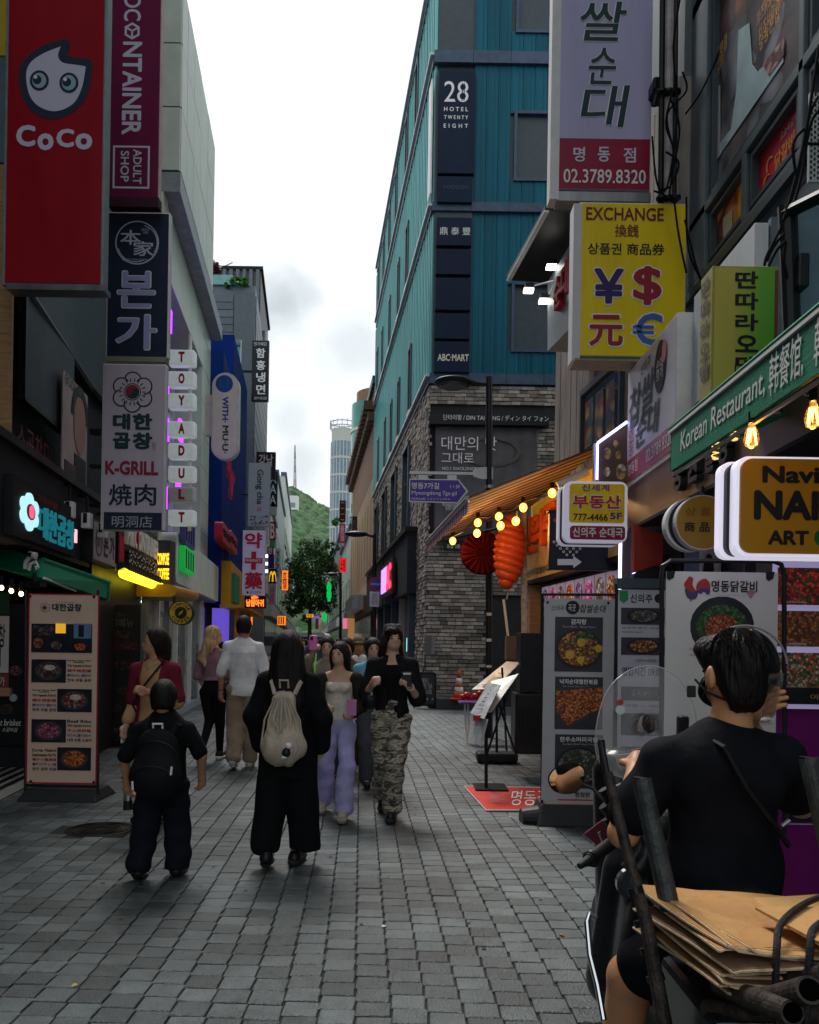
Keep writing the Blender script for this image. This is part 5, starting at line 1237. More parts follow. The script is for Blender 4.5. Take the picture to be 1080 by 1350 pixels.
# ------------------------------------------------------------ far right shop: wood fascia, striped awning
FA=RFa
ws_=thing('wood_fascia_sign','lit tan fascia with thick orange korean letters beneath the striped awning','sign',FA.at(-11*UL,2.6))
u0,u1=yb(FA,8.8,12.92)
part('fascia',MB().fb(FA,u0,2.52,u1,3.05,-.25,0),M('lit tan board',(.40,.24,.09),rough=.6,var=.3,emit=.05),ws_)
part('back_panel',MB().fb(FA,u0,3.05,u1,3.72,-.3,-.1),M('lit yellow board',(.62,.36,.02),rough=.6,var=.2,emit=.10),ws_)
part('soffit',MB().fb(FA,u0,2.46,u1,2.515,-.5,.02),m_dark,ws_)
m_o3=M('orange letter',(.52,.075,.01),rough=.4,var=.2)
for k,(ya,yc,ch,z1)in enumerate(((12.75,12.1,'신',3.42),(12.1,11.45,'의',3.44),(11.45,10.85,'주',3.46))):
 txt_uv(ws_,FA,ch,-ya*UL,z1,-yc*UL,z1-.52,m_o3,ext=.14,bold=.05,n=.01)
txt_uv(ws_,FA,'신의주찹쌀순대국',-12.7*UL,2.68,-11.4*UL,2.57,m_blackp,n=.006,bold=.03)
aw=thing('striped_awning','striped fabric awning seen from below with bulbs along its edge','awning',FA.at(-11*UL,3.2))
A1,B1,A2,B2=P(617,657,9.7),P(800,584,9.7),P(563,715,12.9),P(700,668,12.9)
NS=26;mats_=(M('awning dark stripe',(.06,.022,.016),rough=.8,var=.2),M('awning pale stripe',(.36,.22,.13),rough=.8,var=.2))
for k in range(NS):
 a,b=k/NS,(k+1)/NS;p,q,r,s=A1.lerp(A2,a),B1.lerp(B2,a),B1.lerp(B2,b),A1.lerp(A2,b);d=Vector((0,0,.012))
 part('fabric_stripe',MB().hexa([p,q,r,s,p+d,q+d,r+d,s+d]),mats_[k%2],aw)
for k in range(44):
 a,b=k/44,(k+1)/44;p,s=A1.lerp(A2,a),A1.lerp(A2,b);dz=Vector((0,0,-.16));w=Vector((.008,0,0))
 part('valance_stripe',MB().hexa([p+dz*(1+.12*sin(k)),s+dz,s+dz+w,p+dz+w,p,s,s+w,p+w]),(m_redp if k%2 else m_offw),aw)
part('front_bar',MB().cyl(A1,A2,.035,seg=8),m_steel,aw)
for a in(.97,):part('arm',MB().tube([A1.lerp(A2,a)+Vector((0,0,-.04)),A1.lerp(B1,.5).lerp(A2.lerp(B2,.5),a)+Vector((0,.3,-.1)),B1.lerp(B2,a)+Vector((0,0,-.25))],.022,6),m_iron,aw)
part('motor_box',MB().cyl(P(735,640,10),P(775,622,10),.05,seg=8),m_white,aw)
lamp_pts=[(597,713,12.4),(630,689,11.4),(629,703,11.5),(658,681,10.9),(660,693,10.9),(690,669,10.6),(680,687,10.7),(728,650,10.1)]
names_=['amber bulb hanging lowest at the far awning corner','upper amber bulb near the black lamp post','lower amber bulb near the black lamp post','upper amber bulb above the dark shell','lower amber bulb above the dark shell','amber bulb above the orange shell','amber bulb touching the orange shell top','amber bulb between awning and yellow panel']
for k,(x,y,Yd)in enumerate(lamp_pts):
 p=P(x,y,Yd);t=thing('globe_bulb',names_[k],'lamp',p,'amber bulbs under the striped awning')
 part('globe',MB().ell(p,(.052,.052,.058),14,9),M('lit globe',(1,.42,.07),emit=1.5,var=0),t,smooth=True);part('filament',MB().ell(p+Vector((0,-.05,0)),(.016,.008,.022),8,6),m_bulb,t);part('socket',MB().cyl(p+Vector((0,0,.06)),p+Vector((0,0,.13)),.03,seg=8),m_black,t)
 ld=bpy.data.lights.new('bulb_light','POINT');ld.energy=2.4;ld.color=(1,.58,.22);ld.shadow_soft_size=.07;lo=bpy.data.objects.new('bulb_light',ld);lo.location=p+Vector((0,0,-.12));COL.objects.link(lo)
wire=thing('bulb_wire','black wire the amber bulbs hang from','wire',P(660,670,11));part('wire',MB().tube([P(597,707,12.4),P(612,700,11.9),P(630,681,11.4),P(644,682,11.1),P(659,673,10.9),P(675,672,10.7),P(690,661,10.6),P(710,655,10.3),P(728,642,10.1),P(760,640,9.8)],.012,6),m_black,wire)
# shells
m_shell=M('orange shell',(.42,.055,.014),rough=.35,var=.15)
def shell(name,label,px,py,Y,w,h,mat,nrib,lean):
 t=thing(name,label,'sign',P(px,py,Y));c=P(px,py,Y);W_,H_=w*Y/F/2,h*Y/F/2
 for k in range(nrib):
  f0=-1+2*(k+.5)/nrib;ww=math.sqrt(max(.05,1-f0*f0));z=c.z+f0*H_
  R_=Matrix.Rotation(lean,3,'Y');part('rib',MB().ell((c.x+.05*f0,c.y,z),(W_*ww*1.05,.12*ww+.05,H_/nrib*2.0),16,8,R_),mat,t,smooth=True)
 return t
shell('shell_sign','big ribbed orange shell shaped sign beside the tan fascia',672,727,12.0,44,92,m_shell,10,radians(20))
dk=thing('round_shell_sign','dark red ribbed round shell sign behind the lamp post','sign',P(632,728,12.6));c=P(636,729,12.6)
part('disc',MB().lathe(c,[(.31,-.08),(.34,0),(.31,.08)],30,(0,-1,0)),M('dark red lacquer',(.055,.003,.004),rough=.8,spec=.05),dk)
mb=MB()
for k in range(20):
 a=k*pi/10;mb.cyl(c+Vector((.08*cos(a),-.09,.08*sin(a))),c+Vector((.325*cos(a),-.085,.325*sin(a))),.012,.03,seg=5)
part('rib',mb,M('rim red',(.09,.005,.005),rough=.8,spec=.05),dk)
bk=thing('small_shop_notice','black notice board with white writing behind the dark shell','sign',P(600,750,CY-.2));B(bk,'board',FT,585,716,632,726,m_black,.05,.09);T(bk,FT,'포장 2층 예약 판매',589,718,628,724,m_whitep,n=.1)
# white pole with stay, junction
wpz=thing('white_post','whitewashed post with camera and tan board bracket beside the orange shell','post',G(693,985));g=G(693,985)
part('post',MB().cyl(g,P(690,655,g.y),.05,seg=10),M('flaking white',(.42,.42,.40),var=.5,scale=12),wpz);part('tilted_board',MB().cyl(P(664,742,g.y),P(680,728,g.y),.05,seg=4),m_wood,wpz)
part('stay',MB().cyl(P(689,680,g.y),P(668,790,g.y),.012,seg=6),m_white,wpz);part('stay',MB().cyl(P(664,790,g.y),P(670,840,g.y),.02,seg=6),m_white,wpz);part('camera',MB().cyl(P(678,712,g.y),P(690,708,g.y),.045,seg=10),m_black,wpz)
B(wpz,'junction_box',front(g.y-.05),668,838,692,870,M('tan enclosure',(.13,.10,.07),rough=.6),-.2,0)
# shopfront pictures under the fascia
pw=thing('picture_menu','long lit strip of dish pictures under the tan fascia','menu board',FA.at(-10*UL,2.2));FM=FA.off(-.12)
u0,u1=yb(FM,8.9,12.3)
part('backing',MB().fb(FM,u0,1.35,u1,2.44,-.06,0),m_black,pw)
dish=[food('dish violet',[(110,90,150),(160,140,180),(90,60,100),(60,40,60)],22,emit=.25),food('dish red',[(150,50,30),(190,110,60),(80,30,20),(210,180,140)],26,emit=.2),food('dish pale',[(190,185,190),(130,120,120),(90,70,60),(70,100,60)],22,emit=.2),food('dish magenta',[(170,60,130),(200,120,180),(120,40,90)],22,emit=.3)]
for j in range(2):
 n=9;w=(u1-u0)/n
 for k in range(n):
  z0=1.95-j*.52;p_=part('picture',MB().fb(FM,u0+k*w+.02,z0,u0+(k+1)*w-.02,z0+.44,0,.01),M('menu mauve',(.40,.36,.52),emit=.12),pw)
  mb=MB();disc(mb,FM,u0+(k+.5)*w,z0+.24,w*.38,.01,.014,20,rv=.16);part('dish_print',mb,dish[(k*3+j)%4],p_)
sw=thing('shop_wall','dark shop counter wall under the tan fascia','wall',FA.at(-10*UL,0));u0,u1=yb(FM,8.75,12.9);part('wall',MB().fb(FM,u0,0,u1,2.45,-.4,-.07),m_dark,sw);part('side_post',MB().fb(FM,u0+.05,0,u0+.3,2.45,-.1,.1),m_wood,sw)
# black directional sign
bd=thing('arrow_sign','black square sign with dotted heart emblem and white arrow','sign',P(768,753,9.3));fr=front(9.3)
B(bd,'casing',fr,725,674,814,752,m_black,-.12,0,bev=.01);B(bd,'cap',fr,723,672,740,675,m_iron,-.12,.02)
poly(bd,'arrow',fr,[(735,737),(756,737),(756,733),(767,741),(756,749),(756,745),(735,745)],m_whitep,0,.005)
mb=MB();c0=fr.uv(752,713);
for i in range(-5,6):
 for j in range(0,6):
  if abs(i)+j<6.3 and(i+j)%2==0:ring(mb,fr,c0[0]+i*.037,c0[1]-j*.036+.02,.008,.015,.001,.005,10)
part('emblem',mb,m_whitep,bd);c0=fr.uv(732,686);mb=MB();mb.fpoly(fr,[(c0[0]+(.028 if k%2 else.017)*cos(k*pi/5),c0[1]+(.028 if k%2 else.017)*sin(k*pi/5))for k in range(10)],0,.005);part('emblem',mb,M('rose print',(.45,.06,.1),var=0),bd);T(bd,fr,'SINCE',740,683,760,690,m_whitep)
# real estate sign
re=thing('rounded_shop_sign','rounded yellow and red sign with a phone number on a glowing white frame','sign',P(783,715,7.6));mw=M('glow white frame',(.68,.66,.80),emit=.12,var=0)
for n0,n1,mt,x0,y0,x1,y1,r in((-.22,-.12,mw,740,637,822,718,.07),(-.12,-.09,m_black,742,638,824,717,.07),(-.09,0,mw,744,634,826.5,716,.07),(0,.006,S('bright yellow',245,205,30,.95,rough=.35),751,637.5,823,690,.03),(0,.006,MATS['ruby acrylic'],751.5,693,824,712,.03)):
 fr=front(7.6);a=fr.uv(x0,y0);b=fr.uv(x1,y1);part('rim' if n1<=0 else 'face',MB().fpoly(fr,rrect(a[0],b[1],b[0],a[1],r),n0,n1),mt,re)
T(re,fr,'신세계',767,638.5,803,648,M('indigo print',(.06,.02,.25),var=0),n=.01,bold=.02);T(re,fr,'부동산',753.5,651,820,673,m_whitep,n=.009,bold=.05);T(re,fr,'부동산',755,652.5,818.5,671.5,M('brick red print',(.5,.015,.015),var=0),n=.012,bold=.03)
T(re,fr,'777-4466',756,677,801,687,m_blackp,n=.01,bold=.02);T(re,fr,'5F',804,676,820,685,MATS['indigo print'],n=.01,bold=.03);T(re,fr,'신의주 순대국',755,695,821,709,m_whitep,n=.01,bold=.02)
# led edged door frame with posters, red awning scrap
lf=thing('led_edged_frame','grey shop frame edged with blue lit strips beside the round-cornered sign','frame',P(820,700,9));fr=front(8.74)
B(lf,'post',fr,819,700,832,930,m_steel,-.1,0);B(lf,'led_strip',fr,817,705,819,790,m_led,-.02,.01);B(lf,'led_strip',fr,835,690,837.2,790,m_led,-.02,.01)
part('led_strip',MB().cyl(P(788,584,8.78),P(827,556,8.72),.015,seg=6),m_led,lf);part('led_strip',MB().cyl(P(788,584,8.78),P(787,632,8.78),.012,seg=6),m_led,lf);B(lf,'side_post',front(8.86),784,584,788,660,m_steel,-.08,0)
dp=thing('dish_poster','brown poster with pale bowls framed by blue lit strips','poster',P(806,625,9.3));f9=front(8.8)
poly(dp,'sheet',f9,[(791,585),(828,560),(828,655),(791,668)],M('umber poster',(.10,.06,.045),var=.3),-.05,0)
for(x,y,r)in((801,598,6),(815,600,4),(819,622,8),(800,622,5),(812,585,4)):
 c=f9.uv(x,y);mb=MB();disc(mb,f9,c[0],c[1],r*9.5/F*.8,.001,.005,rv=r*9.5/F*1.2);part('bowl_print',mb,food('dish pale2',[(200,190,170),(150,110,60),(190,150,90)],18),dp)
ra=thing('red_awning','plain red awning cloth beyond the rounded phone number sign','awning',P(850,740,8.2));poly(ra,'cloth',front(8.3),[(836,690),(874,705),(874,742),(836,755)],M('tomato cloth',(.30,.035,.02),rough=.8),-.1,0);poly(ra,'dark_return',front(8.29),[(836,756),(874,743),(874,790),(836,790)],m_black,-.1,0)
# ------------------------------------------------------------ standing menu boards
def bowl(parent,fr,px,py,rx,ry,rim,fd,n=.006,inner=.82):
 c=fr.uv(px,py);k=(fr.uv(px+rx,py)[0]-c[0]);k2=abs(fr.uv(px,py+ry)[1]-c[1])
 mb=MB();disc(mb,fr,c[0],c[1],k,n,n+.002,30,rv=k2);part('bowl_print',mb,rim,parent)
 mb=MB();disc(mb,fr,c[0],c[1]+k2*.04,k*inner,n+.002,n+.004,26,rv=k2*inner);part('dish_print',mb,fd,parent)
f_spicy=food('spicy stew',[(150,60,20),(200,120,40),(110,40,20),(90,90,30),(210,150,60),(60,30,15)],60);f_nood=food('orange noodles',[(190,90,25),(215,120,40),(160,60,20),(110,40,15),(225,150,70)],75)
f_grey=food('grey soup',[(90,85,80),(130,125,120),(60,60,55),(50,75,40)],45);f_meat=food('raw beef',[(120,45,50),(150,80,85),(90,30,35),(170,130,130)],55);f_bbq=food('grill meat',[(70,45,40),(110,75,60),(45,30,28),(130,110,100)],60)
f_green=food('salad greens',[(30,70,20),(50,100,30),(20,45,15),(70,110,50)],60);f_red=food('red chicken',[(150,55,25),(175,80,35),(120,35,15),(190,110,60)],90)
m_pdark=M('picture dark',(.018,.02,.026),rough=.35,var=.3)
def base_block(parent,fr,x0,x1,y0,y1,depth):
 a=fr.uv(x0,y0);b=fr.uv(x1,y1);z1=a[1];y=fr.o.y
 c=.05;mb=MB().hexa([(a[0],y-.12,0),(b[0],y-.12,0),(b[0],y+depth,0),(a[0],y+depth,0),(a[0]+c,y-.02,z1),(b[0]-c,y-.02,z1),(b[0]-c,y+depth-.1,z1),(a[0]+c,y+depth-.1,z1)])
 return part('base',mb,M('rubber base',(.022,.023,.026),rough=.6,var=.3),parent,bev=.015)
# left banner
mbn=thing('menu_banner','tall cream menu banner of grilled beef pictures on a black stand','menu board',G(83,1060));Ym=7.65;fr=front(Ym)
B(mbn,'sheet',fr,38.5,783,126.5,1033,M('parchment print',(.66,.49,.38),rough=.45,var=.08,scale=3),-.01,0);outline(mbn,fr,38,782,127.5,1034,.012,m_redp,.003)
for x in(34,129.5):part('post',MB().cyl(P(x,778,Ym+.02),P(x-.5,1050,Ym+.02),.014,seg=8),m_black,mbn)
part('crossbar',MB().cyl(P(34,1035,Ym+.02),P(129,1037,Ym+.02),.014,seg=8),m_black,mbn);base_block(mbn,fr,28,133,1040,1062,.42)
for x,y in((40.5,786),(124.5,787),(41,1030),(124,1031)):c=fr.uv(x,y);mb=MB();disc(mb,fr,c[0],c[1],.012,.0,.012,10);part('clip',mb,m_black,mbn)
flower(mbn,fr,59.5,801,.052,m_crim,MATS['parchment print'],m_crim,m_dkteal,.003);T(mbn,fr,'대한곱창',69,795.5,108,806,m_dkteal,bold=.04);T(mbn,fr,'한우곱창전문점',78,793,98,795,m_redp)
def pic(y0,y1,x0,x1,kind):
 p=part('picture',(lambda a,b:MB().fb(fr,a[0],b[1],b[0],a[1],.002,.005))(fr.uv(x0,y0),fr.uv(x1,y1)),m_pdark,mbn);cx_,cy_=(x0+x1)/2,(y0+y1)/2;rx,ry=(x1-x0)*.40,(y1-y0)*.40
 if kind=='street':
  for(bx,by,r1,r2,fd)in((51,848,8,9,food('chicken',[(140,85,45),(170,115,70),(100,55,30)],60)),(75,851,9,7,f_bbq),(106,853,9,6,f_nood)):bowl(p,fr,bx,by,r1,r2,m_black,fd)
  for q,mt in(((74,822,87,835),M('lit flame print',(.85,.45,.02),emit=.3,var=.3)),((98,822,121,842),M('blue print',(.12,.22,.35),var=.2)),((104,824,111,840),m_blackp),((43,825,72,838),food('crowd print',[(30,30,36),(60,50,60),(25,25,28),(110,100,105)],70))):part('photo_detail',(lambda a,b:MB().fb(fr,a[0],b[1],b[0],a[1],.005,.007+q[0]*1e-5))(fr.uv(q[0],q[1]),fr.uv(q[2],q[3])),mt,p)
 else:
  bowl(p,fr,cx_,cy_,rx,ry,M('pan print',(.05,.05,.055)),kind)
  if kind is f_bbq or kind is f_meat:bowl(p,fr,cx_+rx*.1,cy_-ry*.35,rx*.42,ry*.3,M('garlic print',(.55,.5,.45),var=.4,scale=60),M('garlic print',(.55,.5,.45),var=.4,scale=60),n=.011)
 return p
pic(822,861,42,121.5,'street');pic(869,900,42,87,f_bbq);pic(908,939,76,121,f_meat);pic(948,979,42,87,food('pork belly',[(150,60,90),(180,120,140),(110,40,60)],60));pic(985,1016,76,120,f_nood)
m_ind=M('ink indigo',(.03,.03,.22),var=0)
for y0,side in((869,1),(908,0),(948,1),(986,0)):
 ls=('Korean Native Beef\nIntestine','With Vegetable & Kimchi','韓牛烤肥腸','韓牛ホルモン盛合わせ','한우 모듬 곱창')
 if y0==948:ls=('Beef Ribs','With Vegetable & Kimchi','牛小排拼盤','牛カルビ盛り合わせ','대한 모듬 소갈비')
 if y0==986:ls=('Korea Native','Small Intestine Hot Pot','韓牛小腸湯鍋','韓牛コプチャン鍋','한우 곱창 전골')
 for k,s_ in enumerate(ls):T(mbn,fr,s_,*((89,y0+k*6.2+.5,120.5,y0+k*6.2+5.2)if side else(43,y0+k*6.2+.5,74.5,y0+k*6.2+5.2)),(m_blackp,m_blackp,m_redp,m_ind,m_blackp)[k],bold=.02)
# dark meat menu
dm_=thing('dark_menu_board','dark meat menu panel with faint lettering behind the woman in burgundy','menu board',P(158,980,11.6));fr=front(11.6)
B(dm_,'panel',fr,131,797,186,976,M('board black',(.025,.024,.026),rough=.35,var=.2),-.06,0);B(dm_,'frame',fr,186,796,188,978,m_steel,-.06,.01);B(dm_,'plinth',fr,131,976,188,985,m_iron,-.2,.1)
T(dm_,fr,'고기메뉴',135,815,176,827,M('dusty print',(.16,.15,.14),var=0));T(dm_,fr,'본가 인기—',145,808,168,813,MATS['dusty print']);T(dm_,fr,'본가',149,959,164,966,MATS['dusty print'])
for q,fd in(((132,831,170,841),f_meat),((132,845,180,857),f_meat),((132,872,176,883),f_bbq)):part('meat_print',(lambda a,b:MB().fb(fr,a[0],b[1],b[0],a[1],0,.004))(fr.uv(q[0],q[1]),fr.uv(q[2],q[3])),food('dim meat',[(80,36,38),(100,60,58),(55,28,28)],26)if fd is f_meat else food('dim bbq',[(90,60,42),(60,40,30),(40,28,24)],26),dm_)
for x,y in((141,899),(165,911),(152,933),(136,934)):bowl(dm_,fr,x,y,9,5,M('plate print',(.05,.05,.05)),food('dim meat',[(80,36,38)],26),n=.002)
# left edge board
le=thing('black_menu_panel','black panel with pale dish pictures and chalk lettering at the photo edge','menu board',P(15,985,8.7));fr=front(8.7)
B(le,'panel',fr,-60,795,36,983,m_black,-.06,0);B(le,'white_sheet',fr,-60,811,11,887,m_offw,0,.006);B(le,'red_sheet',fr,-60,887,11,912,M('dull red print',(.25,.05,.06),var=0),0,.006);B(le,'green_sheet',fr,-60,780,12,810,M('bottle green',(.02,.06,.045)),0,.006);B(le,'tan_shelf',fr,-60,906,13,918,m_wood,0,.05)
T(le,fr,'t brisket',1,948,28,957,m_whitep,shear=.2);T(le,fr,'소갈비살',3,959,24,965,m_whitep,shear=.2);T(le,fr,'가',0,892,7,904,m_whitep,n=.01);T(le,fr,'대한곱창\n전문점',-28,822,7,880,m_blackp,n=.01,bold=.02)
for x,y,fd in((21,884,f_meat),(8,935,food('dim bbq',[(90,60,42)],26))):bowl(le,fr,x,y,9,7,M('plate print',(.05,.05,.05)),fd,n=.002)
c=fr.uv(18,920);mb=MB();disc(mb,fr,c[0],c[1],.04,0,.01);part('sticker',mb,M('pale cyan',(.3,.45,.5)),le);B(le,'kick_plate',fr,-60,984,36,1012,m_dark,-.1,.02)
# first banner on right
b1=thing('menu_banner','grey menu banner with three framed dishes on a black water base','menu board',G(757,1075));Yb=6.95;fr=front(Yb)
B(b1,'sheet',fr,718,789,806.5,1056,M('silver print',(.44,.44,.46),rough=.4,var=.12,scale=3),-.008,0)
for x in(715.5,812):part('post',MB().cyl(P(x,783,Yb+.03),P(x-1,1062,Yb+.03),.012,seg=8),m_black,b1)
part('crossbar',MB().cyl(P(715,783.5,Yb+.03),P(812,784,Yb+.03),.012,seg=8),m_black,b1);base_block(b1,fr,706,802,1059,1093,.36)
part('water_base',MB().lathe(P(708,1078,Yb+.05),[(.08,-.14),(.105,0),(.08,.14)],18,(1,.1,0)),m_black,b1)
T(b1,fr,'신의주',727,798,744,805,m_blackp,shear=.15);T(b1,fr,'찹쌀순대',765,797,799,808,m_blackp,shear=.15,bold=.01);c=fr.uv(755,801);mb=MB();disc(mb,fr,c[0],c[1],.058,.0,.004);part('seal_print',mb,m_blackp,b1);T(b1,fr,'곡곳',749,797,759,806,m_whitep,n=.006)
for y0,y1,s1,s2,fd in((813,886,'감자탕','Pork Back - Bone Stew',f_spicy),(892,962,'낙지순대철판볶음','Stir-fried Octopus Sundae',f_nood),(968,1040,'한우소머리국밥','Korean Beef Head Soup',f_grey)):
 p=part('picture',(lambda a,b:MB().fb(fr,a[0],b[1],b[0],a[1],.0,.004))(fr.uv(732,y0),fr.uv(794,y1)),M('slate print',(.035,.04,.05),rough=.35),b1)
 w_=10 if len(s1)<4 else 25
 T(p,fr,s1,763-w_,y0+3,763+w_,y0+10.5,m_whitep,n=.006,bold=.02);T(p,fr,s2,742,y0+11.5,785,y0+15,M('grey print',(.35,.35,.37),var=0),n=.006)
 if fd is f_nood:poly(p,'pan_print',fr,[(732,908),(794,904),(794,938),(748,960),(732,940)],M('pan print',(.05,.05,.055)),.004,.006);poly(p,'dish_print',fr,[(733,911),(794,906),(794,932),(748,956),(734,938)],fd,.006,.008)
 else:
  bowl(p,fr,763,y0+43,31,26,M('dark bowl print',(.03,.025,.02))if fd is f_spicy else m_blackp,fd,inner=.88)
  if fd is f_spicy:
   for x,y,r in((751,863,6),(765,870,5),(766,847,5.5),(789,855,5)):c=fr.uv(x,y);mb=MB();disc(mb,fr,c[0],c[1],r*Yb/F,.012,.014);part('dish_print',mb,M('potato print',(.62,.36,.05),var=.25,scale=30),p)
   poly(p,'dish_print',fr,[(758,838),(775,832),(786,845),(772,842),(764,850)],f_green,.012,.0135)
T(b1,fr,'한정판',758,1044,778,1051,m_blackp,bold=.03);B(b1,'red_foot',fr,735,1053.5,782,1056,m_redp,0,.003)
for x,y in((722,794),(802,795)):c=fr.uv(x,y);mb=MB();disc(mb,fr,c[0],c[1],.011,0,.008,10);part('clip',mb,m_black,b1)
# second banner
b2=thing('menu_banner','pale menu board with green label and opening hours behind the scooter windshield','menu board',G(850,1065));Yc=6.2;fr=front(Yc)
B(b2,'sheet',fr,816,777,880,1040,M('pale board',(.48,.49,.53),rough=.4,var=.1),-.02,0);B(b2,'top_box',fr,814,762,880,776,m_frame,-.1,.02);part('post',MB().cyl(P(813,770,Yc),P(811,1062,Yc),.012),m_black,b2)
poly(b2,'label',fr,[(817,779),(828,779),(828,791),(822.5,795),(817,791)],M('label green',(.02,.26,.08),var=0),.0,.004);T(b2,fr,'신의주',831,783,860,795,m_blackp,n=.003,bold=.02);c=fr.uv(869,789);mb=MB();disc(mb,fr,c[0],c[1],.035,0,.004);part('seal_print',mb,m_blackp,b2)
for y0,y1,fd in((801,824,f_grey),(840,864,f_spicy),(905,924,f_grey),(940,970,f_bbq),(984,1003,f_meat)):
 p=part('picture',(lambda a,b:MB().fb(fr,a[0],b[1],b[0],a[1],0,.004))(fr.uv(819,y0),fr.uv(876,y1)),M('slate print',(.035,.04,.05),rough=.35),b2);bowl(p,fr,848,(y0+y1)/2,22,(y1-y0)*.42,m_blackp if fd is not f_meat else m_offw,fd)
T(b2,fr,'순대국 정식 10,000',820,826,874,830,m_blackp,n=.003);T(b2,fr,'Sundae-guk',820,831.5,848,835,m_blackp,n=.003);T(b2,fr,'영업시간 09:00-',820,879,876,892,m_blackp,n=.003,bold=.01);T(b2,fr,'OPEN 09:00~',838,869,868,873,m_blackp,n=.003);T(b2,fr,'국밥 11,000',825,928,868,933,m_blackp,n=.003)
# chicken banner
b3=thing('menu_banner','white rooster banner with round chicken dish on a bent black pipe frame','menu board',G(950,1200));Yd=4.35;fr=front(Yd)
mb=MB();pts=[(872,1100),(872.5,760),(874,746),(884,739.5),(1018,739.5),(1030,744),(1034,758),(1034,1100)]
part('pipe_frame',MB().tube([P(x,y,Yd+.02)for x,y in pts],.013,10),m_black,b3)
B(b3,'sheet',fr,878.5,753,1021,1080,M('warm white vinyl',(.58,.555,.54),rough=.35,var=.06,scale=2),-.006,0)
for x,y in((884,759),(1015,760)):poly(b3,'corner_clip',fr,[(x-5,y-6),(x+6,y-6),(x+4,y+3),(x-2,y+6),(x-5,y+3)],m_iron,0,.006)
poly(b3,'emblem',fr,curve_pts([(905,765),(909,760),(914,763),(913,771),(917,778),(920,781),(914,785),(909,783),(904,776),(902,770)]),M('rooster red',(.35,.03,.03),var=0),0,.003)
poly(b3,'emblem',fr,curve_pts([(903,776),(911,781),(920,779),(918,788),(912,790),(906,787)]),M('rooster indigo',(.06,.04,.14),var=0),.003,.005);poly(b3,'emblem',fr,curve_pts([(918,777),(920,768),(929,763),(935,768),(936,777),(928,774),(922,779)]),MATS['rooster red'],.001,.004);poly(b3,'emblem',fr,curve_pts([(920,779),(928,775),(936,778),(934,784),(928,780),(924,783)]),MATS['rooster indigo'],.001,.0045);B(b3,'emblem',fr,910.5,788,911.8,793,MATS['rooster indigo'],0,.003)
T(b3,fr,'명동닭갈비',938,765,998,781,m_blackp,bold=.02);T(b3,fr,'Myeongdong Dak-galbi',930,783,990,786,M('grey print',(.35,.35,.37),var=0));T(b3,fr,'Dakgalbi',909,854,925,858,m_redp);T(b3,fr,'명동본점',909,862,924,865,m_redp);T(b3,fr,'春川',962,905,990,916,m_redp);poly(b3,'emblem',fr,curve_pts([(985,779),(996,779),(993,785),(990,789),(987,785)]),M('pale rose print',(.35,.15,.2),var=0),.0,.003)
oc=[(952+40*cos(pi/8+k*pi/4)*1.06,826+40*sin(pi/8+k*pi/4))for k in range(8)];poly(b3,'pan_print',fr,curve_pts(oc,3),m_pdark,.0,.003)
mb=MB();c=fr.uv(952,826);disc(mb,fr,c[0],c[1],.138,.003,.005,rv=.115);part('dish_print',mb,f_green,b3);mb=MB();disc(mb,fr,c[0]-.005,c[1]-.005,.088,.005,.007,rv=.07);part('dish_print',mb,f_red,b3)
# led menu board at photo edge
lm=thing('lit_menu_board','lit menu board of meat dishes at the photo edge over the magenta counter','menu board',P(1060,930,4.6));fr=front(4.6)
B(lm,'casing',fr,1024,733,1150,936,M('lit lilac board',(.34,.30,.50),emit=.25,var=.05),-.05,0);T(lm,fr,'운수점',1046,736,1058,741,m_blackp)
for y0,y1,c_ in((748,799,[(140,30,25),(175,60,50),(95,20,20),(35,70,30)]),(805,854,[(100,55,25),(140,85,40),(70,35,20)]),(860,911,[(110,95,70),(60,50,35),(140,130,110),(150,60,40),(40,80,40)])):
 p=B(lm,'picture',fr,1026,y0,1150,y1,food('lit dish %d'%y0,c_,70,emit=.10),0,.005);B(lm,'caption_strip',fr,1026,y1+.8,1150,y1+3,m_lilac,0,.006);T(lm,fr,'Spicy Grilled Chicken',1030,y1-7,1062,y1-3,m_whitep,n=.012)
mc_=thing('magenta_counter','magenta painted shop counter with white framed panels behind the rider','counter',(2,4.9,0));fr=front(4.75);m_mag=M('magenta board',(.16,.008,.13),rough=.35,var=.1)
a=P(945,930,4.75);part('body',MB().box(a.x,a.x+3,4.75,4.95,.02,a.z),m_mag,mc_);B(mc_,'top_rail',fr,1020,906,1150,930,m_black,0,.2)
for y in(1062,1086):B(mc_,'white_strip',fr,1040,y,1150,y+2.5,m_offw,0,.008)
B(mc_,'dark_strip',fr,1040,1065,1150,1085,m_black,0,.006);T(mc_,fr,'예약',1045,912,1075,920,m_wood,n=.21);part('side_body',MB().box(2.32,2.6,5.6,8.6,0,1.0),m_black,mc_)
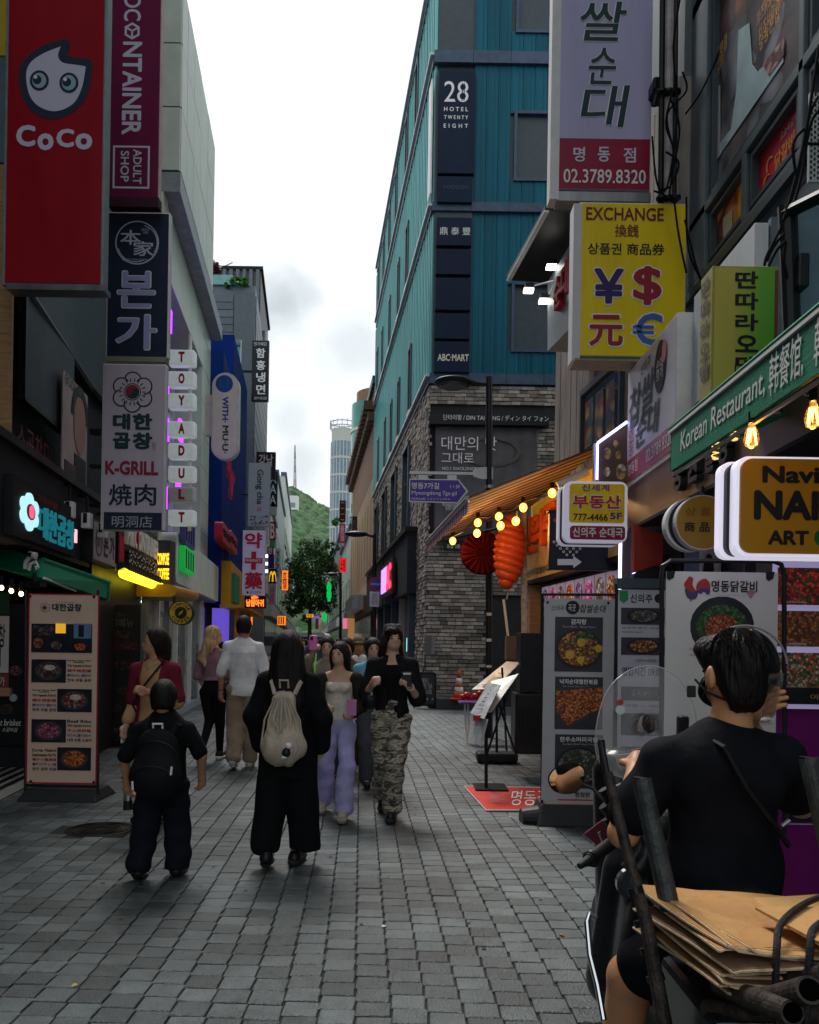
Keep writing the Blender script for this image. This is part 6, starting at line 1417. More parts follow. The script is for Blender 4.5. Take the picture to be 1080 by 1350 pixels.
# ------------------------------------------------------------ pavement clutter right
mat_=thing('red_mat','red printed mat lying on the paving under the banner stand','mat',G(690,1060))
q=[G(612,1038),G(770,1041),G(790,1070),G(641,1070)];d=Vector((0,0,.006));e=Vector((0,0,.012))
part('sheet',MB().hexa([v_+d for v_ in q[::-1]]+[v_+e for v_ in q[::-1]])if 0 else MB().add([v_+d for v_ in q]+[v_+e for v_ in q],[(3,2,1,0)[::-1]if 0 else(0,1,2,3),(7,6,5,4),(0,4,5,1),(1,5,6,2),(2,6,7,3),(3,7,4,0)]),M('mat red',(.62,.05,.035),rough=.5,var=.15),mat_)
part('white_edge',MB().tube([v_+e for v_ in q],.006,5,True),m_whitep,mat_)
v_,f_=tmesh('명동갈비',.0,False);mb=MB();o0,ex_,ey_=G(672,1064),G(742,1064)-G(672,1064),G(676,1044)-G(672,1064);mb.add([o0+ex_*x+ey_*y+Vector((0,0,.016))for x,y,z in v_],f_);part('lettering',mb,m_whitep,mat_)
v_,f_=tmesh('환영합니다',.0,False);mb=MB();o0,ex_,ey_=G(648,1060),G(668,1060)-G(648,1060),G(645,1049)-G(648,1060);mb.add([o0+ex_*x+ey_*y+Vector((0,0,.016))for x,y,z in v_],f_);part('lettering',mb,M('pink print',(.5,.2,.25),var=0),mat_)
ms1=thing('menu_stand','black music-stand style menu holder with laminated price lists','menu stand',G(641,1040));g=G(641,1042)
part('foot',MB().box(g.x-.12,g.x+.22,g.y-.12,g.y+.28,.012,.03),m_iron,ms1);part('pole',MB().cyl(g,P(641,935,g.y),.018,seg=8),m_black,ms1)
def sheet(parent,pts,Ys,mat,name='menu_sheet',th=.008):
 p=[P(x,y,Y_)for(x,y),Y_ in zip(pts,Ys)];nn=(p[1]-p[0]).cross(p[3]-p[0]).normalized()*th
 return part(name,MB().add(p+[a+nn for a in p],[(0,1,2,3),(7,6,5,4),(0,4,5,1),(1,5,6,2),(2,6,7,3),(3,7,4,0)]),mat,parent)
m_list=M('laminated list',(.42,.44,.46),rough=.25,var=.35,scale=9);m_list2=M('pale laminated list',(.62,.60,.55),rough=.3,var=.2,scale=9)
sheet(ms1,[(620,940),(644,900),(660,903),(638,948)],[8.3,8.7,8.4,8.0],m_list);sheet(ms1,[(621,976),(628,944),(643,948),(634,984)],[8.2,8.25,8.0,7.95],m_list,'lower_sheet');sheet(ms1,[(626,940),(648,898),(684,888),(648,938)],[8.35,8.8,8.7,8.3],m_list2,'side_sheet')
B(ms1,'red_strip',front(8.1),624,943,636,950,m_redp,0,.01)
ms2=thing('menu_stand','second menu holder with slanted cream menus nearer the shop wall','menu stand',G(655,1000));g2=G(655,1006)
sheet(ms2,[(622,909),(668,872),(686,873),(652,908)],[8.9,9.5,9.4,8.8],m_list2);sheet(ms2,[(636,905),(650,892),(660,893),(646,906)],[8.85,9.0,8.9,8.8],M('kraft print',(.5,.3,.12),var=.3),'kraft_card',.012)
part('pole',MB().cyl(g2,P(655,900,g2.y),.016),m_black,ms2);part('weight',MB().box(g2.x-.26,g2.x+.26,g2.y-.12,g2.y+.2,.02,.14),M('rubber base',(.022,.023,.026)),ms2,bev=.03)
for(x0,y0,x1,y1)in((672,905,640,1000),(650,905,682,1000),(662,880,668,990)):part('leg',MB().cyl(P(x0,y0,9.0),P(x1,y1,8.9),.012,seg=6),m_black,ms2)
sp=thing('black_speaker','tall black box beside the menu stands','box',G(702,1008));fr=front(9.2);B(sp,'upper_case',fr,687,834,716,912,m_black,-.4,0,bev=.01);B(sp,'lower_case',fr,680,914,716,995,m_black,-.4,.02,bev=.02)
mb=MB()
for k in range(9):mb.cyl(P(683+k*3.6,935,9.17),P(682+k*3.4,980,9.17),.01,seg=5)
part('grille',mb,m_iron,sp)
cn=thing('traffic_cone','orange traffic cone with two white bands on the dark step','traffic cone',P(605,922,CY-1));c=P(605,922,19.2);mo=M('cone orange',(.60,.085,.015),rough=.4,var=.15)
part('base',MB().box(c.x-.19,c.x+.19,c.y-.19,c.y+.19,c.z,c.z+.035),mo,cn,bev=.01)
h_=(922-883)/F*19.2;zs=[.035,.24*h_,.42*h_,.55*h_,.72*h_,h_];rr_=lambda z:.135-(.105)*z/h_
for k in range(5):part('band' if k in(2,4)and k!=4 else 'cone_body',MB().lathe((c.x,c.y,c.z),[(rr_(zs[k]),zs[k]),(rr_(zs[k+1]),zs[k+1])],20),m_white if k in(1,3)else mo,cn,smooth=True)
B(cn,'label',front(c.y-.11),601.5,906,607,911,m_whitep,-.01,.012)
stp=thing('stone_step','low dark stone block under the traffic cone','step',G(600,935));g=G(575,935);part('block',MB().box(g.x,g.x+1.2,g.y-.0,g.y+.9,0,.25),M('dark granite',(.05,.052,.055),rough=.5,bump=.3),stp,bev=.012)
tb=thing('folding_table','small violet topped folding table on white crossed legs','table',G(620,985));Yt=12.6
a,b=P(605,925,Yt),P(640,925,Yt);part('top',MB().box(a.x,b.x+.2,Yt-.2,Yt+.3,a.z-.02,a.z),M('violet top',(.09,.03,.22),rough=.4),tb)
for(x0,x1)in((613,616),(617,614),(636,640)):part('leg',MB().tube([P(x0,926,Yt),P(x0+1,960,Yt),P(x1,983,Yt-.1)],.016,6),m_white,tb)
lo_=thing('red_toy','bright red lumpy plastic decoration lying on the violet table','decoration',P(620,922,Yt-.05))
for k,(x,y,r)in enumerate(((611,919,.055),(616,917,.07),(621,920,.05),(627,918,.06),(633,914,.05),(640,918,.06))):part('lump',MB().ell(P(x,y,Yt-.05),(r,r*.8,r*.8)),M('toy red',(.50,.02,.015),rough=.25,var=.1),lo_,smooth=True)
sb=thing('sandwich_board','black framed notice board with rounded corners beside the brick corner','notice board',G(559,933));Ys=19.4;fr=front(Ys);a=fr.uv(545,886);b=fr.uv(575,931)
part('frame',MB().fpoly(fr,rrect(a[0],b[1],b[0],a[1],.08),-.06,0),m_iron,sb);part('panel',MB().fpoly(fr,rrect(a[0]+.04,b[1]+.05,b[0]-.04,a[1]-.05,.05),0,.01),M('chalk black',(.035,.037,.04),var=.3),sb);T(sb,fr,'MENU\nCOFFEE TEA\nOPEN 10:00',550,894,570,915,M('grey print',(.35,.35,.37),var=0),n=.014);T(sb,fr,'▮ ▮ ▮ ▮',549,920,571,923,M('grey print',(.35,.35,.37),var=0),n=.014)
for x in(546,573):part('leg',MB().cyl(P(x,930,Ys),P(x,934,Ys),.02),m_black,sb)
eb=thing('meter_box','pale meter box on the brick pier','box',P(563,855,20));B(eb,'casing',RT,560,838,569,862,m_steel,.03,.1)
# ------------------------------------------------------------ left shop details
fs=thing('neon_flower_sign','glowing flower emblem with teal neon korean letters over the green awning','sign',P(45,700,9.5));SFl=LS.off(.06)
a=LS.uv(14,672);yl=lambda x:-2.66*F/(x-405)
part('back_box',MB().fb(LS,*(lambda u:(u[0],2.44,u[1],2.98))(yb(LS,7.35,9.35)),-.1,.06),m_dark,fs)
m_nt=M('lit teal',(.010,.19,.24),emit=.28,var=.2,scale=8);m_nf=M('lit pale flower',(.40,.74,.80),emit=.55,var=.2)
cu=(7.75*UL,2.70)
for k in range(6):
 an=pi/2+k*pi/3;mb=MB();disc(mb,SFl,cu[0]+.16*cos(an),cu[1]+.11*sin(an),.10,.0,.02+k*.0008,18,rv=.07);part('petal',mb,m_nf,fs)
mb=MB();disc(mb,SFl,cu[0],cu[1],.11,.02,.03,rv=.075);part('emblem',mb,m_navy,fs);mb=MB();disc(mb,SFl,cu[0],cu[1],.06,.03,.036);part('emblem',mb,M('lit red',(1,.03,.06),emit=2.4,var=0),fs)
for k,ch in enumerate('대한곱창'):txt_uv(fs,SFl,ch,(8.02+k*.31)*UL,2.82,(8.30+k*.31)*UL,2.50,m_nt,ext=.02,bold=.015,n=0)
txt_uv(fs,SFl,'명동본점',8.02*UL,2.92,8.6*UL,2.86,m_redp,n=.005);part('trim',MB().fb(SFl,9.28*UL,2.6,9.33*UL,2.75,0,.02),M('lit pink',(.8,.3,.35),emit=1,var=0),fs)
b4=thing('small_grey_sign','small grey sign with round seal and korean letters above the awning end','sign',P(124,740,10.3));u0,u1=yb(LS,9.85,11.0)
part('casing',MB().fb(LS,u0,2.45,u1,2.97,-.05,.12),m_iron,b4);part('face',MB().fb(LS,u0+.03,2.48,u1-.03,2.94,.12,.125),M('grey acrylic',(.30,.30,.33),rough=.4),b4);L5=LS.off(.125);mb=MB();ring(mb,L5,u0+.27,2.71,.14,.16,.001,.005,24,k=1.1);part('seal_print',mb,m_navy,b4);txt_uv(b4,L5,'本家',u0+.17,2.79,u0+.37,2.63,m_navy,n=.004);txt_uv(b4,L5,'본',u0+.5,2.87,u0+.75,2.56,m_blackp,n=.004,bold=.03);txt_uv(b4,L5,'가',u0+.82,2.87,u0+1.08,2.56,m_blackp,n=.004,bold=.03)
gl=thing('green_awning','dark green awning with a small lettered end over the menu banner','awning',P(100,770,8.5));A_,B_,C_,D_=P(56,738,8.3),P(144,768,10.4),P(58,762,8.1),P(140,789,10.2)
part('cloth',MB().hexa([C_,D_,D_+Vector((-.5,0,.1)),C_+Vector((-.5,0,.1)),A_,B_,B_+Vector((-.6,0,.2)),A_+Vector((-.6,0,.2))]),m_green,gl);part('top_bar',MB().cyl(A_,B_,.025),m_green,gl);part('lower_trim',MB().cyl(C_,P(100,779,9.2),.012),m_whitep,gl)
B(gl,'end_flap',front(10.3),127,768,144,792,m_green,-.02,0);T(gl,front(10.3),'곱창\n구이',129,774,140,784,m_whitep)
mrs=thing('container_shop_sign','black and white lettered shop sign with a row of yellow tubes under it','sign',P(175,760,11.6));LM=Fr((-2.60,0,-.0),(-.125,1,0));u0,u1=yb(LM,11.2,14.0)
part('casing',MB().fb(LM,u0,2.55,u1,3.22,-.3,0),m_black,mrs);part('trim',MB().fb(LM,u0-.02,2.48,u1+.02,2.545,-.3,.06),M('pinkish casing',(.55,.42,.42)),mrs)
part('red_panel',MB().fb(LM,u0+.02,2.6,u0+.3,2.95,0,.01),m_redp,mrs)
txt_uv(mrs,LM,'MR',u0+.35,3.18,u0+.8,2.86,m_whitep,ext=.05,bold=.04,n=0);txt_uv(mrs,LM,'CONTAINER',u0+.85,3.18,u1-.05,2.86,m_whitep,ext=.05,bold=.04,n=0);txt_uv(mrs,LM,'I',u0+1.0,3.18,u0+1.1,2.86,m_redp,ext=.055,bold=.04,n=0)
txt_uv(mrs,LM,'을지로장점',u0+.4,2.82,u1-.1,2.58,M('black 3d letter',(.02,.02,.03)),ext=.05,bold=.05,n=0)
mb=MB()
for k in range(46):
 uu=u0+.45+(k%23)*.095;zz=2.63+(k//23)*.12+.03*sin(k*2.3);disc(mb,LM,uu,zz,.014,.055,.062,8)
part('bulb_dot',mb,m_whitep,mrs)
for k in range(2):
 t=thing('yellow_tube_lamp',['lit yellow tube under the container sign, nearer half','lit yellow tube under the container sign, farther half'][k],'lamp',P(160+20*k,760,11.4));ya,yc=((11.0,12.1),(12.2,13.8))[k]
 part('tube',MB().cyl(LM.at(ya*UL,2.40,.12),LM.at(yc*UL,2.40,.12),.075,seg=10),M('lit yellow',(1,.82,.03),emit=1.1,var=0),t);mb=MB()
 for j in range(9):mb.fb(LM,ya*UL+j*.14,2.44,ya*UL+j*.14+.05,2.54,.02,.2)
 part('grille',mb,m_black,t)
oc_=thing('orange_canopy','rounded mustard canopy of the coffee counter below the yellow tubes','canopy',P(200,790,12.6));fr=front(13.0);a=fr.uv(148,769);b=fr.uv(222,787)
m_must=M('mustard panel',(.38,.185,.02),rough=.4,var=.12)
part('body',MB().fpoly(fr,[(a[0],a[1])]+[(b[0]+.14*sin(k*pi/8),(a[1]+b[1])/2+(a[1]-b[1])/2*cos(k*pi/8))for k in range(9)]+[(a[0],b[1])],-1.35,0),m_must,oc_)
for k in range(3):B(oc_,'soffit_light',front(13.1+k*.35),172+k*7,790+k*1.6,179+k*7,791.4+k*1.6,m_lampw,-.12,.0)
cs=thing('coffee_blade_sign','round black coffee sign with gold ring lettering and compass emblem','sign',P(238,826,12.6));fr=front(12.6);c=fr.uv(238.5,808)
gold=M('gold print',(.50,.36,.06),var=.1);mb=MB();disc(mb,fr,c[0],c[1],.19,-.1,0,36);part('casing',mb,m_black,cs)
mb=MB();ring(mb,fr,c[0],c[1],.095,.172,.001,.005,36);part('ring',mb,gold,cs);mb=MB();disc(mb,fr,c[0],c[1],.072,.001,.005,24);part('emblem',mb,m_black,cs)
mb=MB();mb.fpoly(fr,[(c[0]+.06*cos(t_+.9)*(1 if k%2==0 else.3),c[1]+.06*sin(t_+.9)*(1 if k%2==0 else.3))for k,t_ in enumerate((0,pi/2,pi,3*pi/2))],.005,.008);part('emblem',mb,gold,cs)
def arc_text(parent,fr,s,c,r,a0,a1,h,mat,flip=False):
 for k,ch in enumerate(s):
  a=a0+(a1-a0)*(k+.5)/len(s);v,f=tmesh(ch,.03,False);w=h*.7;mb=MB();up=Vector((cos(a),sin(a)))*(-1 if flip else 1);rt=Vector((up.y,-up.x));ctr=Vector(c)+Vector((cos(a),sin(a)))*r
  mb.add([fr.at(*(ctr+rt*(x-.5)*w+up*(y-.5)*h),.008)for x,y,z in v],f);part('lettering',mb,mat,parent)
arc_text(cs,fr,'COMPOSE',c,.134,radians(165),radians(15),.055,m_blackp);arc_text(cs,fr,'COFFEE',c,.134,radians(200),radians(340),.055,m_blackp,True)
B(cs,'arm',fr,228,786,231,796,m_iron,-.07,-.03)
yc_=thing('yellow_letter_sign','glowing yellow two-line lettering on a dark panel beside the beige band','sign',P(216,770,13.6));LY=Fr((-2.62,0,0),(-.125,1,0));u0,u1=yb(LY,14.0,14.4-.02)
fr=front(13.9);B(yc_,'panel',fr,202,712,224,770,M('slate panel',(.045,.055,.068),rough=.5),-.3,0);mly=M('lit amber letter',(1,.55,.02),emit=1.1,var=0);T(yc_,fr,'COMPOSE',208,729,223,745,mly,bold=.03,n=.006);T(yc_,fr,'COFFEE',208,749,223,764,mly,bold=.03,n=.006)
cm=thing('security_camera','white twin arm camera mount on a post over the menu banner','camera',P(43,760,8.0));Yk=8.0
part('arm',MB().tube([P(33,750,Yk),P(34,741,Yk),P(39,735,Yk)],.022,8),m_white,cm);part('arm',MB().tube([P(38,752,Yk),P(40,744,Yk),P(46,741,Yk)],.018,8),m_white,cm)
part('camera_body',MB().cyl(P(38,731,Yk),P(48,733,Yk),.035,seg=12),m_white,cm);part('lens',MB().cyl(P(37.4,731,Yk-.01),P(40,731.5,Yk-.04),.022,seg=12),m_black,cm);part('hook',MB().tube([P(47,739,Yk),P(51,748,Yk),P(48,751,Yk),P(47,746,Yk)],.01,6),m_white,cm);part('bracket_base',MB().box(*(lambda a,b:(a.x,b.x,Yk-.05,Yk+.1,b.z,a.z))(P(37,767,Yk),P(56,774,Yk))),m_iron,cm);part('post',MB().cyl(P(46,755,Yk),P(46,768,Yk),.02),m_iron,cm)
for k,(x,y)in enumerate(((2,775),(15,779),(28,783))):
 p=P(x,y,8.3);t=thing('globe_bulb',['small warm bulb at the photo edge left of the banner','middle small warm bulb left of the banner','small warm bulb closest to the cream banner'][k],'lamp',p,'small warm bulbs at the dark shop');part('globe',MB().ell(p,(.022,.022,.026)),M('lit warm small',(1,.62,.3),emit=5,var=0),t);part('socket',MB().cyl(p+Vector((0,0,.025)),p+Vector((0,0,.12)),.022),m_iron,t)
dr=thing('drain_grate','pale slotted drain strip along the shop foot at the photo edge','drain',G(10,1050));DL=[(-2.98,-2.80)]
mb=MB();y=5.5
while y<9.6:
 x0=-2.98-.125*y;mb.box(x0,x0+.16,y,y+.022,.0,.01);y+=.045
part('grate_bar',mb,M('pale cast bar',(.42,.42,.38)),dr,kind='stuff');part('frame',MB().hexa([(-2.99-.125*5.4,5.4,-.01),(-2.81-.125*5.4,5.4,-.01),(-2.81-.125*9.7,9.7,-.01),(-2.99-.125*9.7,9.7,-.01),(-2.99-.125*5.4,5.4,.003),(-2.81-.125*5.4,5.4,.003),(-2.81-.125*9.7,9.7,.003),(-2.99-.125*9.7,9.7,.003)]),m_mortar,dr)
st=thing('striped_ramp','dark shop ramp with pale anti-slip strips beside the drain','ramp',G(0,1030));part('slab',MB().hexa([(-3.62-.125*5,5,0),(-3.02-.125*5,5,0),(-3.02-.125*10.2,10.2,0),(-3.62-.125*10.2,10.2,0),(-3.62-.125*5,5,.10),(-3.02-.125*5,5,.008),(-3.02-.125*10.2,10.2,.008),(-3.62-.125*10.2,10.2,.10)]),m_iron,st)
for k in range(5):
 x=-3.08-k*.1;z=.018+k*.016;part('anti_slip_strip',MB().hexa([(x-.125*5,5,z),(x+.03-.125*5,5,z-.004),(x+.03-.125*10.1,10.1,z-.004),(x-.125*10.1,10.1,z),(x-.125*5,5,z+.01),(x+.03-.125*5,5,z+.006),(x+.03-.125*10.1,10.1,z+.006),(x-.125*10.1,10.1,z+.01)]),M('pale strip',(.3,.3,.3)),st)
# price lists on the stands: printed rows on the upper sheet
for ms_,(x0,y0,Ya_),(x1,y1,Yb_),n_ in((ms1,(626,937,8.22),(648,907,8.52),6),(ms2,(632,905,8.85),(668,880,9.38),5)):
 for k in range(n_):
  t0=(k+.5)/n_;a=P(x0+(x1-x0)*t0,y0+(y1-y0)*t0,Ya_+(Yb_-Ya_)*t0-.03);b=a+Vector((.11,-.035,.0))
  part('printed_line',MB().cyl(a,b,.0035,seg=4),m_blackp if k%3 else m_redp,ms_)
# ------------------------------------------------------------ bodies and clothes as one smooth surface each
def surf(prims,h=.012,k=.02,clips=(),disp=None,amp=0):
 """smooth union of tapered limbs ('c', a, b, ra, rb, squash_y) and ellipsoids ('e', c, radii, yaw, pitch), meshed by surface nets"""
 lo,hi=np.full(3,9.),np.full(3,-9.)
 for p in prims:
  if p[0]=='c':
   r=max(p[3],p[4]);
   for q in(p[1],p[2]):lo=np.minimum(lo,np.array(q)-r);hi=np.maximum(hi,np.array(q)+r)
  else:r=max(p[2]);lo=np.minimum(lo,np.array(p[1])-r);hi=np.maximum(hi,np.array(p[1])+r)
 lo-=3*h+k*.5;hi+=3*h+k*.5;n=np.ceil((hi-lo)/h).astype(int)+1
 ax=[lo[i]+h*np.arange(n[i],dtype=np.float32)for i in range(3)];D=np.full(n,1e3,dtype=np.float32)
 for p in prims:
  if p[0]=='c':a,b=np.array(p[1],float),np.array(p[2],float);r=max(p[3],p[4])+k+2*h;l_,h_=np.minimum(a,b)-r,np.maximum(a,b)+r
  else:a=np.array(p[1],float);r=max(p[2])+k+2*h;l_,h_=a-r,a+r
  s=tuple(slice(max(0,int((l_[i]-lo[i])/h)),min(n[i],int((h_[i]-lo[i])/h)+2))for i in range(3))
  X,Y,Z=ax[0][s[0]][:,None,None],ax[1][s[1]][None,:,None],ax[2][s[2]][None,None,:]
  if p[0]=='c':
   sy=p[5]if len(p)>5 else 1;ab=b-a;L2=max(1e-9,ab@ab)
   t=np.clip(((X-a[0])*ab[0]+(Y-a[1])*ab[1]+(Z-a[2])*ab[2])/L2,0,1)
   dx,dy,dz=X-a[0]-t*ab[0],(Y-a[1]-t*ab[1])/sy,Z-a[2]-t*ab[2]
   d=np.sqrt(dx*dx+dy*dy+dz*dz)-(p[3]+(p[4]-p[3])*t)
  else:
   x,y,z=X-a[0],Y-a[1],Z-a[2];yaw=p[3]if len(p)>3 else 0;pt=p[4]if len(p)>4 else 0
   x,y=x*cos(yaw)+y*sin(yaw),-x*sin(yaw)+y*cos(yaw)
   if pt:y,z=y*cos(pt)+z*sin(pt),-y*sin(pt)+z*cos(pt)
   rx,ry,rz=p[2];q0=np.sqrt((x/rx)**2+(y/ry)**2+(z/rz)**2)+1e-6;q1=np.sqrt((x/rx**2)**2+(y/ry**2)**2+(z/rz**2)**2)+1e-6;d=q0*(q0-1)/q1
  c=D[s];m_=np.clip(.5+.5*(c-d)/k,0,1);D[s]=c*(1-m_)+d*m_-k*m_*(1-m_)
 for pt,nn in clips:
  e=pt(ax[0][:,None,None],ax[1][None,:,None],ax[2][None,None,:])if callable(pt)else(ax[0][:,None,None]-pt[0])*nn[0]+(ax[1][None,:,None]-pt[1])*nn[1]+(ax[2][None,None,:]-pt[2])*nn[2];D=np.maximum(D,e)
 inside=D<0;acc=np.zeros((n[0]-1,n[1]-1,n[2]-1,3),dtype=np.float32);cnt=np.zeros(acc.shape[:3],dtype=np.float32);quads=[]
 cid=np.arange(cnt.size).reshape(cnt.shape)
 for A in range(3):
  s0=[slice(None)]*3;s1=[slice(None)]*3;s0[A]=slice(0,-1);s1[A]=slice(1,None);d0,d1=D[tuple(s0)],D[tuple(s1)];cr=inside[tuple(s0)]!=inside[tuple(s1)]
  I=np.argwhere(cr)
  if not len(I):continue
  v0,v1=d0[cr],d1[cr];t=v0/(v0-v1);pos=I.astype(np.float32);pos[:,A]+=t
  b1,b2=[i for i in range(3)if i!=A];ok=np.all(I>0,axis=1)&(I[:,b1]<n[b1]-1)&(I[:,b2]<n[b2]-1);I,pos,v0=I[ok],pos[ok],v0[ok];cs=[]
  for o1,o2 in((0,0),(1,0),(1,1),(0,1)):
   J=I.copy();J[:,b1]-=o1;J[:,b2]-=o2;np.add.at(acc,tuple(J.T),pos);np.add.at(cnt,tuple(J.T),1);cs.append(cid[tuple(J.T)])
  q=np.stack(cs,1);fl=(v0<0)if A!=1 else(v0>0);q[fl]=q[fl][:,::-1];quads.append(q)
 use=cnt>0;new=-np.ones(cnt.size,dtype=int);new[cid[use]]=np.arange(use.sum());V=acc[use]/cnt[use][:,None]*h+lo;Fq=new[np.concatenate(quads)];Fq=Fq[:,::-1]
 if disp:
  e1,e2=V[Fq[:,2]]-V[Fq[:,0]],V[Fq[:,3]]-V[Fq[:,1]];fn=np.cross(e1,e2);vn=np.zeros_like(V)
  for i in range(4):np.add.at(vn,Fq[:,i],fn)
  vn/=np.linalg.norm(vn,axis=1)[:,None]+1e-9;V=V+vn*(disp(V)*amp)[:,None]
 return V,Fq
def folds(seed=0,fx=14,fz=10):
 r=np.random.RandomState(seed);ph=r.uniform(0,6,8)
 def f(v):
  x,y,z=v[:,0],v[:,1],v[:,2];w=sin_(3*z+ph[0])*.5+sin_(7*x+ph[1])*.3
  return.5*sin_(fx*x+fz*z*.8+3*w+ph[2])+.4*sin_(fx*1.3*x-fz*1.7*z+4*w+5*y+ph[3])+.3*sin_(fz*3.1*z+8*x+5*w+ph[4])+.2*sin_(fx*3*(x+y)+ph[5])
 return f
sin_=np.sin
def strands(freq=60):
 def f(v):
  a=np.arctan2(v[:,1],v[:,0]);return sin_(a*freq*.31+2*sin_(v[:,2]*9))*.2+sin_(a*freq*.13+3*sin_(v[:,2]*5+1))*.5
 return f
def cloth(name,col,rough=.85,var=.2,scale=9,bump=.5,bs=14):return M(name,col,rough=rough,var=var,scale=scale,bump=bump,bscale=bs,sheen=0,spec=.12)
m_skin=M('skin',(.60,.36,.25),rough=.5,var=.08,scale=12);m_skin2=M('tan skin',(.48,.25,.14),rough=.5,var=.1,scale=12)
m_hair=M('black hair',(.005,.004,.004),rough=.5,spec=.25,var=.3,scale=30,bump=.5,bscale=130,bstr=.08);m_hairb=M('dark brown hair',(.013,.0055,.004),rough=.55,spec=.2,var=.35,scale=30,bump=.5,bscale=130,bstr=.08);m_blond=M('blonde hair',(.52,.34,.17),rough=.55,var=.5,scale=40,streak=.15,bump=.7,bscale=90,bstr=.12)
def openfront(w,y0):return(lambda X,Y,Z:np.minimum(w-np.abs(X),Y-y0)+0*Z,None)
m_shoe=M('black shoe',(.010,.010,.011),rough=.4,var=.3);m_sole=M('pale sole',(.45,.42,.36),rough=.6);m_lip=M('lips',(.30,.05,.05),rough=.4,var=0);m_eye=M('dark eye',(.012,.008,.006),rough=.15,var=0);m_blk=cloth('black fabric',(.0055,.006,.0075))
def joints(h,**o):
 s=h/1.7;J=dict(h=h,s=s,head=(0,.005,.935*h),neck=(0,0,.835*h),chest=(0,0,.745*h),waist=(0,.0,.63*h),hip=(0,0,.54*h))
 for sd_,k in(('L',-1),('R',1)):
  J['sh'+sd_]=(k*.099*h,0,.797*h);J['el'+sd_]=(k*.125*h,-.015*h,.625*h);J['wr'+sd_]=(k*.14*h,.03*h,.49*h)
  J['hp'+sd_]=(k*.052*h,0,.51*h);J['kn'+sd_]=(k*.055*h,.01,.285*h);J['an'+sd_]=(k*.055*h,0,.055*h);J['toe'+sd_]=(k*.065*h,.12*s,.025*h)
 J.update(o);J['s']=s;return J
V_=lambda p:np.array(p,float)
def mixp(a,b,t):return tuple(V_(a)*(1-t)+V_(b)*t)
def body_prims(J,yaw=0,legs=True,pitch=0):
 s=J['s'];h=J['h'];hc=V_(J['head']);c,n=cos(yaw),sin(yaw);rot=lambda v:tuple(hc+np.array([v[0]*c-v[1]*n,v[0]*n+v[1]*c,v[2]])*s)
 P_=[('e',J['head'],(.074*s,.092*s,.112*s),yaw),('e',rot((0,.035,-.055)),(.052*s,.058*s,.05*s),yaw),('e',rot((0,.098,-.018)),(.011*s,.016*s,.024*s),yaw),('e',rot((0,.082,-.062)),(.026*s,.012*s,.014*s),yaw),('e',rot((.076,-.005,-.015)),(.010*s,.02*s,.032*s),yaw),('e',rot((-.076,-.005,-.015)),(.010*s,.02*s,.032*s),yaw),('c',mixp(J['head'],J['neck'],.35),J['neck'],.050*s,.056*s),('c',J['neck'],J['chest'],.07*s,.12*s,.7),('c',J['chest'],J['waist'],.135*s,.108*s,.68),('c',J['waist'],J['hip'],.108*s,.135*s,.72)]
 for k in 'LR':
  P_+=[('c',J['neck'],J['sh'+k],.042*s,.044*s),('c',J['sh'+k],J['el'+k],.044*s,.034*s),('c',J['el'+k],J['wr'+k],.037*s,.024*s)]+hand_prims(J['el'+k],J['wr'+k],s,1 if k=='R' else-1,J.get('curl'+k,.5),J.get('pn'+k))
  if legs:P_+=[('c',J['hp'+k],J['kn'+k],.082*s,.052*s),('c',J['kn'+k],J['an'+k],.052*s,.034*s),('c',J['an'+k],J['toe'+k],.034*s,.026*s)]
 return P_
def hand_prims(e,w,s,side,curl,pn=None,fr=.0085):
 """palm, four unequal bent fingers and a thumb leaving the side of the palm"""
 e,w=V_(e),V_(w);d=(w-e)/(np.linalg.norm(w-e)+1e-9);n=V_(pn)if pn is not None else np.array([-side*.9,.35,0.]);n=n-d*(n@d);n/=np.linalg.norm(n);x=np.cross(d,n)
 if x[1]<0 and pn is None:x=-x
 out=[('c',tuple(w),tuple(w+d*.07*s),.026*s,.030*s,1)]
 for i,(o,l)in enumerate(((.027,.070),(.009,.078),(-.009,.073),(-.026,.058))):
  a=w+d*.075*s+x*o*s;b=a+(d*cos(curl)+n*sin(curl))*l*.5*s;c=b+(d*cos(curl*2.2)+n*sin(curl*2.2))*l*.5*s
  out+=[('c',tuple(a-d*.02*s),tuple(b),fr*s,fr*s),('c',tuple(b),tuple(c),fr*s,fr*.85*s)]
 a=w+d*.025*s+x*.026*s;b=a+(d*.7+x*.6+n*.3)*.035*s;c=b+(d*.9+n*.35)*.03*s;out+=[('c',tuple(a),tuple(b),.011*s,.010*s),('c',tuple(b),tuple(c),.010*s,.008*s)];return out
def torso(J,g=.012,sleeve=1.0,sg=.012,hem=None,el=True,flare=0):
 s=J['s'];w=J['hip'];P_=[('c',mixp(J['neck'],J['chest'],.25),J['chest'],.085*s+g,.12*s+g,.72),('c',J['chest'],J['waist'],.138*s+g,.112*s+g+flare*.5,.72),('c',J['waist'],w if hem is None else(w[0],w[1],hem),.112*s+g+flare*.5,.14*s+g+flare,.74)]
 for k in 'LR':
  P_+=[('c',mixp(J['neck'],J['sh'+k],.40),J['sh'+k],.040*s+g*.3,.046*s+sg*.5)]
  if sleeve<=1:P_.append(('c',J['sh'+k],mixp(J['sh'+k],J['el'+k],sleeve),.046*s+sg*.6,(.05-.012*sleeve)*s+sg*1.4))
  else:P_+=[('c',J['sh'+k],J['el'+k],.046*s+sg*.6,.04*s+sg*1.4),('c',J['el'+k],mixp(J['el'+k],J['wr'+k],sleeve-1),.042*s+sg*1.4,.03*s+sg*1.5)]
 return P_
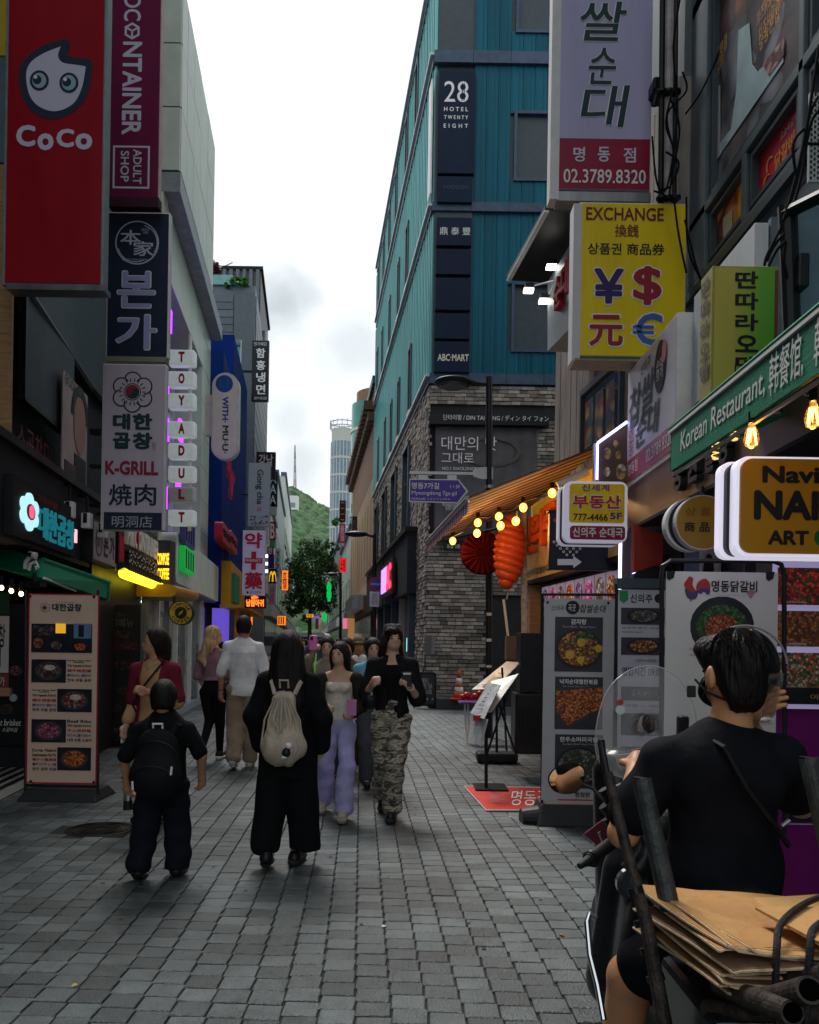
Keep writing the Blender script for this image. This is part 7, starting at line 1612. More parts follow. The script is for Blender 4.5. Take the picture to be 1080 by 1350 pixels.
def legs(J,g=.015,kn=.02,hemw=.03,to=.95,top=True):
 s=J['s'];P_=[('c',(J['hip'][0],J['hip'][1],J['hip'][2]+.08*s),J['hip'],.115*s+g,.138*s+g,.76)]if top else[]
 for k in 'LR':
  if to>.0:
   P_.append(('c',J['hp'+k],J['kn'+k],.085*s+g,.056*s+kn));
   if to>.55:P_.append(('c',J['kn'+k],mixp(J['kn'+k],J['an'+k],(to-.5)*2),.056*s+kn,.036*s+hemw))
 return P_
def shoes(J,par,mat,sole=None,big=1.0):
 s=J['s']
 for k in 'LR':
  a,t=V_(J['an'+k]),V_(J['toe'+k]);
  part('shoe',surf([('c',tuple(a+(0,-.02*s,-.01)),tuple(a+(0,-.02*s,-.03*s)),.036*s*big,.038*s*big),('c',tuple(a+(0,-.03*s,-.035*s)),tuple(t),.036*s*big,.034*s*big)],.008,.02,clips=[((0,0,min(a[2],t[2])-.045*s),(0,0,-1))]),mat,par,smooth=True)
  if sole:part('sole',surf([('c',tuple(a+(0,-.045*s,-.048*s)),tuple(t+(0,.01,-.012)),.040*s*big,.040*s*big)],.008,.01,clips=[((0,0,min(a[2],t[2])-.055*s),(0,0,-1)),((0,0,t[2]-.004),(0,0,1))]),sole,par,smooth=True)
def face(J,par,yaw=0,brow=True):
 s=J['s'];hc=V_(J['head']);c,n=cos(yaw),sin(yaw);rot=lambda x,y,z:Vector(hc+np.array([x*c-y*n,x*n+y*c,z])*s);R_=Matrix.Rotation(yaw,3,'Z')
 for k in(-1,1):
  part('eye',MB().ell(rot(k*.031,.083,.004),(.0135*s,.006*s,.0065*s),10,7,R_),m_eye,par,smooth=True)
  if brow:part('eyebrow',MB().ell(rot(k*.032,.085,.024),(.018*s,.005*s,.0035*s),8,5,R_),m_hairb,par)
 part('lips',MB().ell(rot(0,.091,-.062),(.020*s,.007*s,.0075*s),10,7,R_),m_lip,par,smooth=True)
def hairp(J,yaw=0,g=.012,long=None,w=.09,back=-.05,front=False):
 s=J['s'];hc=V_(J['head']);c,n=cos(yaw),sin(yaw);rot=lambda x,y,z:tuple(hc+np.array([x*c-y*n,x*n+y*c,z])*s)
 P_=[('e',rot(0,-.018,.020),(.080*s+g,.092*s+g,.104*s+g),yaw),('e',rot(0,-.05,-.04),(.068*s+g*.6,.055*s+g,.07*s),yaw)]
 if long:
  P_+=[('c',rot(0,back,-.02),(hc[0],hc[1]+back*s*1.6,long+.1),w*s*.95,w*s*1.05,.6),('c',(hc[0],hc[1]+back*s*1.6,long+.1),(hc[0],hc[1]+back*s*1.5,long),w*s*1.0,w*s*.45,.5)]
  if front:
   for k in(-1,1):P_+=[('c',rot(k*.075,.0,.02),(hc[0]+k*.085*s,hc[1]+.07*s,J['neck'][2]-.03),.030*s,.036*s),('c',(hc[0]+k*.085*s,hc[1]+.07*s,J['neck'][2]-.03),(hc[0]+k*.10*s,hc[1]+.125*s,J['chest'][2]-.06*s),.040*s,.024*s)]
 return P_
def face_cut(J,yaw,z=-.2,y=.055):
 """keeps the hair off the face"""
 s=J['s'];hc=V_(J['head']);d=np.array([-sin(yaw),cos(yaw),0]);return[(tuple(hc+d*y*s),tuple(d*.92+np.array([0,0,-.39])))]
def put(objs,loc,rz):
 for o in objs:o.location=loc;o.rotation_euler=(0,0,rz)
def person(label,group=None):return thing('person',label,'person',group=group)
VX=.0105
# A: short walker with the black backpack, seen from behind
J=joints(1.25,head=(0,.0,1.135),neck=(0,0,1.00),chest=(0,.0,.90),waist=(0,.0,.74),hip=(0,0,.62),shL=(-.150,0,.94),shR=(.150,0,.94),elL=(-.235,-.02,.76),elR=(.24,-.02,.78),wrL=(-.245,.06,.60),wrR=(.225,.09,.63),hpL=(-.075,0,.58),hpR=(.075,0,.58),knL=(-.105,-.02,.30),knR=(.085,.06,.31),anL=(-.125,-.06,.09),anR=(.085,.05,.07),toeL=(-.13,.07,.04),toeR=(.095,.18,.04));J['s']=.95
pa=person('short walker in black with a black backpack seen from behind')
part('body',surf(body_prims(J),.0095,.02),m_skin2,pa,smooth=True);part('tshirt',surf(torso(J,.026,.9,.008,hem=.58),VX,.02,clips=[((0,0,.545),(0,0,-1))],disp=folds(1),amp=.006),m_blk,pa,smooth=True)
part('trousers',surf(legs(J,.004,.030,.045,.98),VX,.012,clips=[((0,0,.045),(0,0,-1))],disp=folds(2,10,20),amp=.009),cloth('navy black fabric',(.008,.010,.017)),pa,smooth=True);part('hair',surf(hairp(J,0,.008),.009,.02,clips=face_cut(J,0)+[((0,-.05,1.065),(0,-.3,-.95))],disp=strands(),amp=.003),m_hair,pa,smooth=True);shoes(J,pa,m_shoe,big=1.15)
part('bracelet',MB().tube([(-.246+.027*cos(t),.052+.027*sin(t),.625)for t in np.linspace(0,6.28,14)[:-1]],.005,5,True),m_black,pa)
def backpack(label,J,z0,z1,w,mat,dy=-.10,pocket=True,white=None):
 t=thing('backpack',label,'backpack');zc=(z0+z1)/2;hh=(z1-z0)/2
 part('bag',surf([('c',(0,dy-.04,z0+w*.8),(0,dy-.02,z1-w*.75),w,w*(.82 if pocket else.52),.62),('e',(0,dy-.07,z0+w*.75),(w*.95,.09,w*.75))],.010,.05,clips=[((0,dy+.045,0),(0,1,0))],disp=folds(7,12,12)if pocket else folds(7,55,5),amp=.005 if pocket else.010),mat,t,smooth=True)
 if pocket:
  part('pocket',surf([('e',(0,dy-.10,z0+hh*.55),(w*.78,.06,hh*.42))],.009,.02,disp=folds(3),amp=.003),mat,t,smooth=True);part('zip',MB().tube([(w*.8*cos(a),dy-.125-.03*sin(a),z0+hh*.55+hh*.40*sin(a))for a in np.linspace(.15,pi-.15,14)],.004,5),m_iron,t)
  part('zip',MB().tube([(w*.86*cos(a),dy-.10-.02*sin(a),zc+hh*.2+hh*.5*sin(a))for a in np.linspace(0,pi,16)],.004,5),m_iron,t)
  for k,zz in((-1,.5),(1,.95)):part('zip_pull',MB().cyl((k*w*.75,dy-.15,z0+hh*zz),(k*w*.72,dy-.152,z0+hh*zz-.05),.007,seg=6),m_whitep,t)
 for k in(-1,1):part('strap',MB().tube([(k*w*.45,dy,z1-.06),(k*w*.62,dy+.04,z1+.02),(k*w*.75,dy+.11,z1+.005),(k*w*.85,dy+.20,z1-.06)],[.016,.022,.022,.02],6),mat,t)
 part('handle',MB().tube([(-.028,dy-.02,z1-.015),(-.028,dy-.035,z1+.035),(.028,dy-.035,z1+.035),(.028,dy-.02,z1-.015)],.008,6),white or mat,t)
 return t
bpk=backpack('black backpack with white handle loop on the short walker',J,.555,.955,.155,cloth('pack black',(.010,.010,.012),rough=.7),-.125,white=m_whitep)
tum=thing('tumbler','steel tumbler with black base in the hand of the short walker','bottle');part('cup',MB().lathe((-.245,.10,.44),[(.026,.03),(.033,.16),(.034,.175)],14),m_chrome,tum);part('base',MB().lathe((-.245,.10,.44),[(.03,-.03),(.028,.03)],14),m_black,tum)
put([pa,bpk,tum],G(210,1160)+Vector((0,.05,0)),radians(3))
# B: woman in black with the cream backpack
J=joints(1.56,elR=(.235,-.03,1.0),wrR=(.215,.05,.80),elL=(-.225,-.03,1.0),wrL=(-.19,.05,.80),anL=(-.10,-.14,.12),knL=(-.09,.0,.45),toeL=(-.115,-.04,.06),anR=(.055,.04,.075),toeR=(.07,.17,.045))
pb=person('long-haired woman in wide black clothes with a cream backpack')
part('body',surf(body_prims(J),.0095,.02),m_skin,pb,smooth=True);part('coat',surf(torso(J,.045,1.95,.024,hem=.62,flare=.012),VX,.03,clips=[((0,0,.60),(0,0,-1))],disp=folds(5,9,9),amp=.008),m_blk,pb,smooth=True)
part('trousers',surf([('c',(0,0,.86),(0,0,.74),.17,.19,.7),('c',(-.085,0,.72),(-.112,-.10,.17),.115,.10,.95),('c',(.085,0,.72),(.118,.02,.13),.115,.104,.9)],VX,.012,clips=[((0,0,.115),(0,0,-1))],disp=folds(6,16,4),amp=.010),m_blk,pb,smooth=True)
part('hair',surf(hairp(J,0,.018,long=1.0,w=.128,back=-.06)+[('c',(-.05,-.05,1.35),(-.12,-.04,1.18),.06,.02),('c',(.05,-.05,1.35),(.13,-.03,1.2),.06,.02)],.0095,.03,disp=strands(80),amp=.005),m_hair,pb,smooth=True);shoes(J,pb,m_shoe,M('dark sole',(.02,.02,.02)),big=1.2)
cpk=backpack('cream pleated backpack with drawcord worn by the long-haired woman',J,.72,1.22,.145,cloth('cream nylon',(.50,.42,.33),rough=.7,bump=.8,bs=9),-.14,pocket=False)
for k in range(9):
 x=-.128+k*.032;part('pleat',MB().tube([(x*1.05,-.265+abs(x)*.42,.84),(x*.9,-.262+abs(x)*.40,1.0),(x*.35,-.235,1.15)],[.006,.007,.004],5),MATS['cream nylon'],cpk)
part('drawcord',MB().tube([(-.02,-.25,1.12),(-.045,-.275,1.0),(.0,-.285,.93),(.04,-.275,1.0),(.02,-.25,1.12)],.006,5),m_sole,cpk);part('front_flap',surf([('e',(.01,-.245,.84),(.11,.04,.09))],.01,.02,disp=folds(9,25,20),amp=.006),MATS['cream nylon'],cpk,smooth=True)
ch_=thing('bag_charm','small black and white bear charm dangling from the cream backpack','charm');part('charm_body',MB().ell((.045,-.30,.80),(.028,.02,.03)),m_black,ch_,smooth=True);part('charm_head',MB().ell((.06,-.30,.845),(.022,.018,.02)),m_whitep,ch_,smooth=True);part('charm_tag',MB().box(.02,.05,-.31,-.30,.765,.78),m_whitep,ch_)
put([pb,cpk,ch_],G(377,1141),radians(-2))
# C: woman in cream bustier and lavender trousers, towards us
J=joints(1.50,elR=(.20,.0,.96),wrR=(.10,.20,.94),elL=(-.20,-.02,.95),wrL=(-.13,.20,.90),anL=(-.07,.22,.10),knL=(-.085,.18,.44),toeL=(-.07,.37,.055),anR=(.14,-.16,.12),knR=(.10,.0,.43),toeR=(.15,-.03,.05),curlL=1.0,curlR=1.0)
pc_=person('long-haired woman in a cream bustier and wide lavender trousers');yw=radians(-22)
part('body',surf(body_prims(J,yw),.009,.018),m_skin,pc_,smooth=True);face(J,pc_,yw)
part('bustier',surf([('c',(0,.0,1.13),(0,0,1.0),.130,.112,.72),('c',(0,0,1.0),(0,0,.87),.112,.125,.74),('e',(.05,.07,1.12),(.055,.05,.05)),('e',(-.05,.07,1.12),(.055,.05,.05))],.009,.02,clips=[((0,0,1.165),(0,0,1)),((0,0,.83),(0,0,-1))],disp=folds(3,20,14),amp=.003),cloth('cream ribbed',(.72,.67,.58)),pc_,smooth=True)
part('button_row',(lambda m_:[m_.ell((.0,.10,z),(.006,.006,.006),6,4)for z in(1.08,1.03,.98,.93,.88)]and m_)(MB()),m_sole,pc_)
part('trousers',surf(legs(J,.004,.024,.052,1.0),VX,.012,clips=[((0,0,.05),(0,0,-1)),((0,0,.90),(0,0,1))],disp=folds(8,13,15),amp=.009),cloth('lavender cotton',(.46,.44,.76),bump=.8,bs=8),pc_,smooth=True)
part('hair',surf(hairp(J,yw,.012,long=.98,w=.105,back=-.03,front=True),.009,.02,clips=face_cut(J,yw),disp=strands(80),amp=.004),m_hair,pc_,smooth=True);shoes(J,pc_,M('cream shoe',(.5,.42,.33)),m_sole,big=1.3)
part('cardigan',surf([('c',J['shL'],J['elL'],.062,.055),('c',J['elL'],mixp(J['elL'],J['wrL'],.8),.052,.045),('c',J['shR'],J['elR'],.062,.055),('c',J['elR'],mixp(J['elR'],J['wrR'],.8),.052,.045)],.01,.02,disp=folds(4),amp=.004),cloth('charcoal knit',(.03,.022,.02)),pc_,smooth=True)
phc=thing('phone','pale phone held by the woman in lavender trousers','phone');part('body',MB().box(-.17,-.09,.27,.28,.90,1.03),m_black,phc,bev=.008);part('case',MB().box(-.172,-.088,.281,.288,.898,1.032),M('pink case',(.6,.25,.45)),phc)
put([pc_,phc],G(443,1078)+Vector((0,.12,0)),pi)
# D: woman in camouflage trousers
camo=bpy.data.materials.new('camouflage cloth');camo.use_nodes=True;t_=camo.node_tree;N_=t_.nodes
x_=N_.new('ShaderNodeTexCoord');mp_=N_.new('ShaderNodeMapping');mp_.inputs['Scale'].default_value=(5,5,15);nz_=N_.new('ShaderNodeTexNoise');nz_.inputs['Scale'].default_value=1.6;nz_.inputs['Detail'].default_value=2;nz_.inputs['Distortion'].default_value=1.6
rp_=N_.new('ShaderNodeValToRGB');rp_.color_ramp.interpolation='CONSTANT';e_=rp_.color_ramp.elements;e_.new(.45);e_.new(.52);e_.new(.60)
for q,(p_,c_)in enumerate(((0,(.05,.045,.035)),(.41,(.14,.125,.09)),(.50,(.42,.38,.30)),(.585,(.22,.19,.14)))):e_[q].position=p_;e_[q].color=(*c_,1)
for a,b in((x_.outputs['Object'],mp_.inputs[0]),(mp_.outputs[0],nz_.inputs['Vector']),(nz_.outputs['Fac'],rp_.inputs[0]),(rp_.outputs[0],N_['Principled BSDF'].inputs['Base Color'])):t_.links.new(a,b)
N_['Principled BSDF'].inputs['Roughness'].default_value=.85
J=joints(1.655,elR=(.22,.03,1.07),wrR=(.16,.22,1.17),elL=(-.225,.02,1.03),wrL=(-.15,.24,1.16),anL=(-.02,.20,.10),knL=(-.03,.20,.48),toeL=(-.01,.34,.05),anR=(.07,-.20,.16),knR=(.07,.03,.47),toeR=(.07,-.10,.06),curlL=.9,curlR=1.2)
pd_=person('woman in camouflage trousers and a short black cardigan looking aside');yw=radians(16)
part('body',surf(body_prims(J,yw),.009,.018),m_skin,pd_,smooth=True);face(J,pd_,yw)
part('top',surf([('c',(0,.008,1.30),(0,.012,1.22),.115,.137,.72),('c',(0,.012,1.22),(0,0,1.08),.137,.118,.72),('c',(0,0,1.08),(0,0,.95),.118,.135,.74),('e',(.055,.075,1.24),(.06,.05,.055)),('e',(-.055,.075,1.24),(.06,.05,.055))],.009,.02,clips=[((0,0,1.325),(0,0,1)),((0,0,.90),(0,0,-1))],disp=folds(3,20,14),amp=.003),m_blk,pd_,smooth=True)
part('cardigan',surf(torso(J,.014,1.0,.030,hem=.93),.0095,.025,clips=[openfront(.05,.05)],disp=folds(4),amp=.005),cloth('black knit',(.011,.011,.013)),pd_,smooth=True)
part('trousers',surf(legs(J,.010,.036,.05,.98),VX,.012,clips=[((0,0,.045),(0,0,-1))],disp=folds(11,13,15),amp=.012),camo,pd_,smooth=True)
part('hair',surf(hairp(J,yw,.013,long=1.26,w=.10,back=-.035)+[('c',(.07,.03,1.56),(.10,.07,1.40),.032,.035),('c',(.10,.07,1.40),(.12,.10,1.20),.036,.018),('e',(.02,.07,1.615),(.055,.03,.025),yw)],.009,.02,clips=face_cut(J,yw,y=.072),disp=strands(80),amp=.004),m_hairb,pd_,smooth=True);shoes(J,pd_,m_shoe,M('dark sole',(.02,.02,.02)),big=1.25)
part('wristband',MB().tube([(-.158+.03*cos(t),.225+.012*sin(t),1.14+.028*sin(t))for t in np.linspace(0,6.28,14)[:-1]],.006,5,True),m_whitep,pd_)
part('sunglasses',MB().tube([(-.07,.02,1.655),(-.05,.06,1.67),(0,.075,1.672),(.05,.06,1.67),(.075,.02,1.655)],.009,6),M('grey lens',(.2,.2,.22),rough=.1),pd_)
phd=thing('phone','black phone held up by the woman in camouflage trousers','phone');part('body',MB().box(-.17,-.085,.315,.325,1.15,1.27),m_black,phd,bev=.008);part('camera_strip',MB().box(-.16,-.10,.326,.33,1.25,1.262),m_whitep,phd)
bgd=thing('shoulder_bag','glossy black shoulder bag under the arm of the woman in camouflage trousers','bag');part('bag',surf([('e',(.19,.08,1.02),(.075,.06,.085))],.009,.02,disp=folds(2),amp=.004),M('black leather',(.012,.012,.014),rough=.25,bump=.3),bgd,smooth=True);part('strap',MB().tube([(.16,.05,1.08),(.13,.03,1.2),(.14,-.02,1.36)],.009,6),m_black,bgd);part('buckle',MB().box(.165,.18,.135,.145,1.06,1.09),M('pale blue metal',(.4,.55,.65)),bgd)
put([pd_,phd,bgd],G(514,1079)+Vector((0,.12,0)),pi)
# E: man in white t-shirt
J=joints(1.80,elL=(-.26,-.02,1.13),elR=(.26,-.02,1.13),wrL=(-.275,.06,.90),wrR=(.27,.06,.92),anL=(-.085,-.16,.13),knL=(-.09,.05,.52),toeL=(-.09,-.04,.06),anR=(.075,.10,.085),toeR=(.08,.24,.05),shL=(-.182,0,1.445),shR=(.182,0,1.445))
pe=person('tall man in a loose white t-shirt and beige trousers seen from behind');part('body',surf(body_prims(J,radians(-8)),.0105,.02),m_skin2,pe,smooth=True)
part('tshirt',surf(torso(J,.036,.98,.020,hem=.92,flare=.01),.012,.025,clips=[((0,0,.865),(0,0,-1))],disp=folds(12,11,8),amp=.012),cloth('white cotton',(.78,.78,.80),bump=.7,bs=7),pe,smooth=True);part('yoke_seam',MB().tube([(-.17,-.115,1.385),(-.08,-.142,1.375),(.08,-.142,1.375),(.17,-.115,1.385)],.004,5),MATS['white cotton'],pe)
part('trousers',surf(legs(J,.02,.045,.055,.97),.012,.03,clips=[((0,0,.05),(0,0,-1))],disp=folds(13,10,9),amp=.010),cloth('beige twill',(.33,.25,.17)),pe,smooth=True);part('hair',surf(hairp(J,radians(-8),.008),.0095,.02,clips=face_cut(J,radians(-8))+[((0,-.05,1.60),(0,-.3,-.95))],disp=strands(),amp=.004),m_hair,pe,smooth=True);shoes(J,pe,M('white shoe',(.5,.5,.5)),m_sole,1.15)
part('wristwatch',MB().tube([(-.275+.03*cos(t),.055+.03*sin(t),.925)for t in np.linspace(0,6.28,14)[:-1]],.007,5,True),m_black,pe)
put([pe],G(317,1014)+Vector((0,.1,0)),radians(4))
# F: blonde woman
J=joints(1.68,elL=(-.20,.0,1.06),wrL=(-.16,.12,.92),elR=(.19,.03,1.07),wrR=(.12,.17,1.02),anL=(-.03,-.28,.20),knL=(-.05,.04,.50),toeL=(-.03,-.24,.08),anR=(.06,.12,.09),toeR=(.07,.26,.05))
pf=person('blonde woman in a mauve crop top and black leggings seen from behind');yw=radians(-68);part('body',surf(body_prims(J,yw),.0105,.02),m_skin,pf,smooth=True);face(J,pf,yw)
part('top',surf(torso(J,.010,1.6,.012,hem=1.02),.011,.02,clips=[((0,0,1.01),(0,0,-1))],disp=folds(4),amp=.003),cloth('mauve knit',(.24,.14,.17)),pf,smooth=True);part('leggings',surf(legs(J,.004,.006,.006,1.0),.011,.02),cloth('black jersey',(.007,.007,.009),bump=.1),pf,smooth=True)
part('hair',surf(hairp(J,yw,.014,long=1.20,w=.105,back=-.01)+[('c',(-.06,-.06,1.50),(-.13,-.07,1.28),.06,.05),('c',(.03,-.08,1.45),(.04,-.10,1.22),.06,.04),('c',(-.12,-.07,1.28),(-.06,-.09,1.17),.05,.03)],.010,.03,clips=face_cut(J,yw),disp=strands(50),amp=.009),m_blond,pf,smooth=True);shoes(J,pf,m_shoe,m_whitep,1.2)
put([pf],G(277,1004)+Vector((0,.1,0)),radians(-5))
# G: woman in burgundy, turned to the side
J=joints(1.58,elL=(-.21,.02,1.0),wrL=(-.06,.20,1.09),elR=(.20,-.03,.98),wrR=(.22,.06,.80),curlL=.7)
pg=person('older woman in burgundy cardigan and tan top facing the menus');yw=radians(-62);part('body',surf(body_prims(J,yw),.009,.018),m_skin2,pg,smooth=True);face(J,pg,yw)
part('top',surf(torso(J,.016,1.75,.014,hem=.86),.010,.025,clips=[((0,0,.82),(0,0,-1))],disp=folds(4),amp=.005),cloth('tan knit',(.46,.27,.13)),pg,smooth=True)
part('cardigan',surf(torso(J,.030,.85,.030,hem=.84),.010,.03,clips=[openfront(.085,.04)],disp=folds(6),amp=.005),cloth('burgundy knit',(.15,.015,.03)),pg,smooth=True);part('jeans',surf(legs(J,.01,.015,.02,.97),.012,.03,disp=folds(7),amp=.005),cloth('blue denim',(.035,.07,.11)),pg,smooth=True)
part('hair',surf(hairp(J,yw,.020)+[('c',(-.03,-.03,1.46),(-.04,-.03,1.37),.085,.075,.9)],.009,.02,clips=face_cut(J,yw,y=.03),disp=strands(),amp=.005),m_hairb,pg,smooth=True);shoes(J,pg,m_shoe)
part('strap',MB().tube([(-.11,.05,1.34),(-.03,.13,1.2),(.06,.14,1.08),(.13,.11,.97),(.16,.0,.9)],.008,6),m_black,pg);part('necklace',MB().tube([(-.06,.075,1.33),(0,.115,1.27),(.06,.075,1.33)],.003,5),m_steel,pg)
phg=thing('phone','white phone held low by the woman in burgundy','phone');part('body',MB().box(.215,.225,.07,.13,.66,.80),m_whitep,phg,bev=.004)
put([pg,phg],P(205,850,6.75)*1-Vector((0,0,EYE+0)),radians(168));
for o in(pg,phg):o.location.z=0
# people behind
def walker(label,x,y,h,top,bot,hair_,facing,seed,short=False,skin=None,sleeve=.9,vx=.014,long=False,group=None,extra=None,face_=True,shoe=None):
 r=random.Random(seed);st=r.uniform(.08,.2)*h/1.7;sw=r.uniform(-.05,.12)
 J=joints(h,anL=(-.05*h,-st,.075*h),toeL=(-.055*h,-st+.11,.035*h),knL=(-.052*h,.03,.285*h),anR=(.05*h,st,.055*h),toeR=(.055*h,st+.13,.03*h),knR=(.052*h,st*.7,.29*h),wrL=(-.13*h,.03+sw,.50*h),wrR=(.13*h,.08-sw,.52*h));J.update(extra or{})
 p=person(label,group);part('body',surf(body_prims(J),vx,.02),skin or m_skin,p,smooth=True);part('top',surf(torso(J,.02,sleeve,.02,hem=.50*h),vx,.03,clips=[((0,0,.49*h),(0,0,-1))],disp=folds(seed),amp=.006),top,p,smooth=True)
 part('trousers',surf(legs(J,.02,.03,.035,.5 if short else.97),vx,.03,disp=folds(seed+3),amp=.008),bot,p,smooth=True);part('hair',surf(hairp(J,0,.014,long=(.70*h if long else None),w=.09),vx*.85,.02,clips=face_cut(J,0)),hair_,p,smooth=True);shoes(J,p,shoe or m_shoe,None,1.15)
 if face_:face(J,p)
 return p,J
p,J=walker('person in burgundy jacket, cap and olive shorts behind the lavender trousers',0,0,1.58,cloth('wine shell',(.10,.018,.03)),cloth('olive twill',(.07,.075,.045)),m_hairb,1,21,short=True,skin=m_skin2,sleeve=1.7)
part('cap',surf([('e',(0,-.0,1.53),(.085,.098,.075)),('e',(0,.09,1.515),(.06,.06,.012))],.010,.015,clips=[((0,0,1.495),(0,0,-1))]),cloth('khaki cap',(.14,.12,.08)),p,smooth=True);part('scarf',surf([('c',(-.05,.11,1.32),(-.02,.13,1.12),.05,.04),('c',(.05,.11,1.32),(.03,.13,1.15),.04,.03)],.012,.02,disp=folds(2),amp=.006),cloth('white print',(.5,.48,.45)),p,smooth=True);put([p],G(470,1008)+Vector((0,.1,0)),pi+.1)
p,J=walker('person in rust brown trousers and pink sneakers half hidden by lavender trousers',0,0,1.55,cloth('dull brown knit',(.12,.08,.06)),cloth('rust corduroy',(.13,.045,.02)),m_hairb,1,22,shoe=M('pink sneaker',(.45,.27,.29)),sleeve=1.8);put([p],G(455,1021),pi-.1)
p,J=walker('person in a sky blue t-shirt behind the woman in camouflage trousers',0,0,1.55,cloth('sky blue cotton',(.16,.42,.62)),cloth('grey denim',(.08,.09,.10)),m_hair,1,23);put([p],(P(492,850,8.7).x,8.7,0),pi+.2)
p,J=walker('person in khaki raising a pink phone behind the black coat',0,0,1.56,cloth('khaki linen',(.24,.21,.15)),cloth('grey denim',(.08,.09,.10)),m_hair,1,24,sleeve=1.6,extra=dict(elR=(.22,.12,1.22),wrR=(.12,.24,1.42),curlR=1.1));ppk=thing('phone','bright pink phone case raised above the crowd','phone');part('case',MB().box(.075,.155,.30,.312,1.43,1.58),M('hot pink case',(.75,.16,.5),rough=.3),ppk,bev=.01);part('lens_bump',MB().box(.115,.145,.312,.32,1.53,1.57),m_black,ppk,bev=.004);lc=(P(432,850,8.6).x,8.6,0);put([p,ppk],lc,pi)
gp=thing('green_strap','lime green lanyard hanging beside the cream bustier','strap',P(417,905,7.6));part('ribbon',MB().tube([P(417,862,8),P(415,885,7.7),P(418,900,7.6),P(415,912,7.6)],.007,5),M('lime strap',(.03,.35,.05),emit=0,var=0),gp)
# crowd in the distance: individuals sharing a few bodies
GRP='people in the distant crowd';protos=[]
tops=[((.45,.45,.46),'white'),((.012,.012,.014),'black'),((.10,.11,.13),'grey'),((.30,.05,.06),'red'),((.05,.12,.25),'blue'),((.35,.28,.18),'tan')]
for k,(c_,nm)in enumerate(tops):
 p,J=walker('distant walker with a %s top in the crowd'%nm,0,0,1.62+.03*(k%3),cloth('crowd '+nm,c_),(m_blk,cloth('grey denim',(.08,.09,.10)),cloth('beige twill',(.33,.25,.17)),m_blk,m_blk,cloth('grey denim',(.08,.09,.10)))[k],(m_hair,m_hairb)[k%2],1,40+k,vx=.022,group=GRP,face_=False,long=k%2==1,short=k in(2,5));protos.append((p,nm))
spots_=[];r=random.Random(4)
lines=[(388,36),(396,29),(403,33),(411,27.5),(418,41),(425,35),(400,28),(391,30),(408,33),(416,36),(423,31),(384,36),(397,38),(404,42),(412,45),(420,41),(392,44),(386,48),(400,50),(409,52),(417,50),(425,47),(378,26),(372,32),(432,38),(438,32),(446,27),(458,36),(380,52),(395,56),(405,60),(366,30)]
first={};crowd_={}
for k,(px,Yd)in enumerate(lines):
 i=r.randrange(6);src,nm=protos[i];x=(px-CX)/F*Yd+(HY-850)*0
 o=src if i not in first else copy_tree(src);first[i]=1
 o.location=(x,Yd,0);o.rotation_euler=(0,0,r.choice((0,pi))+r.uniform(-.3,.3));crowd_.setdefault(nm,[]).append(o)
for i,(src,nm)in enumerate(protos):
 if i not in first:src.location=((400-CX)/F*40+i*.5,40+i,0)
KIDS.clear()
for nm,os_ in crowd_.items():
 os_.sort(key=lambda o:o.location.y)
 for k,o in enumerate(os_):o['label']='distant walker in a %s top, %s of the %s-topped ones in the crowd'%(nm,['nearest','second nearest','third nearest','fourth nearest','fifth nearest','sixth nearest','seventh nearest','eighth nearest','ninth nearest','tenth nearest','far'][min(k,10)],nm)
van=thing('parked_van','white van parked at the far street end below the tree','van',(P(399,850,66).x,66,0));x=P(399,850,66).x
part('body',MB().fpoly(Fr((x,66,0),(1,0,0)),rrect(-1.9,.4,1.9,2.35,.35),-4,0),m_white,van);part('windscreen',MB().fb(Fr((x,66,0),(1,0,0)),-1.6,1.25,1.6,2.0,0,.03),m_glass,van)
for k in(-1,1):part('wheel',MB().cyl((x+k*1.5,65.9,.35),(x+k*1.5,66.2,.35),.35),m_black,van);part('headlight',MB().box(x+k*1.5-.2,x+k*1.5+.2,65.95,66,.8,1.0),m_whitep,van)
# ------------------------------------------------------------ rider, scooter and its load
RY=2.4
def PP(x,y,Y):return tuple(P(x,y,Y))
hd=P(966,888,RY);rc=Vector((P(950,900,RY).x,RY,0))
sL,sR=PP(872,1004,RY),PP(1030,1004,RY)
eL,wL=PP(822,1098,RY+.02),PP(838,1014,RY+.34);eR,wR=PP(1056,1060,RY+.24),PP(988,958,RY+.12)
neck,chest,waist,hip=PP(962,965,RY),PP(952,1050,RY-.01),PP(950,1150,RY),PP(948,1235,RY+.02)
kL,aL=PP(832,1288,RY+.12),PP(806,1450,RY+.2);kR,aR=PP(1080,1262,RY+.4),PP(1100,1430,RY+.4)
hL,hR=PP(905,1245,RY+.03),PP(1000,1245,RY+.03)
rider=thing('person','scooter rider in a black t-shirt seen from behind, hand at his ear','person',(rc.x,rc.y,0))
yw=radians(14);hc=V_(hd);c_,n_=cos(yw),sin(yw);rot=lambda x,y,z:tuple(hc+np.array([x*c_-y*n_,x*n_+y*c_,z]))
bp_=[('e',tuple(hd),(.070,.088,.108),yw),('e',rot(0,.035,-.055),(.054,.06,.05),yw),('e',rot(0,.098,-.018),(.011,.016,.024),yw),('c',rot(0,-.01,-.05),neck,.054,.060),('c',neck,chest,.07,.10,.6),('c',chest,waist,.11,.10,.6),('c',waist,hip,.10,.13,.7)]
for k in(-1,1):bp_+=[('e',rot(k*.079,-.008,-.012),(.010,.019,.034),yw),('e',rot(k*.086,-.016,-.006),(.007,.010,.025),yw)]
bp_+=[('c',neck,sL,.036,.045),('c',neck,sR,.036,.045),('c',sL,eL,.056,.044),('c',eL,wL,.044,.029),('c',sR,eR,.056,.044),('c',eR,wR,.042,.029),('c',hL,kL,.085,.072),('c',hR,kR,.085,.062),('c',kL,aL,.070,.050),('c',kR,aR,.06,.04)]
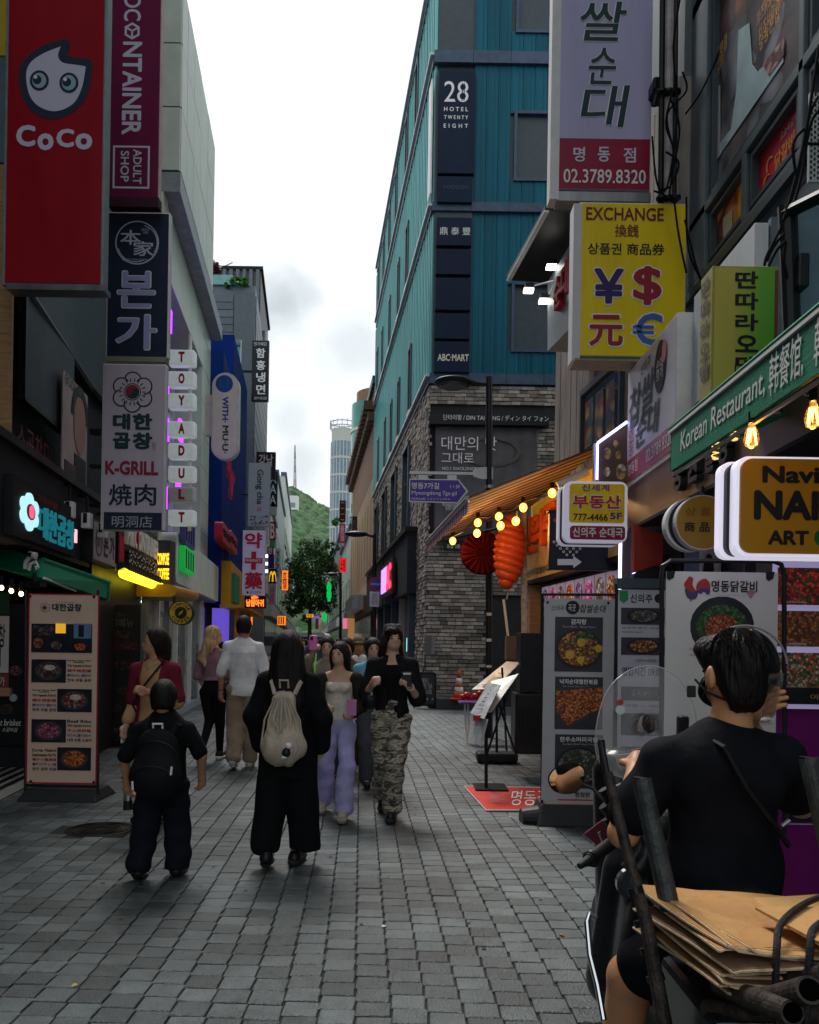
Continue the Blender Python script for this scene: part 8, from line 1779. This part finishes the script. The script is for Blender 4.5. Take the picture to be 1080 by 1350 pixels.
bp_+=hand_prims(eL,wL,1.0,-1,.9,(0,.3,-1),.009)
d_=V_(wR);pb_=V_(P(992,936,RY+.05));fu=np.array([.74,-.22,.62]);fu/=np.linalg.norm(fu);fs_=np.array([-.60,-.15,.66]);fs_/=np.linalg.norm(fs_)
hp2=[('c',wR,tuple(pb_),.026,.026)]+[('c',tuple(pb_+fs_*o),tuple(pb_+fs_*o+fu*.03),.015,.013)for o in(.02,.006,-.008,-.022)]
for i,(o_,l_)in enumerate(((.029,.074),(.009,.083),(-.012,.078),(-.032,.060))):
 a=pb_+fu*.03+fs_*o_+np.array([0,-.012,0]);b=a+fu*l_*.5;e=b+(fu+np.array([-.05,-.1,-.45]))*l_*.46;hp2+=[('c',tuple(a),tuple(b),.0092,.0086),('c',tuple(b),tuple(e),.0084,.0072)]
a=pb_+fs_*.03;hp2+=[('c',tuple(a),tuple(a+fs_*.035+fu*.02),.012,.010),('c',tuple(a+fs_*.035+fu*.02),tuple(a+fs_*.05+fu*.045),.010,.0085)]
s1,s2=surf(bp_,.0062,.014),surf(hp2,.0036,.005)  # the raised hand meshed finer, the same mesh
part('body',(np.concatenate([s1[0],s2[0]]),np.concatenate([s1[1],s2[1]+len(s1[0])])),M('warm skin',(.56,.28,.14),rough=.42,var=.1,scale=14,bump=.12,bscale=120),rider,smooth=True)
for k in(-1,1):part('eye',MB().ell(rot(k*.031,.084,.004),(.013,.006,.0065),10,7),m_eye,rider)
tsh=[('c',mixp(neck,chest,.42),mixp(neck,chest,.6),.098,.132,.7),('c',mixp(neck,chest,.6),waist,.152,.158,.72),('c',waist,hip,.160,.178,.8),('c',mixp(neck,sL,.36),sL,.050,.062),('c',mixp(neck,sR,.36),sR,.050,.062),('c',sL,mixp(sL,eL,.72),.070,.066),('c',sR,mixp(sR,eR,.8),.074,.070),('e',tuple(V_(chest)+(-.075,-.05,.06)),(.085,.06,.10)),('e',tuple(V_(chest)+(.075,-.05,.06)),(.085,.06,.10))]
m_rt=cloth('rider black cotton',(.0065,.0072,.0105),bump=.5,bs=12)
part('tshirt',surf(tsh,.0075,.03,disp=folds(31,14,11),amp=.011),m_rt,rider,smooth=True)
for k_,(sh__,sg__)in enumerate(((sL,1),(sR,-1))):part('sleeve_seam',MB().tube([Vector(sh__)+Vector((sg__*.012,-.045+.0*q,.052-.035*q))+Vector((0,-.018*sin(q*1.1),0))for q in range(4)],.0028,5),m_black,rider)
part('collar',MB().tube([Vector(neck)+Vector((.071*cos(t),.06*sin(t),-.004-.008*sin(t)))for t in np.linspace(0,6.28,24)[:-1]],.008,6,True),m_rt,rider)
part('shorts',surf([('c',hip,tuple(V_(hip)+(0,.05,-.06)),.18,.17,.8),('c',hL,mixp(hL,kL,.66),.115,.095),('c',hR,mixp(hR,kR,.82),.115,.088)],.009,.04,disp=folds(15,18,18),amp=.006),m_rt,rider,smooth=True)
sh_=Fr((0,RY,0),(1,0,0))
hp_=[('e',rot(0,-.015,.022),(.083,.100,.112),yw),('e',rot(0,-.05,-.045),(.070,.056,.072),yw),('e',rot(-.04,.05,.06),(.05,.05,.05),yw)]
def hair_fine(v):
 x,y,z=v[:,0]-hc[0],v[:,1]-hc[1],v[:,2]-hc[2];a=np.arctan2(x,-y);return sin_(a*19+3*sin_(z*24))*.35+sin_(a*41+2*sin_(z*40))*.2+sin_(a*7+z*30)*.6
part('hair',surf(hp_,.0055,.02,clips=[((hc[0],hc[1]+.06,hc[2]),(0,.92,-.39)),((hc[0]-.072,hc[1]+.02,hc[2]+.005),(-.85,.2,-.5)),((hc[0],hc[1],hc[2]-.092),(0,.25,-.97))],disp=hair_fine,amp=.0032),m_hair,rider,smooth=True)
# loose locks over the crown, each a bent strand
mb=MB();rr=random.Random(3)
for k in range(900):
 a=rr.uniform(0,2*pi);t0=rr.uniform(.1,1.0);L_=rr.uniform(.03,.08);pts=[]
 for q in range(4):
  t=t0+q*L_/.11*.33;d=Vector((sin(t)*cos(a),sin(t)*sin(a),cos(t)));pts.append(Vector(rot(d.x*.0848,d.y*.1015-.015,d.z*.1138+.022)))
 if pts[-1].y>hc[1]+.05 or pts[-1].z<hc[2]-.06:continue
 mb.tube(pts,[.0008,.0015,.0012,.0003],3)
part('hair_strands',mb,m_hair,rider,kind='stuff')
mask=thing('face_mask','black face mask with ear loops on the rider','mask',(rc.x,rc.y,0));part('mask_cloth',surf([('e',rot(0,.055,-.055),(.068,.062,.052),yw)],.007,.01,clips=[(rot(0,.03,0),(-sin(yw),-cos(yw)*1,0))]),m_blk,mask,smooth=True)
for k in(-1,1):part('ear_loop',MB().tube([rot(k*.062,.07,-.035),rot(k*.078,.03,-.015),rot(k*.088,-.012,-.005),rot(k*.08,.01,-.045),rot(k*.06,.06,-.075)],.0022,5),m_black,mask)
# helmet pushed aside with clear visor and strap
hl=thing('helmet','black open helmet with clear visor held against the far side of the rider head','helmet',(rc.x,rc.y,0));hcx=Vector(rot(.072,.062,.018))
part('shell',surf([('e',tuple(hcx),(.108,.118,.122),0)],.007,.01,clips=[((hc[0]+.01,hc[1],hc[2]),(-.95,-.3,0)),((hcx.x,hcx.y,hcx.z-.075),(0,0,-1))]),M('helmet black',(.008,.008,.009),rough=.14,var=.1,coat=.6),hl,smooth=True)
vs=[];nu,nv=12,6
for j in range(nv+1):
 for i in range(nu+1):
  a=-1.3+2.0*i/nu;q=.118-.03*(1-j/nv)**2;vs.append((hcx.x+q*cos(a),hcx.y+q*sin(a),hcx.z-.165+.15*j/nv))
o=part('visor',MB().add(vs,[(j*(nu+1)+i,j*(nu+1)+i+1,(j+1)*(nu+1)+i+1,(j+1)*(nu+1)+i)for j in range(nv)for i in range(nu)]),M('clear visor',(.85,.87,.9),rough=.03,trans=1,var=0,alpha=.45),hl,smooth=True);o.modifiers.new('s','SOLIDIFY').thickness=.003
part('visor_rim',MB().tube([Vector(v)for v in vs[:nu+1]],.003,6),MATS.get('shield edge')or M('shield edge',(.45,.47,.5),rough=.15,var=0,alpha=.6),hl)
part('shell_rim',MB().tube([(hcx.x-.02+.125*sin(a),hcx.y-.075,hcx.z+.005+.118*cos(a))for a in np.linspace(-.35,1.5,14)],.0035,6),M('grey rim',(.25,.26,.27),rough=.3),hl)
part('chin_strap',MB().tube([rot(-.088,.055,-.02),rot(-.078,.01,-.055),rot(-.03,-.075,-.088),rot(.04,-.07,-.085),rot(.085,.0,-.05)],.0035,6),m_black,hl);part('buckle',MB().box(*(lambda p:(p.x-.012,p.x+.01,p.y-.008,p.y+.008,p.z-.016,p.z+.018))(P(912,912,RY-.02))),m_iron,hl,bev=.002)
sg_=thing('sling_strap','thin black sling strap with steel clip across the rider back','strap',(rc.x,rc.y,0))
part('strap',MB().tube([P(925,968,RY-.02),P(955,985,RY-.135),P(985,1040,RY-.15),P(1015,1080,RY-.145),P(1040,1115,RY-.11)],.008,6),M('strap black',(.006,.006,.008),rough=.7),sg_);part('clip',MB().cyl(P(1031,1089,RY-.17),P(1041,1081,RY-.17),.006,seg=8),m_steel,sg_)
# scooter
sc=thing('scooter','black delivery scooter with windshield and rear carrying rods under the rider','scooter',(rc.x,2.6,0));m_plast=M('scooter plastic',(.012,.013,.016),rough=.25,var=.2,coat=.3)
part('body',surf([('c',(rc.x-.0,1.9,.60),(rc.x,2.55,.62),.17,.16,.8),('c',(rc.x,2.0,.45),(rc.x,2.7,.40),.15,.13),('c',(rc.x-.05,3.05,.5),(rc.x-.1,3.15,1.02),.15,.10),('c',(rc.x-.02,2.7,.3),(rc.x-.05,3.1,.35),.14,.14)],.014,.06),m_plast,sc,smooth=True)
part('seat',surf([('c',(rc.x,2.0,.76),(rc.x,2.6,.74),.12,.11)],.012,.03),m_black,sc,smooth=True)
for k,y in enumerate((1.95,3.4)):part('wheel',MB().lathe((rc.x-.04*k,y,.25),[(.12,-.05),(.23,-.055),(.25,0),(.23,.055),(.12,.05)],28,(1,0,0)),m_black,sc,smooth=True)
part('leg_shield',surf([('c',PP(822,1150,2.85),PP(812,1290,2.75),.07,.10),('c',PP(850,1120,2.9),PP(850,1290,2.8),.12,.14),('c',PP(830,1120,2.9),PP(900,1080,3.0),.05,.1)],.012,.05),m_plast,sc,smooth=True)
c=P(833,1165,2.62);mb=MB();fr=front(2.62);uv=fr.uv(833,1165);ring(mb,fr,uv[0],uv[1],.036,.050,-.015,.01,28);part('lamp_ring',mb,m_chrome,sc);mb=MB();disc(mb,fr,uv[0],uv[1],.036,-.03,.002,24);part('lamp_glass',mb,m_glass,sc)
part('crash_bar',MB().tube([P(786,1210,2.3),P(777,1206,2.3),P(774,1216,2.28),P(778,1260,2.22),P(788,1300,2.15),P(796,1345,2.1)],.0085,10),m_chrome,sc)
part('handlebar',MB().tube([P(800,1118,2.62),P(822,1100,2.75),P(850,1060,2.85),P(900,1030,2.9)],.013,10),m_black,sc);part('grip',MB().cyl(P(776,1134,2.55),P(806,1112,2.66),.021,.021,seg=16),m_black,sc);part('grip_end',MB().cyl(P(764,1142,2.52),P(777,1133,2.55),.010,.016,seg=12),m_black,sc);part('grip_flange',MB().cyl(P(779,1133,2.56),P(782,1130,2.57),.028,seg=16),m_iron,sc)
for(x0,y0,x1,y1,r)in((790,1097,797,1113,.006),(796,1040,812,1068,.02),(806,1045,830,1035,.018),(798,1060,810,1075,.026),(800,1078,812,1092,.018),(830,1022,822,1042,.016)):part('clamp',MB().cyl(P(x0,y0,2.7),P(x1,y1,2.7),r,seg=10),m_iron if y0!=1097 else m_chrome,sc)
mg_=P(748,1026,2.85);va=(Vector((0,0,EYE))-mg_).normalized();vb=(Vector(eL)+Vector((.02,-.1,.0))-mg_).normalized();nn=(va+vb).normalized()
zx=nn.cross(Vector((0,0,1))).normalized();zy=zx.cross(nn);rm=Matrix((zx,zy,nn)).transposed()
shp=curve_pts([(-.058,.026),(-.02,.050),(.035,.036),(.062,.0),(.045,-.04),(.0,-.052),(-.042,-.036)],5)
part('mirror_shell',MB().add([mg_+rm@Vector((x*1.08,y*1.08,-.004))for x,y in shp]+[mg_+rm@Vector((x*.7,y*.7,-.03))for x,y in shp],[tuple(range(len(shp)))[::-1]if 0 else tuple(range(len(shp))),tuple(range(2*len(shp)-1,len(shp)-1,-1))]+[(i,len(shp)+i,len(shp)+(i+1)%len(shp),(i+1)%len(shp))for i in range(len(shp))]),m_black,sc)
part('mirror_glass',MB().add([mg_+rm@Vector((x,y,.0))for x,y in shp],[tuple(range(len(shp)))]),M('mirror',(.8,.8,.8),rough=.02,metal=1,var=0),sc);part('mirror_stalk',MB().tube([mg_-nn*.02,P(782,1040,2.85),P(798,1058,2.8),P(806,1075,2.75)],.006,8),m_black,sc)
part('phone_holder',MB().box(*(lambda a,b:(a.x,b.x,2.86,2.90,b.z,a.z))(P(896,944,2.86),P(909,985,2.86))),m_black,sc,bev=.008);part('clip_stalk',MB().cyl(P(793,975,2.6),P(796,1012,2.6),.011,seg=8),m_black,sc)
sheet(sc,[(810,996),(838,992),(842,1002),(818,1018)],[2.9]*4,M('silver label',(.42,.43,.45),rough=.3),'label_plate')
cb_=[(796,1070),(803,1062),(818,1080),(812,1102)];sheet(sc,[(770,1100),(796,1080),(812,1096),(800,1125)],[2.95]*4,M('maroon leaflet',(.12,.02,.04)),'side_panel')
# windshield: curved clear sheet
vs=[];nu,nv=16,14
ol=curve_pts([(788,1000),(786,960),(800,912),(828,885),(862,878),(893,893),(912,925),(920,965),(918,1002),(890,1022),(850,1030),(810,1022)],4);cx0,cy0=852,955
ringN=len(ol);vs=[]
for q in range(6):
 f=(q+1)/6
 for x,y in ol:vs.append(P(cx0+(x-cx0)*f,cy0+(y-cy0)*f,3.05-.12*f*f*abs(x-cx0)/66))
fs=[(q*ringN+i,q*ringN+(i+1)%ringN,(q+1)*ringN+(i+1)%ringN,(q+1)*ringN+i)for q in range(5)for i in range(ringN)]+[tuple(range(ringN))]
m_ws=M('clear windshield',(.80,.83,.86),rough=.04,var=0,alpha=.16,spec=.9)
o=part('windshield',MB().add(vs,fs),m_ws,sc,smooth=True);o.modifiers.new('s','SOLIDIFY').thickness=.003
part('windshield_edge',MB().tube([Vector(v)for v in vs[5*ringN:]],.0022,5,True),M('shield edge',(.45,.47,.5),rough=.15,var=0,alpha=.6),sc)
for x,y in((818,936),(818,926)):part('windshield_screw',MB().cyl(P(x,y,2.97),P(x,y,3.0),.017 if y>930 else.011,seg=14),m_steel if y>930 else m_red,sc)
# carrying rods
rods=thing('load_carrier','weathered steel carrier rods rising from the load behind the rider','carrier',(rc.x,1.9,.6));m_rod=M('weathered rod',(.055,.062,.062),rough=.5,metal=.3,var=.6,scale=16,bump=.3);m_rod2=M('rusty rod',(.050,.040,.034),rough=.55,metal=.2,var=.7,scale=22,bump=.4)
part('rod',MB().tube([P(801,1018,2.05),P(826,1120,2.0),P(852,1215,1.95),P(880,1372,1.9)],[.0125,.0135,.016,.019],14),m_rod2,rods);part('rod_tip',MB().cyl(P(792,978,2.07),P(800,1020,2.05),.0085,seg=12),m_black,rods)
for y,r in((1170,.019),(1212,.021),(1248,.022),(1285,.022)):x=801+(y-1018)*.232+1;part('binding',MB().cyl(P(x-1,y,1.97),P(x+2,y+9,1.965),r,seg=14),m_iron,rods)
part('rod',MB().cyl(P(846,1027,2.02),P(884,1200,1.95),.0235,seg=18),m_rod,rods);part('rod',MB().cyl(P(1066,1000,2.02),P(1094,1120,1.98),.0235,seg=18),m_rod,rods)
for(x,y)in((846,1027),(1066,1000)):part('rod_cap',MB().cyl(P(x,y,2.02),P(x+.2,y-1.5,2.02),.021,seg=16),m_black,rods)
for(x0,y0,x1,y1,r,Y0_,Y1_)in((985,1325,1068,1305,.024,1.75,1.42),(950,1300,1045,1335,.022,1.8,1.45),(1010,1290,1090,1285,.024,1.75,1.6),(930,1330,1100,1338,.020,1.8,1.6)):
 a,b=P(x0,y0,Y0_),P(x1,y1,Y1_);part('pipe',MB().cyl(a,b,r,seg=18),m_rod2,rods);d=(b-a).normalized();part('pipe_bore',MB().cyl(b,b+d*.0015,r*.78,seg=18),M('pipe bore',(.002,.002,.002),rough=1,spec=0,var=0),rods)
# cardboard, each sheet a part of the bundle
cbd=thing('cardboard_bundle','bundle of flattened brown cardboard strapped behind the rider','cardboard',P(970,1250,1.85));rr=random.Random(8);m_cb=[M('cardboard %d'%k,c,rough=.8,var=.22,scale=5,bump=.35,bscale=35)for k,c in enumerate(((.52,.285,.105),(.46,.24,.085),(.34,.185,.08),(.20,.12,.07)))]
z=.79;Lx=P(897,1240,1.85).x
for k in range(11):
 th=.0075;dx,dy,a=rr.uniform(-.035,.02),rr.uniform(-.03,.025),rr.uniform(-.05,.05);w=.50-.012*(k%3);bendv=.008+.020*(k/11)
 nx_,ny_=8,5;pts=[]
 for j in range(ny_+1):
  for i in range(nx_+1):
   u,v=i/nx_,j/ny_;x=Lx+dx+u*w+(v-.5)*a+(.05*(1-v)if i==0 else 0);y=1.66+dy+v*.40+u*a*.6;pts.append((x,y,z+bendv*sin(u*3.0+k)*.8-.012*u*(k>8)+.004*sin(v*5+k*2)))
 nvx=len(pts);fs=[];W_=nx_+1
 for j in range(ny_):
  for i in range(nx_):q=(j*W_+i,j*W_+i+1,(j+1)*W_+i+1,(j+1)*W_+i);fs+=[tuple(t+nvx for t in q),q[::-1]]
 ed=[i for i in range(W_)]+[j*W_+nx_ for j in range(1,ny_+1)]+[ny_*W_+i for i in range(nx_-1,-1,-1)]+[j*W_ for j in range(ny_-1,0,-1)]
 fs+=[(ed[i],ed[(i+1)%len(ed)],ed[(i+1)%len(ed)]+nvx,ed[i]+nvx)for i in range(len(ed))]
 part('cardboard_sheet',MB().add(pts+[(x,y,q+th)for x,y,q in pts],fs),m_cb[0 if k>8 else 1 if k>6 else rr.choice((1,2,3))],cbd);part('cut_edge',MB().tube([Vector(q)+Vector((0,-.001,th/2))for q in pts[:W_]],.0032,4).tube([Vector(pts[j*W_])+Vector((-.001,0,th/2))for j in range(ny_+1)],.0032,4),M('cut card edge',(.62,.47,.30),rough=.9,var=.3,scale=80),cbd);z+=th+rr.uniform(.001,.006)
ztop=z+.006
part('top_flap',MB().hexa([(Lx+.20,1.60,ztop),(Lx+.56,1.62,ztop),(Lx+.56,1.86,ztop+.002),(Lx+.16,1.83,ztop+.002),(Lx+.20,1.60,ztop+.008),(Lx+.56,1.62,ztop+.012),(Lx+.56,1.86,ztop+.008),(Lx+.16,1.83,ztop+.008)]),m_cb[0],cbd)
def strap(pts,r,col,label):
 t=thing('elastic_strap',label,'strap',Vector(pts[0]),'straps round the cardboard');P3=[Vector(p)for p in pts];out=[]
 for i in range(len(P3)-1):
  p0,p1,p2,p3=P3[max(0,i-1)],P3[i],P3[i+1],P3[min(len(P3)-1,i+2)]
  for q in range(6):s_=q/6;out.append(.5*((2*p1)+(p2-p0)*s_+(2*p0-5*p1+4*p2-p3)*s_*s_+(3*p1-p0-3*p2+p3)*s_**3))
 out.append(P3[-1]);part('band',MB().tube(out,r,8),col,t)
 for o_,mt in((r*.9,M('strap stitch',(.28,.27,.26),var=.3,scale=60)),):part('edge_stitch',MB().tube([p+Vector((0,-r*.25,o_*.55))for p in out],r*.35,5),mt,t)
mst=M('elastic black',(.016,.016,.018),rough=.6,var=.4,scale=40,bump=.4,bscale=200)
e=ztop+.012
strap([(Lx+.46,1.97,e),(Lx+.30,1.86,e+.004),(Lx+.17,1.72,e),(Lx+.125,1.645,e-.03),(Lx+.12,1.635,.80),(Lx+.13,1.64,.74),(Lx+.16,1.66,.69)],.0075,mst,'black strap over the cardboard closest to the rod')
strap([(Lx+.52,1.90,e),(Lx+.34,1.78,e+.006),(Lx+.22,1.68,e+.004),(Lx+.185,1.63,e-.02),(Lx+.175,1.62,.80),(Lx+.18,1.63,.73),(Lx+.19,1.65,.66)],.008,mst,'middle black strap falling down the cardboard edge')
strap([(Lx+.56,1.82,e+.004),(Lx+.36,1.72,e+.008),(Lx+.255,1.63,e+.003),(Lx+.225,1.59,e-.03),(Lx+.22,1.60,.78),(Lx+.23,1.61,.70),(Lx+.25,1.66,.64)],.008,mst,'black strap with pale stitching nearest the pipe ends')
for k in range(5):strap([(Lx+.27+k*.016+.035*cos(a),1.60+.03*sin(a),.70+.038*sin(a+.4))for a in np.linspace(0,6.2,9)],.006,mst if k%2 else M('elastic plum',(.10,.03,.03),rough=.7),['coiled strap loop nearest the cardboard edge','second coiled strap loop round the pipes','middle coiled strap loop round the pipes','fourth coiled strap loop round the pipes','last coiled strap loop by the open pipe ends'][k])
gbx=thing('carrier_box','dark shaded luggage box under the cardboard bundle','box',(Lx+.3,1.9,.4));part('box_shell',MB().box(Lx+.03,Lx+.5,1.72,2.1,.42,.72),m_plast,gbx,bev=.02);part('green_cloth',surf([('c',(Lx+.30,1.62,.69),(Lx+.42,1.60,.70),.02,.025)],.006,.01,disp=folds(3,60,60),amp=.003),M('jade cloth',(.01,.12,.09)),gbx,smooth=True)
